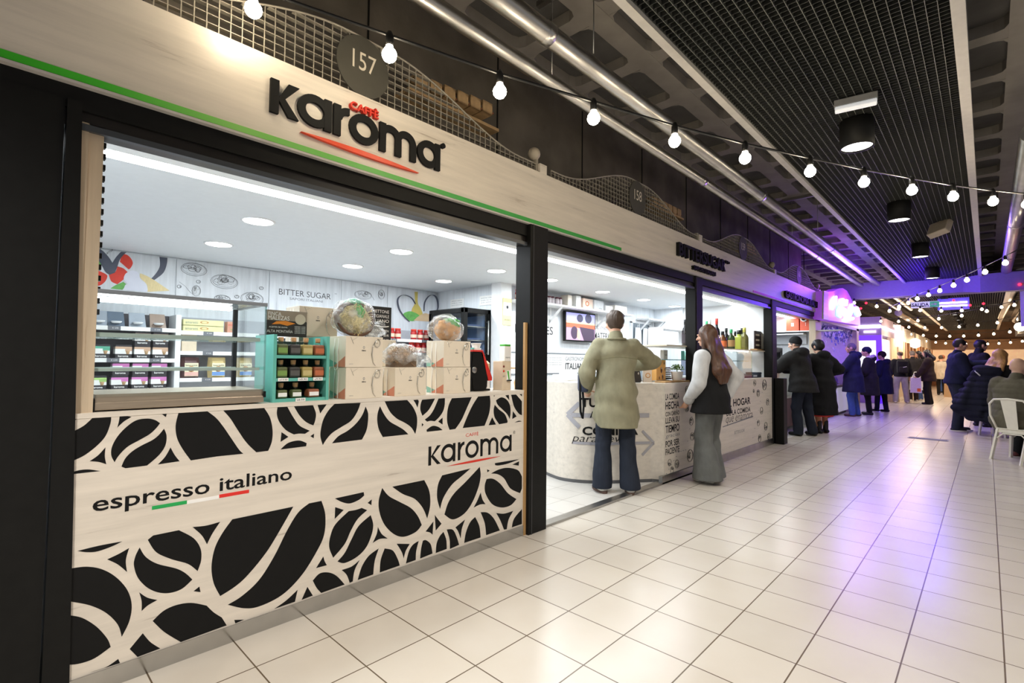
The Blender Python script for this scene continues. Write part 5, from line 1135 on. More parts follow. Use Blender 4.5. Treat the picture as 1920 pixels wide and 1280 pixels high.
t = thing('rooster_figure', 'orange and yellow ornament behind the green-foil bottle', 'ornament', (at(1376, 612, Y=.5).x, .5, 1.53)); m1 = MB(); blob(m1, (0, 0, .19), (.05, .03, .055), mat('ornament_orange', rgb(220, 140, 50), .4, var=.3), 3, .3); m1.build('body', t); m1 = MB(); m1.tube([(0, 0, 0), (0, 0, .15)], .012, AMB, 8); m1.build('stem', t)
t = thing('menu_stand', 'dark brown menu board on a wooden foot at the end of the deli case', 'menu board', (at(1424, 650, Y=.2).x, .2, 1.53)); m1 = MB(); m1.box((-.24, -.006, .03), (.24, .012, .33), mat('menu_brown', rgb(62, 48, 46), .5))
for k in range(3): m1.box((-.2, -.008, .25-k*.085), (-.02, -.005, .28-k*.085), CRL); text(m1, 'menú '+'123'[k], (.02, -.008, .255-k*.085), (.2, -.008, .255-k*.085), .022, CRL)
m1.build('board', t); m1 = MB(); m1.box((-.28, -.05, 0), (.28, .06, .03), OAK, bevel=.004); m1.build('wooden_foot', t)
t = thing('card_terminal', 'dark blue grey payment terminal at the end of the deli counter', 'payment terminal', (8.62, .2, WT)); m1 = MB(); m1.box((-.22, -.08, 0), (.2, .1, .05), mat('terminal_dark', rgb(52, 62, 78), .4), bevel=.01); m1.box((-.02, -.085, .05), (.2, .1, .085), mat('terminal_dark', rgb(52, 62, 78), .4), bevel=.01); m1.build('body', t); m1 = MB(); m1.box((-.2, -.083, .015), (-.03, -.079, .045), mat('terminal_screen', rgb(196, 206, 216), .3)); m1.build('screen', t)
# things on the entrance counter
t = thing('teal_carton', 'teal and white carton beside the person in the olive shirt', 'carton', (4.93, .48, WT)); m1 = MB(); m1.box((-.08, -.03, 0), (-.03, .06, .2), TEAL); m1.box((-.03, -.05, 0), (.06, .04, .14), mat('teal_light', rgb(132, 196, 168), .5)); m1.build('carton', t); m1 = MB(); m1.box((-.01, -.02, .14), (.04, .03, .2), WHITEP); m1.box((-.03, -.052, .1), (.06, -.049, .125), BLACKM); m1.build('white_top', t)
t = thing('capsule_machine', 'black sloping coffee machine on the entrance counter', 'coffee machine', (5.16, .42, WT)); m1 = MB(); m1.prism([(-.12, -.08, 0), (.13, -.08, 0), (.08, -.08, .13), (.0, -.08, .21), (-.09, -.08, .215), (-.12, -.08, .2)], (0, .18, 0), mat('machine_black', rgb(38, 42, 48), .4)); bmesh.ops.bevel(m1.bm, geom=m1.bm.edges[:], offset=.01, segments=2, affect='EDGES'); m1.build('body', t); m1 = MB(); m1.lathe([(.001, .002), (.014, .002), (.014, 0)], STEEL, (.03, -.082, .1), 12, Matrix.Rotation(PI/2, 4, 'X')); m1.build('round_badge', t)
pack('leaflet', 'pale leaning leaflet stand with food pictures on the entrance counter', 'leaflet', (5.33, .30, WT), .13, .02, .24, mat('leaflet_pale', rgb(222, 210, 196), .5), (('menú', .1, .6, .8, .08, GREYP), ('o', .2, .8, .2, .25, BROWN)), rz=-.4)
t = thing('patterned_box', 'orange box printed with brown ovals on the entrance counter', 'box', (5.5, .24, WT)); m1 = MB(); m1.box((-.12, -.03, .02), (.11, .05, .26), mat('box_orange', rgb(222, 170, 98), .5), bevel=.003)
for x, z, r in ((-.06, .22, .018), (.07, .22, .014), (.0, .14, .03), (.09, .15, .014), (.03, .06, .026), (-.05, .05, .015)): m1.lathe([(.001, .001), (r, .001), (r, 0)], AMB, (x, -.0305, z), 12, Matrix.Rotation(PI/2, 4, 'X') @ Matrix.Diagonal((.7, 1.2, 1, 1)))
m1.build('carton', t)
tag(MB().box((5.3, .06, WT), (5.94, .19, WT+.018), OAK, bevel=.003).build('wooden_tray'), 'thin wooden tray under the potted plant', 'tray')
t = thing('napkin_stack', 'stack of white and dark trays behind the potted plant', 'tray stack', (5.68, .34, WT)); m1 = MB()
for k in range(7): m1.box((-.13+.004*(k % 3), -.1, k*.026), (.13, .1, k*.026+.02), (BLACK if k == 1 else WHITE if k % 2 else STEEL), bevel=.004)
m1.build('trays', t)
PLG = mat('plant_green', rgb(120, 160, 96), .6, var=.35, scale=30)
t = thing('potted_plant', 'small bushy green plant in a white pot by the second post', 'plant', (5.72, .12, WT+.018)); m1 = MB(); m1.lathe([(.05, 0), (.056, .01), (.072, .1), (.074, .105), (.066, .105), (.06, .09)], WHITEP, seg=24); m1.build('pot', t)
m1 = MB(); R = random.Random(5)
for k in range(130):
    a = R.uniform(0, 6.28); e_ = R.uniform(.1, 1.4); rr = R.uniform(.04, .075); p = Vector((rr*math.cos(a)*math.cos(e_)*1.15, rr*math.sin(a)*math.cos(e_)*1.15, .12+rr*math.sin(e_)*1.0))
    u = Vector((R.uniform(-1, 1), R.uniform(-1, 1), R.uniform(-1, 1))).normalized()*.016; v = u.cross(Vector((R.uniform(-1, 1), R.uniform(-1, 1), R.uniform(-1, 1)))).normalized()*.009
    m1.face([p-u, p-v*.8, p+u, p+v*.8], PLG)
tag(m1.build('foliage', t, recalc=False), kind='stuff'); m1 = MB(); m1.lathe([(.064, .09), (.001, .1)], mat('soil', rgb(70, 52, 40), .9), seg=16, cap=False); m1.tube([(0, 0, .09), (0, 0, .16)], .006, PLG, 6); m1.build('soil', t)
t = thing('food_box', 'white takeaway box on the curved counter near the pillar', 'box', (4.95, 1.2, WT)); m1 = MB(); m1.box((-.12, -.12, 0), (.12, .12, .07), WHITEP, bevel=.006); m1.build('box', t); m1 = MB(); m1.box((-.06, -.1, .07), (.1, .06, .095), WHITEP, bevel=.004); m1.build('napkins', t)
g0 = None
for k, (x, y) in enumerate(((4.98, .92), (5.06, .86), (5.0, .8))):
    lab = 'small clear glass on the curved counter, %s from the white box' % nth[k]
    if g0 is None: g0 = thing('drinking_glass', lab, 'glass', (x, y, WT), 0, 'small glasses on the curved counter'); m1 = MB(); m1.lathe([(.02, 0), (.026, .04), (.028, .055), (.026, .055), (.018, .004)], GLASSE, seg=14); m1.build('glass', g0)
    else: dup(g0, (x, y, WT), lab)
for k, (px, z, lab) in enumerate(((1252, 1.357, 'first teal packet on the upper glass shelf by the post'), (1290, 1.357, 'second teal packet on the upper glass shelf by the post'), (1297, 1.357, 'third teal packet on the upper glass shelf by the post'))):
    x = at(px, 660, Y=.3).x; pack('teal_packet', lab, 'packet', (x, .35, z), .1, .05, .12, TEAL if k else WHITEP, (('té', .2, .8, .4, .2, WHITEP if k else GREYP),))
# tan bag stand at the pillar
t = thing('snack_rack', 'narrow rack of tan snack bags just behind the black pillar', 'rack', (3.45, .55, 0)); m1 = MB()
for z in (.75, 1.0, 1.25): m1.box((-.1, -.08, z), (.12, .1, z+.012), OAK)
for x in (-.1, .11): m1.box((x, .08, 0), (x+.012, .1, 1.4), STEELD)
m1.build('frame', t)
for k, z in enumerate((.762, 1.012)): 
    m1 = MB()
    for j in range(3): blob(m1, (-.07+.075*j, 0, .09+z), (.035, .04, .09), mat('snack_tan', rgb(206, 166, 104), .5, var=.2), j+k, .15, 14)
    m1.build('snack_bags', t)
# middle wall: boards, panels, television, shelves
BWY = 2.13
m1 = MB(); m1.box((4.85, BWY-.008, 1.45), (5.95, BWY, 2.0), WHITEP); text(m1, 'PASIONES', (5.0, BWY-.009, 1.715), (5.83, BWY-.009, 1.715), .12, DGREY, bold=.01); tag(m1.build('wall_board'), 'white wall board with a dark word ending NES, next to the pillar', 'wall panel')
m1 = MB(); m1.box((6.85, BWY-.008, 1.45), (7.9, BWY, 2.02), WHITEP); text(m1, 'MATERIAS', (6.9, BWY-.009, 1.7), (7.5, BWY-.009, 1.7), .11, DGREY, bold=.01); text(m1, 'PRIMAS', (6.9, BWY-.009, 1.56), (7.35, BWY-.009, 1.56), .11, DGREY, bold=.01); text(m1, 'las mejores', (6.9, BWY-.009, 1.84), (7.55, BWY-.009, 1.84), .1, GREYP, shear=.3); tag(m1.build('wall_board'), 'white wall board reading MATERIAS PRIMAS beside the television', 'wall panel')
m1 = MB(); m1.box((4.82, BWY-.006, 1.14), (7.4, BWY, 1.44), WHITEP)
for z in (1.14, 1.44): m1.box((4.82, BWY-.012, z-.008), (7.4, BWY, z+.008), mat('joint_grey', rgb(120, 126, 132), .5))
text(m1, 'GASTRONOMÍA', (6.14, BWY-.009, 1.335), (6.7, BWY-.009, 1.335), .075, GREYP); text(m1, 'ITALIANA', (6.14, BWY-.009, 1.2), (6.7, BWY-.009, 1.2), .1, DGREY, bold=.02)
for k in range(4): text(m1, 'productos italianos de calidad', (5.66, BWY-.009, 1.365-k*.035), (6.05, BWY-.009, 1.365-k*.035), .02, GREYP)
tag(m1.build('wall_board'), 'long low wall board reading GASTRONOMÍA ITALIANA behind the curved counter', 'wall panel')
t = thing('television', 'flat television on the wall showing two dark glasses before a red sky', 'television', (6.43, 2.06, 1.865)); m1 = MB(); m1.box((-.40, -.02, -.232), (.40, .03, .232), BLACK, bevel=.004); m1.box((-.1, .03, -.1), (.1, .075, .1), BLACK); m1.build('housing', t)
def scr(name, c, e=.9): return mat(name, rgb(*c), .4, emit=e, ecol=rgb(*c), var=.0)
m1 = MB(); P_ = lambda u, v, d: (-.38+.76*u, -.0205-d, -.21+.42*v)
def shp(pts, m, d): m1.prism([P_(u, v, d) for u, v in pts], (0, .0004, 0), m)
shp([(0, .65), (1, .65), (1, 1), (0, 1)], scr('screen_lilac', (150, 150, 216)), 0); shp([(0, .45), (1, .45), (1, .66), (0, .7)], scr('screen_red', (206, 92, 62)), .0004); shp([(0, .62), (1, .6), (1, .66), (0, .7)], scr('screen_peach', (246, 180, 140)), .0008); shp([(0, 0), (1, 0), (1, .46), (0, .46)], scr('screen_mauve', (176, 140, 170)), .0004)
ov = lambda cx, cy, rx, ry: [(cx+rx*math.cos(2*PI*i/20), cy+ry*math.sin(2*PI*i/20)) for i in range(20)]
shp(ov(.46, .82, .11, .15), scr('screen_dark', (44, 40, 70)), .0012); shp(ov(.76, .84, .12, .18), scr('screen_dark', (44, 40, 70)), .0012); shp(ov(.27, .27, .12, .24), scr('screen_navy', (60, 42, 66)), .0012); shp([(.45, .5), (.98, .45), (.99, 0), (.6, 0), (.5, .3)], scr('screen_navy', (60, 42, 66)), .0012); shp(ov(.33, .72, .04, .03), scr('screen_glint', (255, 240, 220)), .0016); shp([(.38, .5), (.46, .3), (.45, 0), (.36, .1)], scr('screen_peach', (246, 180, 140)), .0014)
m1.build('screen', t)
def wall_shelf(label, x0, x1, z, brs, y1=BWY, d=.26):
    t = thing('wall_shelf', label, 'shelf', ((x0+x1)/2, y1, z)); m1 = MB(); m1.box((x0, y1-d, z), (x1, y1, z+.025), WHITE); local(m1, 'board', t)
    for x in brs:
        m1 = MB(); m1.prism([(x, y1-d+.02, z), (x, y1-d+.05, z), (x, y1-.0, z-.2), (x, y1-.0, z-.24)], (.03, 0, 0), WHITE); m1.box((x, y1-.02, z-.24), (x+.03, y1, z), WHITE); local(m1, 'bracket', t)
    return t
wall_shelf('long white wall shelf above the television', 4.82, 7.75, 2.12, (5.75, 7.0)); wall_shelf('short empty white wall shelf beyond the doorway', 8.3, 8.97, 2.10, (8.36, 8.9))
jz = 2.145
for k in range(6):
    x = 5.42+.073*k+(.03 if k > 3 else 0); lab = 'small jar with dark red lid on the long wall shelf, %s from the pillar' % ('first', 'second', 'third', 'fourth', 'fifth', 'sixth')[k]
    if k == 0:
        j0 = thing('spread_jar', lab, 'jar', (x, 1.98, jz), 0, 'jars with dark lids on the wall shelf'); m1 = MB(); m1.lathe([(.028, 0), (.032, .006), (.032, .085), (.026, .095)], mat('jar_milk', rgb(216, 204, 206), .3), seg=14); m1.build('glass', j0); m1 = MB(); m1.lathe([(.029, .095), (.029, .115), (.02, .118)], mat('lid_dark_red', rgb(88, 30, 44), .4), seg=14); m1.build('lid', j0)
    else: dup(j0, (x, 1.98, jz), lab)
sb = dup(sj, (4.93, 2.0, jz), 'red sauce jar at the pillar end of the long wall shelf')
for k, (x, w_, h, m_, lab) in enumerate(((5.98, .1, .17, mat('bag_tanwhite', rgb(226, 216, 200), .5), 'upright cream bag beside the jars on the wall shelf'), (6.2, .12, .18, WHITEP, 'upright white bag on the wall shelf above the television'), (6.45, .26, .16, mat('bag_peach', rgb(236, 206, 186), .5), 'pale box with orange picture on the wall shelf'), (6.75, .26, .16, mat('box_white_boards', rgb(226, 228, 230), .5), 'pale striped box on the wall shelf'), (7.05, .22, .1, WHITEP, 'low white box on the wall shelf'), (7.42, .38, .13, mat('box_ivory', rgb(240, 232, 222), .5), 'wide ivory box at the end of the wall shelf'))):
    pack('shelf_box' if k > 1 else 'shelf_bag', lab, 'box' if k > 1 else 'bag', (x, 1.99, jz), w_, .14, h, m_, (('o', .2, .6, .25, .5, ORL),) if k == 2 else (('mimo', .5, .85, .15, .14, GREYP),) if k > 2 else ())
# doorway with coats, end wall shelves
m1 = MB(); m1.box((8.08, BWY-.03, .0), (8.12, BWY, 2.06), WHITE); m1.box((8.76, BWY-.03, .0), (8.8, BWY, 2.06), WHITE); m1.box((8.08, BWY-.03, 2.04), (8.8, BWY, 2.08), WHITE); m1.box((8.12, BWY-.012, 0), (8.76, BWY, 2.04), mat('door_grey', rgb(146, 156, 164), .5)); struct(m1.build('door_1'))
for k, (x, w_, mm, lab) in enumerate(((8.28, .13, mat('apron_white', rgb(226, 230, 236), .7), 'white apron hanging in the doorway'), (8.55, .11, mat('apron_grey', rgb(206, 210, 214), .7), 'pale apron hanging beside the white one'), (8.68, .06, BLACK, 'black bag hanging in the doorway'))):
    t = thing('apron' if k < 2 else 'hanging_bag', lab, 'apron' if k < 2 else 'bag', (x, BWY-.06, 1.6)); m1 = MB()
    n = 8
    for i in range(n):
        a, b = i/n, (i+1)/n; f = lambda u: .018*math.sin(u*9)
        m1.prism([(-w_+2*w_*a, f(a), 0), (-w_+2*w_*b, f(b), 0), (-w_*.8+1.6*w_*b, f(b), .36), (-w_*.8+1.6*w_*a, f(a), .36)], (0, .012, 0), mm)
    m1.build('cloth', t); m1 = MB(); m1.tube([(-w_*.3, 0, .36), (0, .03, .42), (w_*.3, 0, .36)], .006, mm, 6); m1.build('loop', t)
m1 = MB(); m1.box((8.85, BWY-.02, 1.2), (8.97, BWY-.012, 2.03), WHITEP)
for k in range(24): text(m1, 'lista de precios del día', (8.32, BWY-.014, 1.97-k*.034), (8.32, BWY-.014, 1.97-k*.034), .01, GREYP) if False else None
m1.bm.free()
m1 = MB(); m1.box((8.82, BWY-.016, 1.25), (8.97, BWY-.012, 2.02), WHITEP)
for k in range(20): text(m1, 'pizzas y pastas', (8.84, BWY-.017, 1.97-k*.035), (8.96, BWY-.017, 1.97-k*.035), .014, GREYP)
tag(m1.build('price_list'), 'tall white price list with lines of small print beside the doorway', 'notice')

# ================================================================ stall with the red boxes (before the neon stall)
t = thing('counter', 'dark red counter with glass front in the red box stall', 'counter', (10.6, .5, 0)); m1 = MB(); m1.box((9.25, .35, .05), (11.9, .9, .62), mat('counter_maroon', rgb(104, 62, 62), .4)); local(m1, 'body', t); m1 = MB(); m1.box((9.25, .35, .62), (11.9, .92, .66), STEEL); m1.box((9.25, .37, 1.15), (11.9, .92, 1.18), WHITE); local(m1, 'shelves', t)
m1 = MB(); m1.box((9.25, .35, .66), (11.9, .356, 1.15), GLASS); local(m1, 'glass_front', t)
for x in (9.25, 11.88):
    m1 = MB(); m1.box((x, .36, .66), (x+.02, .9, 1.15), STEEL); local(m1, 'post', t)
for k in range(10):
    x = 9.6+k*.2; lab = 'white cup in a row inside the low glass counter of the red box stall'
    if k == 0: c0 = thing('white_cup', lab, 'cup', (x, .5, .66), 0, 'cups in the low glass counter'); m1 = MB(); m1.lathe([(.03, 0), (.045, .07), (.042, .07), (.028, .006)], WHITEP, seg=14); m1.build('cup', c0)
    else: dup(c0, (x, .5+.12*(k % 2), .66))
WX = 12.29
def wx(px, py): p = at(px, py, X=12.0); return p
a, b = wx(1474, 618), wx(1522, 618)
t = thing('wall_shelf', 'white shelf carrying two red boxes in the stall before the neon sign', 'shelf', (12.0, (a.y+b.y)/2, a.z-.03)); m1 = MB(); m1.box((-.02, -.75, -.02), (.29, .9, .0), WHITE); m1.build('board', t)
ORB = mat('red_orange_box', rgb(206, 82, 50), .5)
for k, (pa, pb) in enumerate(((1474, 1498), (1500, 1521))):
    ya, yb = wx(pa, 610).y, wx(pb, 610).y; z0, z1 = a.z-.028, wx(1490, 597).z
    m1 = MB(); m1.box((12.0, yb, z0), (12.25, ya, z1), ORB, bevel=.004); m1.box((11.998, yb+.1, z0+.1), (12.0, ya-.1, z0+.17), WHITEP); text(m1, 'caffè', (11.9975, ya-.12, z0+.115), (11.9975, yb+.12, z0+.115), .035, REDL); tag(m1.build('red_box'), ('red orange box nearest the third post on the high shelf', 'red orange box next to the neon stall on the high shelf')[k], 'box')
m1 = MB(); m1.lathe([(.06, 0), (.06, .05), (.04, .06), (.038, .0)], WHITEP, (0, 0, 0), 16, Matrix.Rotation(-PI/2, 4, 'Y')); tag(m1.build('tape_roll', None), 'white roll in front of the red orange box', 'roll').location = (11.995, wx(1508, 600).y, wx(1508, 598).z)
t = thing('wall_shelf', 'lower white shelf with cups below the red boxes', 'shelf', (12.0, .9, 1.95)); m1 = MB(); m1.box((-.02, -.65, 0), (.29, 1.0, .02), WHITE); m1.box((.24, -.65, -.2), (.29, 1.0, .15), mat('niche_grey', rgb(196, 200, 206), .5)); m1.build('board', t)
t = thing('espresso_machine', 'dark espresso machine in the stall behind the person in the black cap', 'coffee machine', (11.6, 1.1, 1.2)); m1 = MB(); m1.box((-.2, -.5, 0), (.2, .5, .12), BLACK, bevel=.02); m1.box((.0, -.5, .12), (.2, .5, .42), BLACK, bevel=.02); m1.box((-.2, -.5, .36), (.2, .5, .46), DGREY, bevel=.02); m1.build('body', t)
for y in (-.25, .2):
    m1 = MB(); m1.lathe([(.04, 0), (.04, .06)], STEEL, (-.1, y, .3), 12); m1.tube([(-.1, y, .32), (-.28, y, .3)], .014, BLACK, 8); m1.build('group_head', t)
tag(MB().box((11.3, .92, 0), (12.2, 2.0, 1.2), WHITE).build('back_counter'), 'white back counter carrying the espresso machine', 'cabinet')
# black bin post by the third post
mb = MB(); mb.box((9.0, -.16, 0), (9.2, -.02, 1.08), BLACK, bevel=.01); tag(mb.build('black_pedestal'), 'waist-high black pedestal in front of the third post', 'pedestal')
# floor drain
m1 = MB(); p = at(1740, 823, Z=0); m1.box((p.x-.12, p.y-.28, 0), (p.x+.12, p.y+.28, .004), mat('drain_frame', rgb(150, 146, 142), .5)); m1.box((p.x-.1, p.y-.26, .004), (p.x+.1, p.y+.26, .006), mat('drain_grey', rgb(120, 118, 116), .6)); tag(m1.build('floor_hatch'), 'narrow grey hatch plate set in the floor tiles', 'hatch')
# ================================================================ neon stall, aisle, far stalls
NB = mat('board_painted_glow', rgb(196, 130, 236), .4, emit=.28, ecol=rgb(176, 80, 255)); NC = mat('neon_cyan', rgb(120, 236, 255), .4, emit=5, ecol=rgb(110, 225, 255), var=0); NW = mat('neon_white', (1, 1, 1), .4, emit=9, ecol=rgb(236, 236, 255), var=0); LIL = mat('lilac_panel', rgb(190, 160, 220), .5); PURPM = mat('purple_strip', rgb(120, 70, 220), .4, emit=1.2, ecol=rgb(112, 60, 235), var=0)  # sign board: colour and glow imitate purple light on white acrylic
NY = -.14
def nx(px, py): p = at(px, py, Y=NY); return (p.x, NY, p.z)
t = thing('neon_sign', 'white sign board coloured as purple-lit, with humped top and cyan neon scrawl', 'sign', (14.2, -.05, 2.4))
prof = [nx(1541, 598), nx(1542, 545), nx(1552, 547), nx(1562, 546), nx(1572, 541), nx(1580, 540), nx(1588, 545), nx(1594, 556), nx(1601, 570), nx(1612, 577), nx(1613, 610)]
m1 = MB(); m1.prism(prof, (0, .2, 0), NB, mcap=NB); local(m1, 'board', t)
m1 = MB(); m1.prism([nx(1541, 598), nx(1542, 545), nx(1550, 547), nx(1550, 600)], (0, -.03, 0), CREAM); local(m1, 'end_post', t)
def zz(px, py, d=.02): p = nx(px, py); return (p[0], NY-d, p[2])
m1 = MB()
for q in ([(1571, 575), (1568, 582), (1568, 590), (1574, 594)], [(1574, 578), (1578, 584), (1583, 580), (1587, 588), (1591, 583)], [(1566, 570), (1574, 574), (1582, 581), (1590, 586)], [(1600, 580), (1602, 588), (1606, 592)]): m1.tube([zz(*p) for p in q], .028, NC, 6)
local(m1, 'neon_script', t, 'cyan neon script')
m1 = MB()
for q in ([(1565, 556), (1561, 566), (1558, 580)], [(1577, 561), (1576, 569)], [(1584, 563), (1583, 572)], [(1569, 582), (1569, 592)], [(1595, 570), (1593, 583), (1590, 596)], [(1573, 583), (1590, 590)], [(1582, 600), (1596, 597)], [(1604, 577), (1609, 590)]): m1.tube([zz(*p, .03) for p in q], [.02+.035*math.sin(PI*i/(len(q)-1)) if len(q) > 2 else .04 for i in range(len(q))], NW, 6)
local(m1, 'white_lights', t, 'white icicle lights')
# carcass of the neon stall
mb = MB(); mb.box((12.4, 0, 2.3), (16.75, .1, 2.62), CREAM); mb.box((12.4, 0, 2.24), (16.75, .06, 2.3), EDGE); struct(mb.build('trim_14'))
mb = MB(); mb.box((16.45, 0, 0), (16.75, .15, 2.3), BEIGE); struct(mb.build('trim_15'))
mb = MB(); mb.box((12.4, 2.4, 0), (16.75, 2.48, 2.5), LIL); mb.box((16.6, .15, 0), (16.68, 2.4, 2.5), LIL); struct(mb.build('wall_neon_stall'))
mb = MB(); mb.box((12.4, .1, 2.42), (16.75, 2.48, 2.47), WHITE); struct(mb.build('ceiling_neon_stall'))
lamp('neon_stall_lamp', 'AREA', (14.6, 1.0, 2.38), 45, (.78, .66, 1), 2.5, .8)
t = thing('wall_panel', 'glowing purple band across the back of the neon stall', 'wall panel', (14.6, 2.39, 2.0)); m1 = MB(); m1.box((-1.9, -.02, -.12), (1.9, 0, .1), PURPM); m1.build('band', t)
m1 = MB(); m1.box((13.9, 2.36, 1.55), (15.6, 2.39, 1.85), BLACK); tag(m1.build('menu_screen'), 'dark menu screen under the purple band', 'screen')
FLW = mat('garland_flower', rgb(246, 246, 252), .5, var=.2, scale=30); FLB = mat('garland_leaf', rgb(90, 100, 170), .6, var=.4, scale=20)
t = thing('garland', 'garland of pale flowers and bluish leaves hanging under the neon sign', 'garland', (14.4, .13, 2.06)); m1, m2 = MB(), MB(); R = random.Random(12)
for k in range(170):
    u = R.uniform(-1.95, 1.95); dz = -abs(R.gauss(0, .12))-(.32*math.exp(-((u-.6)/.35)**2)*R.uniform(0, 1)); p = Vector((u, R.uniform(-.06, .1), .14+dz)); m = m1 if k % 2 else m2; r = R.uniform(.05, .10)
    for j in range(4):
        a = R.uniform(0, 6.28); q = Vector((math.cos(a), R.uniform(-.4, .4), math.sin(a)))*r; s_ = q.cross(Vector((0, 1, .3))).normalized()*r*.45
        m.face([p, p+q*.6+s_, p+q, p+q*.6-s_], FLW if m is m1 else FLB)
tag(m1.build('flowers', t, recalc=False), kind='stuff'); tag(m2.build('leaves', t, recalc=False), kind='stuff')
m1 = MB(); m1.tube([(-1.98+3.96*i/10, .02, .12-.01*math.sin(i)) for i in range(11)], .012, FLB, 6); m1.build('stem', t)
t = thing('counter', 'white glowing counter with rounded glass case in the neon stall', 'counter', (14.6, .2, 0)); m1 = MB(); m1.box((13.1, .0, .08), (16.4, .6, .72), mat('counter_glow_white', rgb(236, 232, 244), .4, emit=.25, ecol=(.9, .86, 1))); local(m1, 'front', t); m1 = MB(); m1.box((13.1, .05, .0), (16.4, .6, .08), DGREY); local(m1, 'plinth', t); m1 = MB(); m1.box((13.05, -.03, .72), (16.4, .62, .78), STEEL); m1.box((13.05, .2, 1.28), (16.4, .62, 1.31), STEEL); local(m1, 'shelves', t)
m1 = MB(); n = 8; P = [(13.08, .0+.25*(1-math.cos(i/n*PI/2)), .78+.52*math.sin(i/n*PI/2)) for i in range(n+1)]
for i in range(n): m1.face([P[i], (16.38,)+P[i][1:], (16.38,)+P[i+1][1:], P[i+1]], GLASS, True)
local(m1, 'curved_glass', t)
m1 = MB(); m1.prism([(13.02, -.12, .35), (13.02, .55, .35), (13.02, .55, 1.0), (13.02, .12, 1.0), (13.02, -.12, .72)], (.06, 0, 0), mat('end_panel_grey', rgb(120, 116, 120), .5)); m1.box((13.02, .0, 0), (13.08, .3, .4), mat('end_panel_grey', rgb(120, 116, 120), .5)); local(m1, 'end_panel', t)
t.location.y += .22
tr0 = None
for k in range(6):
    lab = 'tray of pastries in the neon stall case, %s from the grey end panel' % ('first', 'second', 'third', 'fourth', 'fifth', 'sixth')[k]
    if tr0 is None:
        tr0 = thing('pastry_tray', lab, 'food tray', (13.4, .57, .78), 0, 'pastry trays in the neon stall'); m1 = MB(); m1.box((-.2, -.2, 0), (.2, .2, .02), STEEL); m1.build('tray', tr0); m1 = MB(); R = random.Random(3)
        for j in range(9): blob(m1, (-.12+.12*(j % 3), -.12+.12*(j//3), .045), (.05, .05, .03), mat('pastry', rgb(206, 160, 120), .5, var=.3), j, .15, 10)
        m1.build('pastries', tr0)
    else: dup(tr0, (13.4+.5*k, .57, .78), lab)
# block on the far side of the aisle and the stalls behind it
t = thing('corner_stall', 'corner stall with lilac lit fascia facing down the aisle', 'stall', (21, .5, 0)); FASL = mat('fascia_lilac', rgb(226, 206, 232), .5)
m1 = MB(); m1.box((20.9, .0, 2.32), (27.4, 2.4, 2.95), FASL); local(m1, 'fascia', t)
m1 = MB(); m1.box((20.88, .02, 2.58), (20.9, 2.3, 2.66), NW); m1.box((20.95, -.02, 2.56), (24.0, .0, 2.62), NW); local(m1, 'light_strip', t)
m1 = MB(); m1.box((20.87, .15, 2.4), (20.885, .5, 2.48), mat('small_sign_pale', rgb(240, 226, 250), .4, emit=1.0, ecol=(.95, .9, 1))); local(m1, 'small_sign', t)
m1 = MB(); m1.box((20.9, .0, 0), (21.05, .16, 2.32), PURPM); m1.box((20.9, .16, 2.14), (20.96, 2.3, 2.32), PURPM); m1.box((20.9, .0, 0), (21.0, 2.3, .85), LIL); local(m1, 'purple_frame', t)
m1 = MB(); m1.box((20.97, .16, .85), (20.98, 2.3, 2.14), mat('lit_window', (1, 1, 1), .5, emit=1.3, ecol=(.95, .93, 1))); local(m1, 'lit_side_window', t)
m1 = MB(); m1.box((21.1, .02, .9), (22.9, .05, 2.2), mat('lit_window', (1, 1, 1), .5, emit=1.3)); local(m1, 'lit_front_window', t)
m1 = MB(); m1.box((21.05, .0, 0), (27.4, .06, .9), BEIGE)
for x in (22.9, 25.1, 27.2): m1.box((x, -.01, .9), (x+.2, .08, 2.32), BEIGE)
local(m1, 'front_boards', t)
WW = mat('warm_window', rgb(236, 196, 140), .5, emit=.5, ecol=rgb(255, 214, 170), var=.3, scale=3); WB = mat('warm_wood', rgb(150, 104, 68), .6, var=.2)
m1 = MB(); m1.box((23.1, .02, .9), (25.1, .05, 2.32), WW); m1.box((25.3, .02, .9), (27.2, .05, 2.32), WW); local(m1, 'warm_windows', t)
for k, (x0, x1) in enumerate(((27.6, 31.8), (32.0, 36.4), (36.6, 42.9))):
    t = thing('far_stall', 'distant warm-lit stall on the shop side, %s beyond the corner stall' % nth[k], 'stall', ((x0+x1)/2, .3, 0)); m1 = MB(); m1.box((x0, 0, 2.3), (x1, .5, 2.9), CREAM); m1.box((x0, 0, 0), (x1, .1, .95), WB); local(m1, 'front', t)
    m1 = MB(); m1.box((x0+.15, .06, .95), (x1-.15, .1, 2.3), WW); local(m1, 'lit_window', t)
    for j in range(4): m1 = MB(); x = x0+(x1-x0-.15)*j/3; m1.box((x, -.02, .9), (x+.15, .1, 2.3), WB); local(m1, 'post', t)
t = thing('hanging_lantern', 'very bright white lantern hanging beside the far stalls', 'lantern', (27.5, -.35, 2.25)); m1 = MB(); m1.lathe([(.02, -.22), (.16, -.15), (.17, .12), (.05, .2)], mat('lantern_glow', (1, 1, 1), .4, emit=9, ecol=(.98, 1, .95), var=0), seg=14); m1.build('globe', t); m1 = MB(); m1.tube([(0, 0, .2), (0, 0, .6), (0, .35, .65)], .015, BLACK, 6); m1.build('bracket', t)
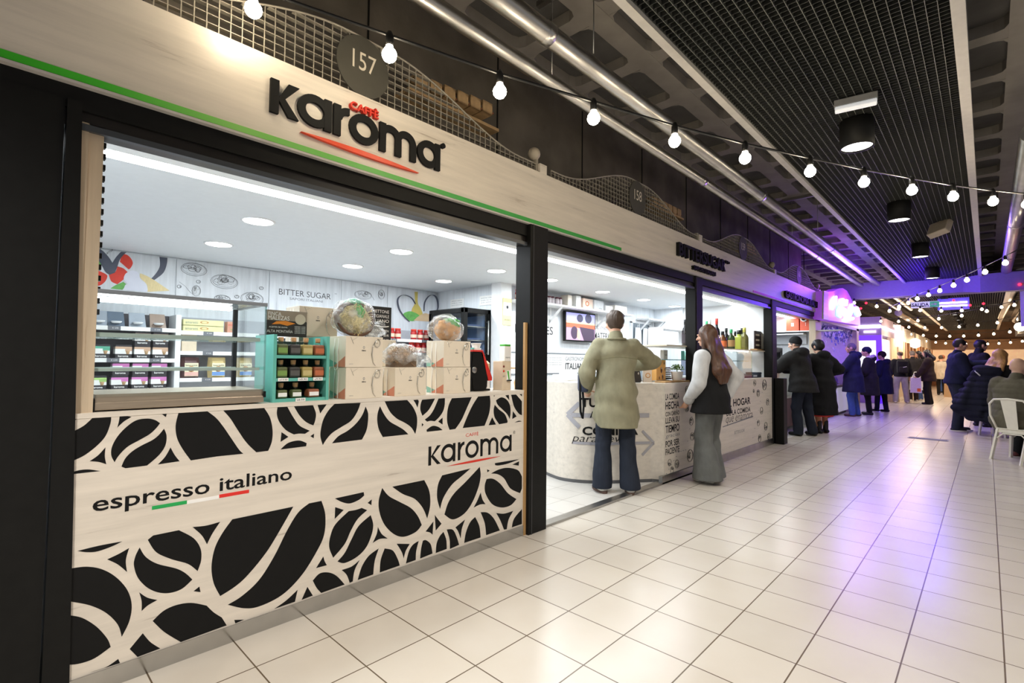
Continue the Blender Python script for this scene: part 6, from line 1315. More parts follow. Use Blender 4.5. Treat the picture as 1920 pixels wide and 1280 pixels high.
t = thing('wall_lamp', 'pale vertical wall lamp on the corner stall fascia', 'lamp', (24.2, -.1, 2.3)); m1 = MB(); m1.box((-.08, -.1, -.3), (.08, .08, .55), mat('wall_lamp_pale', rgb(236, 226, 216), .4, emit=.8, ecol=(1, .9, .78)), bevel=.02); m1.build('shade', t); m1 = MB(); m1.lathe([(.02, .0), (.12, .06), (.12, .2), (.04, .26)], mat('lamp_warm', (1, .9, .7), .4, emit=7, ecol=(1, .85, .6), var=0), (.6, -.02, .1), 12); m1.build('bulb', t)
# end of the hall
t = thing('bar', 'long warm-lit bar across the far end of the hall', 'bar', (42, -2, 0)); m1 = MB(); m1.box((41.8, -6, 0), (42.6, .0, 1.1), WB); m1.box((41.8, -6, 2.3), (42.6, .0, 2.9), mat('bar_header', rgb(170, 136, 106), .6)); local(m1, 'front', t); m1 = MB(); m1.box((42.65, -6, 1.1), (42.7, .0, 2.3), WW); local(m1, 'lit_back', t)
# opposite side of the corridor, far away
t = thing('far_stall', 'dark stall front with a purple word on the table side of the hall', 'stall', (21, -3.8, 0)); m1 = MB(); m1.box((19.5, -4.6, 2.35), (25, -3.32, 2.95), mat('sign_dark', rgb(40, 34, 36), .6)); local(m1, 'header', t)
m1 = MB(); text(m1, 'TE DALE', (19.49, -3.34, 2.42), (19.49, -3.98, 2.42), .12, mat('purple_letters', rgb(196, 150, 240), .4, emit=1.5, ecol=rgb(180, 120, 255))); local(m1, 'purple_word', t)
m1 = MB(); m1.box((19.5, -4.6, 0), (25, -4.3, 1.1), WB); m1.box((19.5, -4.6, 1.1), (25, -4.5, 2.35), WW); local(m1, 'counter', t)
t = thing('hanging_sign', 'orange and white hanging sign at the table side of the hall', 'sign', (16.9, -3.3, 2.65)); m1 = MB(); m1.box((-.03, -.45, -.4), (.03, .12, .5), WHITEP); m1.box((-.035, -.45, -.42), (-.028, .05, .1), mat('sign_orange', rgb(226, 110, 60), .4, emit=.6, ecol=rgb(226, 110, 60))); m1.build('board', t); m1 = MB(); m1.tube([(0, -.1, .5), (0, -.1, .75)], .012, BLACK, 6); m1.build('rod', t)
t = thing('far_stall', 'distant warm-lit stall on the table side of the hall', 'stall', (30, -4.6, 0)); m1 = MB(); m1.box((25.2, -5, 2.3), (41, -4.5, 2.9), WB); m1.box((25.2, -5, 0), (41, -4.6, 1.1), WB); local(m1, 'front', t); m1 = MB(); m1.box((25.2, -5, 1.1), (41, -4.9, 2.3), WW); local(m1, 'lit_window', t)
# signs hanging behind the beam
t = thing('exit_sign', 'hanging sign reading SALIDA with a green arrow', 'sign', (18, -1.36, 3.0)); d = at(1710, 563, X=18), at(1760, 578, X=18)
m1 = MB(); m1.box((-.02, -.30, -.085), (.02, .31, .085), mat('exit_white', rgb(226, 224, 236), .4, emit=.5, ecol=(.85, .85, 1))); m1.box((-.022, -.30, -.075), (-.018, -.1, .075), mat('exit_green', rgb(60, 150, 110), .4, emit=.6, ecol=rgb(70, 170, 120))); text(m1, 'SALIDA', (-.0225, .29, -.05), (-.0225, -.08, -.05), .1, mat('exit_dark', rgb(64, 48, 96), .5), bold=.03)
m1.prism([(-.0225, -.13, -.012), (-.0225, -.2, -.012), (-.0225, -.2, -.04), (-.0225, -.26, 0), (-.0225, -.2, .04), (-.0225, -.2, .012), (-.0225, -.13, .012)], (-.001, 0, 0), WHITEP); m1.build('panel', t); m1 = MB(); m1.tube([(0, .2, .08), (0, .2, .4)], .008, BLACK, 6); m1.tube([(0, -.2, .08), (0, -.2, .4)], .008, BLACK, 6); m1.build('rods', t)
t = thing('tube_sign', 'blue-violet light box with two glowing white tubes beside the exit sign', 'light', (18.4, -1.93, 3.02)); m1 = MB(); m1.box((0, -.33, -.16), (.1, .33, .16), mat('tube_box', rgb(110, 96, 200), .4, emit=.5, ecol=rgb(96, 80, 230))); m1.build('box', t)
for z in (.03, -.06):
    m1 = MB(); m1.tube([(-.02, -.29, z), (-.02, .29, z)], .018, NW, 8); m1.build('tube', t)
m1 = MB(); m1.tube([(.05, -.25, .16), (.05, -.25, .38)], .008, BLACK, 6); m1.tube([(.05, .25, .16), (.05, .25, .38)], .008, BLACK, 6); m1.build('rods', t)
REDG = mat('red_glow', rgb(255, 40, 60), .4, emit=6, ecol=rgb(255, 30, 50), var=0); r0 = None
for k, (px, py, X) in enumerate(((1557, 563, 13.2), (1624, 568, 16.5), (1614, 578, 16.5), (1912, 533, 15.68), (1788, 563, 18.3), (1844, 569, 18.3), (1819, 572, 18.2))):
    p = at(px, py, X=X); lab = 'tiny red light by ' + ('the neon sign hump', 'the fairy lights above the aisle', 'the end of the neon sign', 'the purple beam over the tables', 'the top of the tube sign', 'the right metal pipes', 'the side of the tube sign')[k]
    if r0 is None: r0 = thing('red_light', lab, 'light', p, 0, 'tiny red lights'); m1 = MB(); m1.ball((0, 0, 0), .03, REDG, 8); m1.build('bulb', r0)
    else: dup(r0, p, lab)

t = thing('globe_lamp', 'bright round lamp over the tables on the right side of the hall', 'lamp', (19.4, -3.25, 2.38)); m1 = MB(); m1.ball((0, 0, 0), .12, mat('globe_glow', (1, .95, .85), .4, emit=12, ecol=(1, .9, .7), var=0), 16); m1.build('globe', t); m1 = MB(); m1.tube([(0, 0, .11), (0, 0, .5)], .01, BLACK, 6); m1.lathe([(.05, .1), (.05, .14), (.02, .16)], BLACK, seg=12); m1.build('rod', t)
# ================================================================ people: one smooth closed surface per body and per garment
import openvdb
class Vol:
    """a small distance field on a grid; shapes melt into one another and come out as one surface"""
    def __init__(s, lo, hi, h):
        s.h = h; s.lo = np.array(lo, float); n = np.ceil((np.array(hi)-s.lo)/h).astype(int)+1
        s.ax = [s.lo[i]+h*np.arange(n[i]) for i in range(3)]; s.F = np.full(n, 9.0, np.float32)
    def win(s, lo, hi):
        r = []
        for i in range(3):
            a = max(0, int((lo[i]-s.lo[i])/s.h)-1); b = min(len(s.ax[i]), int((hi[i]-s.lo[i])/s.h)+2); r.append(slice(a, max(a, b)))
        return tuple(r)
    def grid(s, w_): return s.ax[0][w_[0]][:, None, None], s.ax[1][w_[1]][None, :, None], s.ax[2][w_[2]][None, None, :]
    def mix(s, w_, d, k, sub=False):
        f = s.F[w_]
        if f.size == 0: return
        if sub: d = -d; q = np.clip(.5-.5*(d-f)/k, 0, 1); s.F[w_] = f*q+d*(1-q)+k*q*(1-q) if k > 1e-6 else np.maximum(f, d); return
        q = np.clip(.5+.5*(f-d)/k, 0, 1); s.F[w_] = f*(1-q)+d*q-k*q*(1-q)
    def cap(s, a, b, ra, rb, k=.02, flat=None, sub=False):
        """tapered limb from a to b; flat = (axis scale x, y, z) squashes it"""
        a, b = np.array(a, float), np.array(b, float); sc = np.array(flat or (1, 1, 1), float); m = (max(ra, rb)*max(sc)+.05+k)
        w_ = s.win(np.minimum(a, b)-m, np.maximum(a, b)+m); x, y, z = s.grid(w_)
        A = a/sc; ba = (b-a)/sc; L = ba@ba+1e-9; px, py, pz = x/sc[0]-A[0], y/sc[1]-A[1], z/sc[2]-A[2]
        t = np.clip((px*ba[0]+py*ba[1]+pz*ba[2])/L, 0, 1)
        d = np.sqrt((px-ba[0]*t)**2+(py-ba[1]*t)**2+(pz-ba[2]*t)**2)-(ra+(rb-ra)*t)
        s.mix(w_, d*min(sc), k, sub)
    def ell(s, c, r, k=.015, sub=False):
        c, r = np.array(c, float), np.array(r, float); m = r.max()+.05+k; w_ = s.win(c-m, c+m); x, y, z = s.grid(w_)
        q = np.sqrt(((x-c[0])/r[0])**2+((y-c[1])/r[1])**2+((z-c[2])/r[2])**2); s.mix(w_, (q-1)*r.min(), k, sub)
    def cut(s, n, d):
        """keep only n.p < d"""
        x, y, z = s.grid((slice(None),)*3); s.F = np.maximum(s.F, (n[0]*x+n[1]*y+n[2]*z-d).astype(np.float32))
    def folds(s, amp, f=1, quilt=0, qn=11):
        x, y, z = s.grid((slice(None),)*3)
        n = np.sin(13*f*x+4*np.sin(7*z)+2)*np.sin(15*f*y+3*np.sin(6*z))+.6*np.sin(21*f*z+9*x*f+5*y)*np.sin(8*x+11*y+4*z)
        s.F = s.F+(amp*n).astype(np.float32)
        if quilt: s.F = s.F-(quilt*(np.abs(np.sin(z*PI*qn))**.5-.6)).astype(np.float32)
    def mesh(s, name, m, parent, label=None):
        H = s.h; g = openvdb.FloatGrid(3*H); g.copyFromArray(np.clip(s.F, -3*H, 3*H)); P, Q = g.convertToQuads(0.0)
        me = bpy.data.meshes.new(name); P = np.asarray(P)*H+s.lo
        me.from_pydata(P.tolist(), [], np.asarray(Q)[:, ::-1].tolist()); me.materials.append(m)
        me.polygons.foreach_set('use_smooth', [True]*len(me.polygons)); me.update()
        bm = bmesh.new(); bm.from_mesh(me)
        for _ in range(2): bmesh.ops.smooth_vert(bm, verts=bm.verts[:], factor=.5, use_axis_x=True, use_axis_y=True, use_axis_z=True)
        bmesh.ops.recalc_face_normals(bm, faces=bm.faces[:]); bm.to_mesh(me); bm.free()
        o = bpy.data.objects.new(name, me); C.objects.link(o); o.parent = parent
        if label: o['label'] = label
        return o
def cloth(name, col, rough=.85, bump=.55, bs=26, var=.14): return mat(name, rgb(*col), rough, var=var, scale=12, bump=bump, bscale=bs, spec=.2, stretch=(1, 1, .55))
SKIN = mat('skin', rgb(216, 168, 142), .5, var=.05, scale=14, bump=.05, bscale=200)
def ik(a, b, l1, l2, pole):
    a, b, pole = np.array(a, float), np.array(b, float), np.array(pole, float); d = b-a; L = np.linalg.norm(d)
    if L > (l1+l2)*.995: b = a+d/L*(l1+l2)*.995; d = b-a; L = np.linalg.norm(d)
    u = d/L; x = (l1*l1-l2*l2+L*L)/(2*L); hgt = math.sqrt(max(0, l1*l1-x*x)); p = pole-u*(pole@u); p /= np.linalg.norm(p)+1e-9
    return a+u*x+p*hgt, b
def person(label, loc, facing, h=1.72, vox=.012, lean=0, side=0, look=0, nod=0, hands=None, feet=((-.1, 0), (.1, .05)), toes=(0, 0), pelvis=None, slim=1, top=None, vest=None, pants=None, shoe=None, hair=None, hat=None, extra=None, skirt=None, group=None, skin=None, poles=None):
    """facing: world heading in degrees; hands: wrist targets (left, right) in metres; look: head turn in degrees (left positive)"""
    skin = skin or SKIN; t = thing('person', label, 'person', loc, math.radians(facing-90), group)
    pel = np.array(pelvis if pelvis else (0, 0, .53*h), float); la = math.radians(lean); sa = math.radians(side)
    def up(p):
        q = np.array(p, float)-(0, 0, .53*h); q = np.array([q[0], q[1]*math.cos(la)+q[2]*math.sin(la), -q[1]*math.sin(la)+q[2]*math.cos(la)]); q = np.array([q[0]*math.cos(sa)+q[2]*math.sin(sa), q[1], -q[0]*math.sin(sa)+q[2]*math.cos(sa)]); return q+pel
    S_ = [up((-.1*h*slim, 0, .797*h)), up((.1*h*slim, 0, .797*h))]; neck = up((0, -.005*h, .83*h)); chest = up((0, .0, .72*h)); waist = up((0, 0, .61*h)); nk2 = up((0, .008*h, .88*h))
    hips = [pel+(-.05*h, 0, -.01*h), pel+(.05*h, 0, -.01*h)]
    hc = nk2+np.array((0, .012*h*math.cos(math.radians(nod)), .05*h)); lk = math.radians(look)
    def hd(p):
        """point of the head: x right, y forward, z up from the head centre"""
        x, y, z = p[0]*h, p[1]*h, p[2]*h; nd = math.radians(nod); y, z = y*math.cos(nd)+z*math.sin(nd), -y*math.sin(nd)+z*math.cos(nd)
        return hc+np.array((x*math.cos(lk)-y*math.sin(lk), x*math.sin(lk)+y*math.cos(lk), z))
    hands = hands or (up((-.16*h, .06*h, .47*h)), up((.16*h, .06*h, .47*h))); E = []; W = []
    for i, sgn in ((0, -1), (1, 1)):
        e, w_ = ik(S_[i], hands[i], .168*h, .152*h, (poles or [(-.55, -.8, -.35), (.55, -.8, -.35)])[i]); E.append(e); W.append(w_)
    K, A = [], []
    for i in (0, 1):
        a = np.array((feet[i][0], feet[i][1]-.0, (feet[i][2] if len(feet[i]) > 2 else 0)+.05*h)); k, a = ik(hips[i], a, (.245 if pelvis else .2385)*h, (.235 if pelvis else .2345)*h, (0, 1, .15)); K.append(k); A.append(a)
    allp = np.array(S_+E+W+K+A+[neck, hd((0, 0, .07)), pel]); lo = allp.min(0)-.2; hi = allp.max(0)+.2; lo[2] = -.01
    v = Vol(lo, hi, vox); g = .0
    # body
    v.cap(up((0, 0, .56*h)), chest, .066*h*slim, .072*h*slim, .03, (1.15, .72, 1)); v.cap(S_[0], S_[1], .03*h, .03*h, .03); v.cap(neck, hc, .03*h, .03*h, .02)
    for i in (0, 1):
        v.cap(S_[i], E[i], .029*h, .023*h, .015); v.cap(E[i], W[i], .0225*h, .0155*h, .012); v.cap(hips[i], K[i], .045*h, .03*h, .02); v.cap(K[i], A[i], .029*h, .021*h, .012); f = np.array((math.sin(math.radians(toes[i])), math.cos(math.radians(toes[i])), 0)); v.cap(A[i]-(0, 0, .03*h), A[i]+f*.08*h-(0, 0, .034*h), .018*h, .014*h, .02)
        dr = W[i]-E[i]; dr /= np.linalg.norm(dr); sd = np.cross(dr, (0, 0, 1)) if abs(dr[2]) < .8 else np.array((0, 1., 0)); sd = sd/np.linalg.norm(sd); nn = np.cross(sd, dr)
        if abs(dr[2]) >= .8: sd = np.array((0, 1.0, 0)); nn = np.array((1.0 if i == 0 else -1.0, 0, 0))
        pm = W[i]+dr*.05*h; v.cap(W[i], pm, .0165*h, .019*h, .008)
        for q, L in zip((-1.5, -.5, .5, 1.5), (.036, .043, .04, .031)):
            r = max(.0048*h, vox*.55); b0_ = pm+sd*q*.0108*h; b1 = b0_+dr*L*.55*h+nn*.006*h; b2 = b1+dr*L*.4*h+nn*.016*h; v.cap(b0_-dr*.01*h, b1, r*1.08, r, .004); v.cap(b1, b2, r, r*.85, .003)
        th = W[i]+dr*.018*h+sd*.016*h; th2 = th+(dr*.6+sd*.75)*.026*h+nn*.008*h; v.cap(th, th2, max(.0062*h, vox*.6), max(.0055*h, vox*.55), .006); v.cap(th2, th2+(dr*.9+sd*.25)*.018*h, max(.0055*h, vox*.55), max(.0048*h, vox*.5), .004)
    # head: skull, jaw, brow, nose, lips, ears, eye hollows
    v.ell(hc+np.array((0, -.004*h, .012*h)), (.0435*h, .053*h, .053*h), .02)
    for p, r, k in (((0, .02, -.022), (.032, .034, .04), .02), ((0, .035, -.05), (.018, .016, .014), .015), ((0, .05, .012), (.03, .012, .008), .012)): v.ell(hd(p), np.array(r)*h, k)
    v.cap(hd((0, .052, .006)), hd((0, .0665, -.016)), .006*h, .0085*h, .006); v.ell(hd((0, .056, -.034)), (.013*h, .007*h, .0045*h), .006)
    for sg in (-1, 1):
        v.ell(hd((sg*.018, .058, .003)), (.009*h, .008*h, .006*h), .008, True); v.ell(hd((sg*.018, .049, .003)), (.0075*h, .0075*h, .0075*h), .003); v.ell(hd((sg*.044, -.004, -.006)), (.006*h, .013*h, .02*h), .006); v.ell(hd((sg*.03, .034, -.015)), (.014*h, .014*h, .012*h), .015)
    v.mesh('body', skin, t)
    # trousers
    if pants:
        q = Vol(lo, hi, vox); r = pants.get('r', 1); fl = pants.get('flare', 1)
        q.cap(pel+(0, -.004*h, .05*h), pel-(0, 0, .02*h), .064*h, .068*h, .02, (1.3, 1.0, 1)); q.ell(pel+(0, -.035*h, -.01*h), (.075*h, .05*h, .05*h), .03)
        for i in (0, 1):
            a2 = A[i].copy(); a2[2] = max(a2[2]-.03*h, pants.get('hem', .03)) if not pelvis else a2[2]-.01*h
            q.cap(hips[i], K[i], .056*h*min(r, 1.12), .041*h*r, .02); q.cap(K[i], a2, .041*h*r, .034*h*r*fl, .02)
        q.folds(pants.get('fold', .004))
        if not pelvis: q.cut((0, 0, -1), -pants.get('hem', .03))
        q.mesh('trousers', pants['m'], t)
    if skirt:
        q = Vol(lo, hi, vox); q.cap(pel, pel-(0, 0, skirt['len']), .08*h, .1*h, .02, (1.15, .95, 1)); q.cut((0, 0, -1), -(pel[2]-skirt['len'])); q.mesh('skirt', skirt['m'], t)
    # tops
    for nm, tp in (('coat' if (top or {}).get('coat') else 'shirt', top), ('vest', vest)):
        if not tp: continue
        q = Vol(lo, hi, vox); r = tp.get('r', 1.0); hem = tp['hem']; wid = tp.get('wide', 1)
        q.cap(chest, waist, .078*h*r*slim, .074*h*r*wid, .03, (1.25, .88, 1)); q.cap(waist, pel+(0, -.008*h, .0), .072*h*r*wid, .08*h*r*wid, .03, (1.22, .95, 1)); q.cap(S_[0]+(.02*h, 0, 0), S_[1]-(.02*h, 0, 0), .04*h*r, .04*h*r, .03, (1, .9, .9)); q.cap(chest, neck-(0, 0, .012*h), .05*h*r, .032*h, .03); [q.cap(neck-(0, 0, .02*h), S_[i], .03*h, .032*h, .03) for i in (0, 1)]
        q.ell(up((0, -.02*h, .75*h)), (.09*h*r, .05*h*r, .08*h), .04)
        if hem < .5 and not pelvis:
            zb_ = hem*h; fl = tp.get('flare', 1.1); kx, ky = (K[0]+K[1])/2, 0; q.cap(pel, np.array((pel[0]+(kx[0]-pel[0])*.3, pel[1]+(kx[1]-pel[1])*.4-.01*h, zb_)), .084*h*r*wid, .088*h*r*fl*wid, .03, (1.2, 1.0, 1))
        if nm != 'vest':
            for i in (0, 1):
                wr = W[i]-(W[i]-E[i])*tp.get('cuff', .04); ar = tp.get('sleeve', 1)*r; q.cap(S_[i], E[i], .039*h*ar, .035*h*ar, .025); q.cap(E[i], wr, .037*h*ar, .027*h*ar, .015)
        else:
            q.cap(S_[0]+(.022*h, 0, .004*h), S_[1]-(.022*h, 0, -.004*h), .046*h*r, .046*h*r, .02)
        q.folds(tp.get('fold', .005), tp.get('ff', 1), tp.get('quilt', 0), tp.get('qn', 11))
        if not pelvis: q.cut((0, 0, -1), -hem*h)
        if tp.get('tail'):
            for sg in (-1, 1): q.cap((sg*.17*h, -.4, hem*h-.01), (sg*.17*h, .4, hem*h-.01), .065*h, .065*h, .02, None, True)
        if tp.get('collar'): q.cap(neck-(0, .005*h, .01*h), neck+(nk2-neck)*tp['collar'], .044*h, .04*h, .01)
        if tp.get('hood'): q.ell(up((0, -.055*h, .835*h)), (.08*h, .05*h, .05*h), .03)
        q.mesh(nm, tp['m'], t)
        if tp.get('fur'):
            q = Vol(lo, hi, vox)
            for i in range(14): a = PI*(-.15+1.3*i/13); q.ell(up((.085*h*math.cos(a), -.02*h-.05*h*math.sin(a), .845*h+.02*h*math.sin(a))), (.03*h, .026*h, .026*h), .015)
            q.folds(.004, 4); q.mesh('fur_trim', tp['fur'], t, 'pale fur trim of the hood')
    # shoes
    if shoe:
        for i in (0, 1):
            f = np.array((math.sin(math.radians(toes[i])), math.cos(math.radians(toes[i])), 0)); q = Vol(A[i]-.25, A[i]+.3, min(vox, .01)); z0 = A[i][2]-.05*h; bz = np.array((0, 0, 1))
            a0 = np.array((A[i][0], A[i][1], z0)); q.cap(a0-f*.022*h+bz*.02*h, a0+f*.075*h+bz*.018*h, .023*h, .022*h, .02, (1, 1, .9)); q.cap(a0+bz*.03*h, a0+bz*(.03*h+shoe.get('shaft', .02)), .026*h, .027*h, .02); q.cut((0, 0, -1), -z0)
            o = q.mesh('boot' if shoe.get('shaft', 0) > .05 else 'shoe', shoe['m'], t)
            if shoe.get('sole'):
                m1 = MB(); pts = [(a0+f*(.03*h+.085*h*math.cos(j*PI/10))+np.cross(f, bz)*.03*h*math.sin(j*PI/10)) for j in range(20)]; m1.prism([Vector((p[0], p[1], z0)) for p in pts], (0, 0, .022), shoe['sole']); m1.build('sole', o)
    # hair
    if hair:
        q = Vol(hc-np.array((.3, .35, .75)), hc+np.array((.3, .3, .25)), min(vox, .008)); big = hair.get('vol', 1)
        q.ell(hc+np.array((0, -.006*h, .016*h)), (.0475*h*big, .0575*h*big, .0565*h*big), .01)
        if hair.get('long'):
            L = hair['long']; bk = hc+np.array((-math.sin(lk)*-.03*h, -.03*h, 0))
            for sg in (-1, 0, 1): q.cap(hd((sg*.03, -.025, .0)), hc+np.array((sg*.052*h, -.098*h, -L*.75)), .035*h, .034*h, .03, (1.1, .8, 1)); q.cap(hc+np.array((sg*.052*h, -.098*h, -L*.75)), hc+np.array((sg*.03*h, -.105*h, -L)), .033*h, .018*h, .03)
            for sg in (-1, 1): q.cap(hd((sg*.038, .012, .02)), hd((sg*.042, .006, -.09)), .018*h, .016*h, .02)
        low = hair.get('low', -.04); q.ell(hd((0, .062, -.03)), (.036*h, .045*h, .062*h), .008, True)
        if not hair.get('long'):
            for sg in (-1, 1): q.ell(hd((sg*.05, .022, -.045)), (.02*h, .035*h, .04*h), .008, True); q.ell(hd((sg*.047, -.0, -.008)), (.012*h, .016*h, .022*h), .005, True)
            q.cut((0, 0, -1), -(hc[2]+low*h))
        if hair.get('bald'): q.ell(hd((0, .01, .075)), (.05*h, .06*h, .055*h), .008, True)
        q.folds(hair.get('fold', .0035), hair.get('ff', 3)); q.mesh('hair', hair['m'], t)
    if hat:
        q = Vol(hc-.25, hc+.25, min(vox, .009)); q.ell(hc+np.array((0, -.006*h, .022*h)), (.053*h, .063*h, .06*h), .01); q.cut((0, .25, -1), .25*hc[1]-(hc[2]+.004*h))
        if hat.get('brim'): q.cap(hd((-.03, .055, .02)), hd((.03, .055, .02)), .012*h, .012*h, .01, (1, 2.0, .5))
        if hat.get('rib'): q.folds(.002, 5)
        q.mesh('hat' if not hat.get('brim') else 'cap', hat['m'], t)
    if extra: extra(t, dict(S=S_, E=E, W=W, hd=hd, up=up, pel=pel, neck=neck, hc=hc, h=h, lo=lo, hi=hi, vox=vox, K=K, A=A))
    return t
# ================================================================ the people in the hall
OLIVE = cloth('cloth_olive', (142, 137, 112)); JEAN = cloth('cloth_dark_denim', (40, 45, 56)); BJEAN = cloth('cloth_blue_denim', (70, 96, 150)); BLK = cloth('cloth_black', (30, 30, 31)); CHAR = cloth('cloth_charcoal', (42, 41, 40)); NAVY = cloth('cloth_navy', (34, 38, 62)); DNAVY = cloth('cloth_deep_navy', (26, 28, 42)); GREYC = cloth('cloth_grey', (106, 108, 106)); WHITC = cloth('cloth_white', (206, 206, 206)); LGREY = cloth('cloth_light_grey', (164, 160, 166)); DBRN = cloth('cloth_dark_brown', (52, 42, 40)); OLIVD = cloth('cloth_olive_grey', (96, 92, 78)); CREAMC = cloth('cloth_cream', (200, 190, 170)); BRNC = cloth('cloth_brown', (104, 80, 62))
SHW = mat('shoe_white', rgb(226, 222, 214), .5); SHB = mat('shoe_black', rgb(24, 24, 25), .4); SHBR = mat('shoe_brown', rgb(86, 62, 52), .5); SHM = mat('shoe_maroon', rgb(96, 44, 46), .5); FUR = cloth('fur_pale', (206, 186, 190), 1, .9, 90, .2)
HBR = mat('hair_brown', rgb(72, 56, 44), .55, var=.3, scale=30, stretch=(1, 1, .15), bump=.6, bscale=60); HLONG = mat('hair_chestnut', rgb(88, 58, 40), .45, var=.35, scale=40, stretch=(1, 1, .06), bump=.7, bscale=70); HBK = mat('hair_black', rgb(28, 24, 24), .5, var=.3, scale=30); HGR = mat('hair_grey', rgb(110, 104, 100), .6, var=.3, scale=40); HBL = mat('hair_blond', rgb(196, 150, 92), .45, var=.35, scale=25, stretch=(1, 1, .15), bump=.6, bscale=50)
STK = mat('stocking_tan', rgb(176, 128, 92), .6)
# man at the entrance counter
def man_extra(t, k):
    h = k['h']; m1 = MB(); r = .047*h
    m1.tube([k['neck']+np.array((r*1.1*math.cos(a), r*1.0*math.sin(a)-.004*h, .008*h)) for a in [2*PI*i/20 for i in range(20)]], .011, OLIVE, 8, closed=True); m1.build('shirt_collar', t)
    m1 = MB(); n = 14
    z = k['up']((0, 0, .73*h))[2]; m1.tube([(-.135*h+.27*h*i/n, -.098*h+.035*h*(2*i/n-1)**2, z-.006*h*math.cos(i/n*PI*2)) for i in range(n+1)], .0022, cloth('seam_olive', (110, 106, 76)), 5); m1.build('back_seam', t)
man = person('person in long olive shirt and dark flared jeans at the curved counter, back turned', (4.49, .20, 0), 44, 1.86, .0085, lean=2, hands=((-.27, .17, 1.03), (.22, .36, 1.27)), poles=[(-.5, -.9, -.2), (1, .1, -.35)], feet=((-.15, -.02), (.13, -.08)), toes=(-12, 10), top=dict(m=OLIVE, hem=.355, r=1.1, wide=1.04, flare=1.1, fold=.011, ff=.8, tail=1, sleeve=1.12, collar=.45), pants=dict(m=JEAN, flare=1.6, r=1.02, fold=.006, hem=.045), shoe=dict(m=SHW, sole=SHBR), hair=dict(m=HBR, low=-.056, fold=.006, vol=1.08, ff=4), look=8, nod=6, extra=man_extra)
t = thing('shoulder_bag', 'dark navy bag with long black strap beside the olive shirt', 'bag', (4.49, .20, 0), math.radians(44-90)); m1 = MB(); m1.box((-.36, .06, 1.0), (-.27, .3, 1.2), mat('bag_navy', rgb(54, 62, 86), .6, bump=.3), bevel=.03); m1.build('body', t)
m1 = MB(); m1.tube([(-.33, .28, 1.18), (-.35, .2, 1.27), (-.36, .1, 1.22), (-.365, .05, 1.0), (-.36, .04, .8), (-.335, .06, .73), (-.32, .1, .85), (-.33, .1, 1.02)], .012, BLK, 6, flat=.4); m1.build('strap', t)
# woman with long hair
def woman_extra(t, k):
    m1 = MB(); n = k['neck']; m1.tube([n+np.array((.05*k['h']*math.cos(a), .045*k['h']*math.sin(a), .004)) for a in [2*PI*i/16 for i in range(16)]], .012, BLK, 8, closed=True); m1.build('vest_collar', t)
    q = Vol(np.minimum.reduce([k['E'][0], k['W'][0]])-.1, np.maximum.reduce([k['E'][0], k['W'][0]])+.1, .008); a, b = k['W'][0]+(k['E'][0]-k['W'][0])*.05, k['W'][0]+(k['E'][0]-k['W'][0])*.16; q.cap(a, b, .034*k['h'], .035*k['h'], .01); q.mesh('sleeve_cuff', WHITC, t)
person('person with long chestnut hair, black vest and wide grey trousers standing by the second post', (5.60, -.34, 0), 82, 1.74, .0085, lean=1, hands=((-.19, .17, .90), (.2, -.06, .93)), poles=[(-.6, -1, 0), (.8, -.8, -.1)], feet=((-.09, .0), (.09, .06)), toes=(-4, 8), top=dict(m=WHITC, hem=.53, r=1.0, sleeve=1.28, fold=.005, cuff=.02), vest=dict(m=BLK, hem=.44, r=1.08, flare=1.12, wide=1.14, fold=.004), pants=dict(m=GREYC, flare=2.1, r=1.3, hem=.045, fold=.007), shoe=dict(m=SHW), hair=dict(m=HLONG, long=.5, vol=1.08, fold=.006, ff=2), look=10, nod=2, extra=woman_extra)
# couple at the red box stall
person('person in black cap, padded jacket and jeans leaning at the stall with red boxes', (10.42, -.10, 0), 72, 1.83, .011, lean=9, hands=((-.06, .42, 1.22), (.12, .42, 1.2)), poles=[(-1, -.1, -.25), (1, -.2, -.4)], feet=((-.12, .02), (.14, -.1)), toes=(-5, 15), top=dict(m=CHAR, hem=.435, r=1.28, wide=1.08, sleeve=1.3, fold=.008, hood=1, collar=.6), pants=dict(m=JEAN, r=1.15, flare=1.15, fold=.007), shoe=dict(m=SHB), hair=dict(m=HGR, low=-.05), hat=dict(m=BLK), nod=14, look=12)
person('person in long black hooded coat and short boots beside the black cap', (11.05, -.28, 0), 58, 1.78, .011, lean=5, hands=((-.1, .34, 1.15), (.25, .2, 1.1)), poles=[(-1, -.2, -.3), (1, -.4, -.2)], feet=((-.08, 0), (.1, .03)), toes=(-5, 8), top=dict(m=BLK, hem=.2, r=1.3, wide=1.05, sleeve=1.28, flare=1.12, fold=.008, hood=1, coat=True), pants=dict(m=STK, r=.8, flare=.9, hem=.1), shoe=dict(m=SHB, shaft=.16), hair=dict(m=HBK, vol=1.2, low=-.08), skirt=dict(m=mat('skirt_red', rgb(206, 52, 36), .7), len=.62), nod=10)
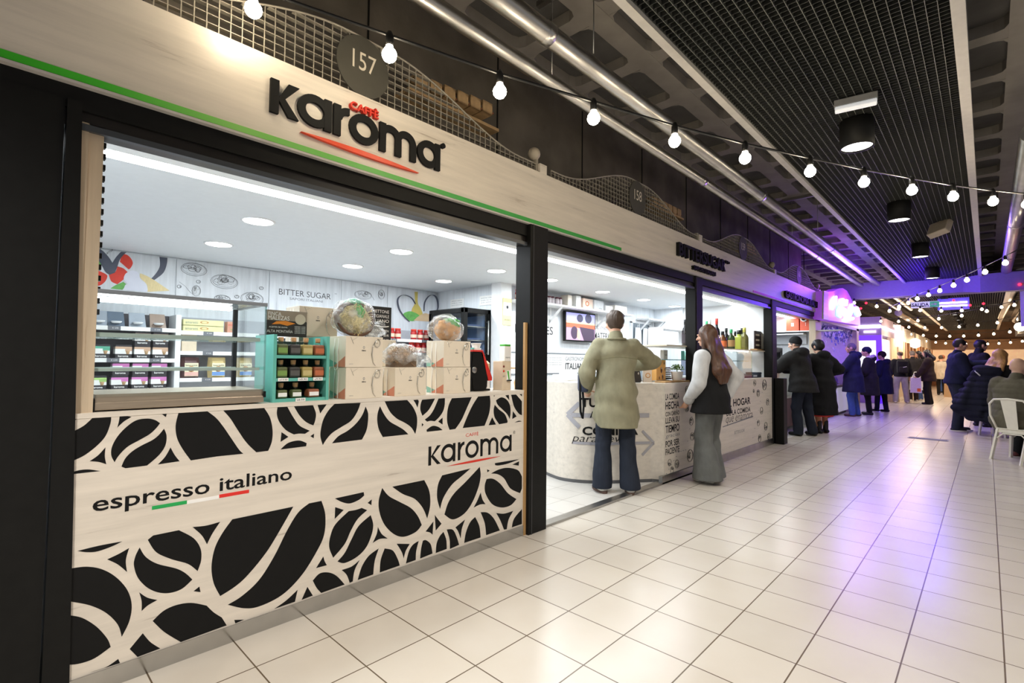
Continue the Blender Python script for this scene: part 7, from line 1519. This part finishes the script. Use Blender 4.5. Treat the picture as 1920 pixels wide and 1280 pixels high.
# queue at the neon stall
person('person in blue hooded parka and blue jeans standing first at the neon stall', (15.24, -.10, 0), 98, 1.86, .013, hands=((-.12, .42, 1.1), (.12, .38, 1.1)), feet=((-.1, .03), (.12, -.08)), top=dict(m=NAVY, hem=.33, r=1.26, wide=1.1, sleeve=1.25, coat=True, hood=1, collar=.8), pants=dict(m=BJEAN, r=1.1), shoe=dict(m=SHBR), hair=dict(m=HGR, low=-.04))
person('person in dark parka with pale fur-trimmed hood behind the blue parka', (16.0, -.34, 0), 92, 1.77, .013, lean=3, hands=((-.1, .32, 1.1), (.14, .3, 1.1)), feet=((-.09, .0), (.09, .04)), top=dict(m=CHAR, hem=.29, r=1.22, wide=1.02, sleeve=1.2, coat=True, hood=1, quilt=.004, fur=FUR), pants=dict(m=BLK, r=1.0, flare=.85), shoe=dict(m=SHB, shaft=.14), hair=dict(m=HBK, low=-.06), hat=dict(m=NAVY, rib=1))
person('person in navy hooded coat and knitted hat, last at the neon stall', (17.3, -.47, 0), 74, 1.68, .014, hands=((-.18, .26, 1.0), (.2, .2, .95)), feet=((-.14, .12), (.1, -.02)), top=dict(m=NAVY, hem=.30, r=1.28, wide=1.12, sleeve=1.25, coat=True, hood=1), pants=dict(m=DNAVY, r=1.0), shoe=dict(m=SHB), hair=dict(m=HBK, low=-.06), hat=dict(m=DBRN, rib=1))
# people farther along
person('person with black backpack, black top and light grey trousers, back turned', (21.86, -.40, 0), 18, 1.8, .015, hands=((-.3, .1, .85), (.28, .12, .88)), feet=((-.17, .0), (.17, .0)), top=dict(m=BLK, hem=.5, r=1.15, sleeve=1.15), pants=dict(m=LGREY, r=1.25, flare=1.0), shoe=dict(m=SHW), hair=dict(m=HBR, low=-.02, bald=1))
t = thing('backpack', 'black backpack with small white mark on the back of the person in grey trousers', 'backpack', (21.86, -.40, 0), math.radians(18-90)); m1 = MB(); m1.box((-.16, -.36, 1.02), (.16, -.15, 1.46), BLK, bevel=.05); m1.box((-.12, -.4, 1.06), (.12, -.34, 1.25), CHAR, bevel=.03); m1.prism([(-.02, -.402, 1.22), (.08, -.402, 1.25), (.08, -.402, 1.265), (-.02, -.402, 1.235)], (0, -.003, 0), WHITEP); m1.build('body', t)
for sg in (-1, 1):
    m1 = MB(); m1.tube([(sg*.1, -.17, 1.44), (sg*.12, -.05, 1.5), (sg*.13, .14, 1.4), (sg*.13, .15, 1.2), (sg*.14, -.1, 1.05)], .02, BLK, 6, flat=.4); m1.build('strap', t)
person('person with grey hair and dark jacket with white collar beside the backpack', (23.2, -.62, 0), 25, 1.83, .016, top=dict(m=CHAR, hem=.44, r=1.2, sleeve=1.2, collar=.5), pants=dict(m=DBRN, r=1.1), shoe=dict(m=SHW), hair=dict(m=HGR))
person('person in dark top and blue jeans half hidden by the dark brown jacket', (24.0, -.75, 0), 120, 1.84, .016, hands=((-.2, .25, .85), (.2, .2, .9)), feet=((-.1, .1), (.12, -.1)), top=dict(m=BLK, hem=.48, r=1.1), pants=dict(m=BJEAN, r=1.0), shoe=dict(m=SHW), hair=dict(m=HBK, long=.3))
person('person in dark brown jacket and black trousers holding white shopping bags', (21.8, -1.14, 0), 95, 1.84, .015, hands=((-.2, .34, .86), (.2, .1, .9)), feet=((-.08, .02), (.1, -.04)), top=dict(m=DBRN, hem=.42, r=1.25, sleeve=1.25, hood=1), pants=dict(m=BLK, r=1.2, flare=1.2), shoe=dict(m=SHB), hair=dict(m=HBK, long=.22))
def shop_bag(label, loc, rz, w_, h_, m, mark=None):
    t = thing('shopping_bag', label, 'bag', loc, rz); m1 = MB(); m1.prism([(-w_/2, -.06, 0), (w_/2, -.06, 0), (w_*.45, -.05, h_), (-w_*.45, -.05, h_)], (0, .12, 0), m)
    if mark: m1.box((w_*.1, -.063, .04), (w_*.42, -.0605, h_*.3), mark)
    m1.build('bag', t); m1 = MB(); m1.tube([(-w_*.2, 0, h_), (-w_*.12, 0, h_+.12), (w_*.12, 0, h_+.12), (w_*.2, 0, h_)], .012, m, 6); m1.build('handle', t)
BAGW = mat('bag_white', rgb(230, 232, 230), .5); BAGL = mat('bag_lilac_white', rgb(222, 214, 236), .5)
shop_bag('round white carrier bag held by the person in blue jeans', (23.0, -.72, .42), -1.4, .38, .52, BAGW); shop_bag('white carrier bag with orange mark held by the dark brown jacket', (21.6, -.82, .38), -1.4, .3, .5, BAGL, mat('mark_orange', rgb(232, 110, 50), .5)); shop_bag('cream tote bag standing by the leg of the backpack wearer', (22.3, -.1, 0), -1.2, .4, .55, mat('bag_cream', rgb(214, 200, 160), .6))
person('distant person in cream coat behind the shopping bags', (29, -1.1, 0), 10, 1.75, .02, top=dict(m=CREAMC, hem=.4, r=1.2), pants=dict(m=BLK), shoe=dict(m=SHB), hair=dict(m=HBR, low=-.05))
person('distant person in brown jacket and blue jeans before the end bar', (31.5, -1.05, 0), 30, 1.8, .02, top=dict(m=BRNC, hem=.45, r=1.25, sleeve=1.2), pants=dict(m=BJEAN), shoe=dict(m=SHB), hair=dict(m=mat('hair_red', rgb(170, 90, 50), .6), low=-.05))
person('distant person in black coat at the end bar', (33, -1.5, 0), 60, 1.75, .02, top=dict(m=BLK, hem=.4, r=1.2, coat=True), pants=dict(m=BLK), shoe=dict(m=SHB), hair=dict(m=HBK, low=-.05))
person('distant person in charcoal jacket close to the far stalls', (29.5, -.5, 0), 70, 1.78, .02, top=dict(m=CHAR, hem=.45, r=1.2), pants=dict(m=JEAN), shoe=dict(m=SHB), hair=dict(m=HBR))
shop_bag('brown paper carrier bag on the floor behind the navy sweater', (27.5, -1.5, 0), -1.3, .5, .55, KRAFT)
# group at the tables
person('person in navy sweater and dark jeans standing with a hand held out', (13.55, -2.12, 0), -72, 1.86, .011, lean=3, hands=((.02, .52, 1.36), (.12, .3, 1.0)), poles=[(-.5, -.4, -.9), (.6, -.8, -.3)], feet=((-.12, .06), (.1, -.06)), toes=(5, 0), top=dict(m=NAVY, hem=.51, r=1.2, wide=1.12, sleeve=1.2, fold=.006, collar=.4), pants=dict(m=JEAN, r=1.12), shoe=dict(m=SHB, sole=SHW), hair=dict(m=HBK, low=-.045), nod=6)
def glasses(t, k):
    hd = k['hd']; m1 = MB()
    for sg in (-1, 1): m1.tube([hd((sg*.018+.013*math.cos(a), .064, .004+.009*math.sin(a))) for a in [2*PI*i/14 for i in range(14)]], .0022, BLACKM, 5, closed=True); m1.tube([hd((sg*.031, .062, .006)), hd((sg*.044, .0, .004))], .002, BLACKM, 5)
    m1.tube([hd((-.005, .068, .006)), hd((.005, .068, .006))], .002, BLACKM, 5); m1.build('glasses', t)
person('person with dark hair, glasses and black high-necked top behind the navy sweater', (14.9, -2.45, 0), -62, 1.88, .011, hands=((-.05, .36, 1.15), (.15, .3, 1.1)), top=dict(m=BLK, hem=.48, r=1.2, sleeve=1.15, collar=1.0), pants=dict(m=BLK), shoe=dict(m=SHB), hair=dict(m=HBK, low=-.03), look=8, extra=glasses)
person('person with wavy blond hair and black top seated among the tables', (13.15, -2.72, 0), -30, 1.78, .011, lean=4, pelvis=(0, 0, .78), hands=((-.1, .4, 1.15), (.15, .4, 1.15)), feet=((-.1, .34, .02), (.12, .3, .02)), top=dict(m=BLK, hem=.5, r=1.1, collar=.5), pants=dict(m=BJEAN, r=1.0), shoe=dict(m=SHBR), hair=dict(m=HBL, long=.3, vol=1.2, fold=.008, ff=2))
t = thing('puffer_coat', 'deep navy quilted coat draped over the back of the blond person', 'coat', (13.0, -2.6, -.09), math.radians(-30-90)); q = Vol((-.5, -.75, .2), (.55, .3, 1.55), .012)
q.cap((-.1, -.06, 1.28), (-.26, -.4, .62), .09, .11, .05, (1.3, .6, 1)); q.cap((.12, -.06, 1.28), (.16, -.28, .42), .09, .1, .05, (1.3, .6, 1)); q.cap((0, -.12, 1.3), (-.06, -.36, .5), .09, .12, .05, (1.3, .6, 1)); q.cap((-.14, -.12, 1.22), (-.2, -.42, .7), .075, .06, .03); q.ell((0, -.12, 1.33), (.17, .1, .08), .05); q.folds(.008, 1, .02, 9); q.mesh('coat_body', DNAVY, t)
m1 = MB(); m1.tube([(-.08, -.12, 1.4), (-.1, -.2, 1.3), (.0, -.24, 1.22)], .012, WHITC, 6); m1.build('hood_cord', t)
person('person in dark hood with pale face at the table edge of the picture', (13.9, -3.26, 0), 150, 1.66, .012, hands=((-.1, .3, 1.0), (.1, .3, 1.0)), top=dict(m=BLK, hem=.4, r=1.2, coat=True, hood=1, collar=.8), pants=dict(m=BLK), shoe=dict(m=SHB), hair=dict(m=mat('hood_blue_grey', rgb(86, 84, 116), .8), vol=1.22, low=-.09), look=20)
person('bald person in olive grey quilted jacket seated on the white metal chair', (10.08, -2.84, 0), -28, 1.92, .0105, lean=10, pelvis=(0, -.02, .55), hands=((-.16, .46, .85), (.16, .46, .85)), feet=((-.16, .36, 0), (.14, .2, 0)), top=dict(m=OLIVD, hem=.5, r=1.24, wide=1.1, sleeve=1.22, quilt=.008, qn=13, collar=.5), pants=dict(m=BLK, r=1.1), shoe=dict(m=SHM), skin=mat('skin_pale', rgb(222, 180, 156), .5, var=.04), nod=8)
# white metal chairs and stools
CHW = mat('chair_white', rgb(232, 228, 214), .35, var=.03)
def metal_chair():
    t = thing('metal_chair', '-', 'chair', (0, 0, 0), 0, 'white metal chairs'); m1 = MB(); m1.box((-.19, -.18, .425), (.19, .19, .445), CHW, bevel=.012); m1.box((-.18, -.17, .38), (.18, -.16, .43), CHW); m1.box((-.18, .17, .38), (.18, .18, .43), CHW); m1.box((-.18, -.17, .38), (-.17, .18, .43), CHW); m1.box((.17, -.17, .38), (.18, .18, .43), CHW); m1.build('seat', t)
    for sx in (-1, 1):
        for sy in (-1, 1):
            m1 = MB(); m1.prism([(sx*.16, sy*.13, .43), (sx*.185, sy*.13, .43), (sx*.185, sy*.18, .43), (sx*.16, sy*.18, .43)], (sx*.055, sy*.065, -.43), CHW); m1.build('leg', t)
    m1 = MB(); arc = [(-.19, -.15, .44), (-.235, -.2, .62), (-.22, -.235, .78), (-.16, -.255, .845), (0, -.265, .86), (.16, -.255, .845), (.22, -.235, .78), (.235, -.2, .62), (.19, -.15, .44)]; n = []
    for i in range(len(arc)-1): a, b = Vector(arc[i]), Vector(arc[i+1]); n += [a, (a+b)/2]
    m1.tube(n+[arc[-1]], .014, CHW, 10); m1.build('back_frame', t)
    m1 = MB(); m1.prism([(-.06, -.17, .44), (.06, -.17, .44), (.085, -.262, .85), (-.085, -.262, .85)], (0, .008, 0), CHW); m1.build('back_splat', t)
    for sy in (-1, 1):
        m1 = MB(); m1.tube([(-.17, sy*.19, .3), (-.1, sy*.185, .37), (.1, sy*.185, .37), (.17, sy*.19, .3)], .009, CHW, 6); m1.build('apron_arch', t)
    return t
ch = metal_chair(); ch.location = (9.98, -2.90, 0); ch.rotation_euler = (0, 0, math.radians(-28-90)); ch['label'] = 'white metal chair under the bald seated person'
dup(ch, (9.3, -3.14, 0), 'white metal chair cut by the picture edge, in front of the bald person', math.radians(10-90))
t = thing('bar_stool', 'white metal high stool under the blond person', 'stool', (13.15, -2.72, 0), math.radians(-30-90)); m1 = MB(); m1.box((-.17, -.17, .66), (.17, .17, .69), CHW, bevel=.012); m1.build('seat', t)
for sx in (-1, 1):
    for sy in (-1, 1):
        m1 = MB(); m1.prism([(sx*.13, sy*.12, .66), (sx*.16, sy*.12, .66), (sx*.16, sy*.16, .66), (sx*.13, sy*.16, .66)], (sx*.06, sy*.06, -.66), CHW); m1.build('leg', t)
m1 = MB(); 
for a, b in (((-.19, -.19), (.19, -.19)), ((.19, -.19), (.19, .19)), ((.19, .19), (-.19, .19)), ((-.19, .19), (-.19, -.19))): m1.tube([(a[0]*.92, a[1]*.92, .25), (b[0]*.92, b[1]*.92, .25)], .009, CHW, 6)
m1.build('foot_rail', t)
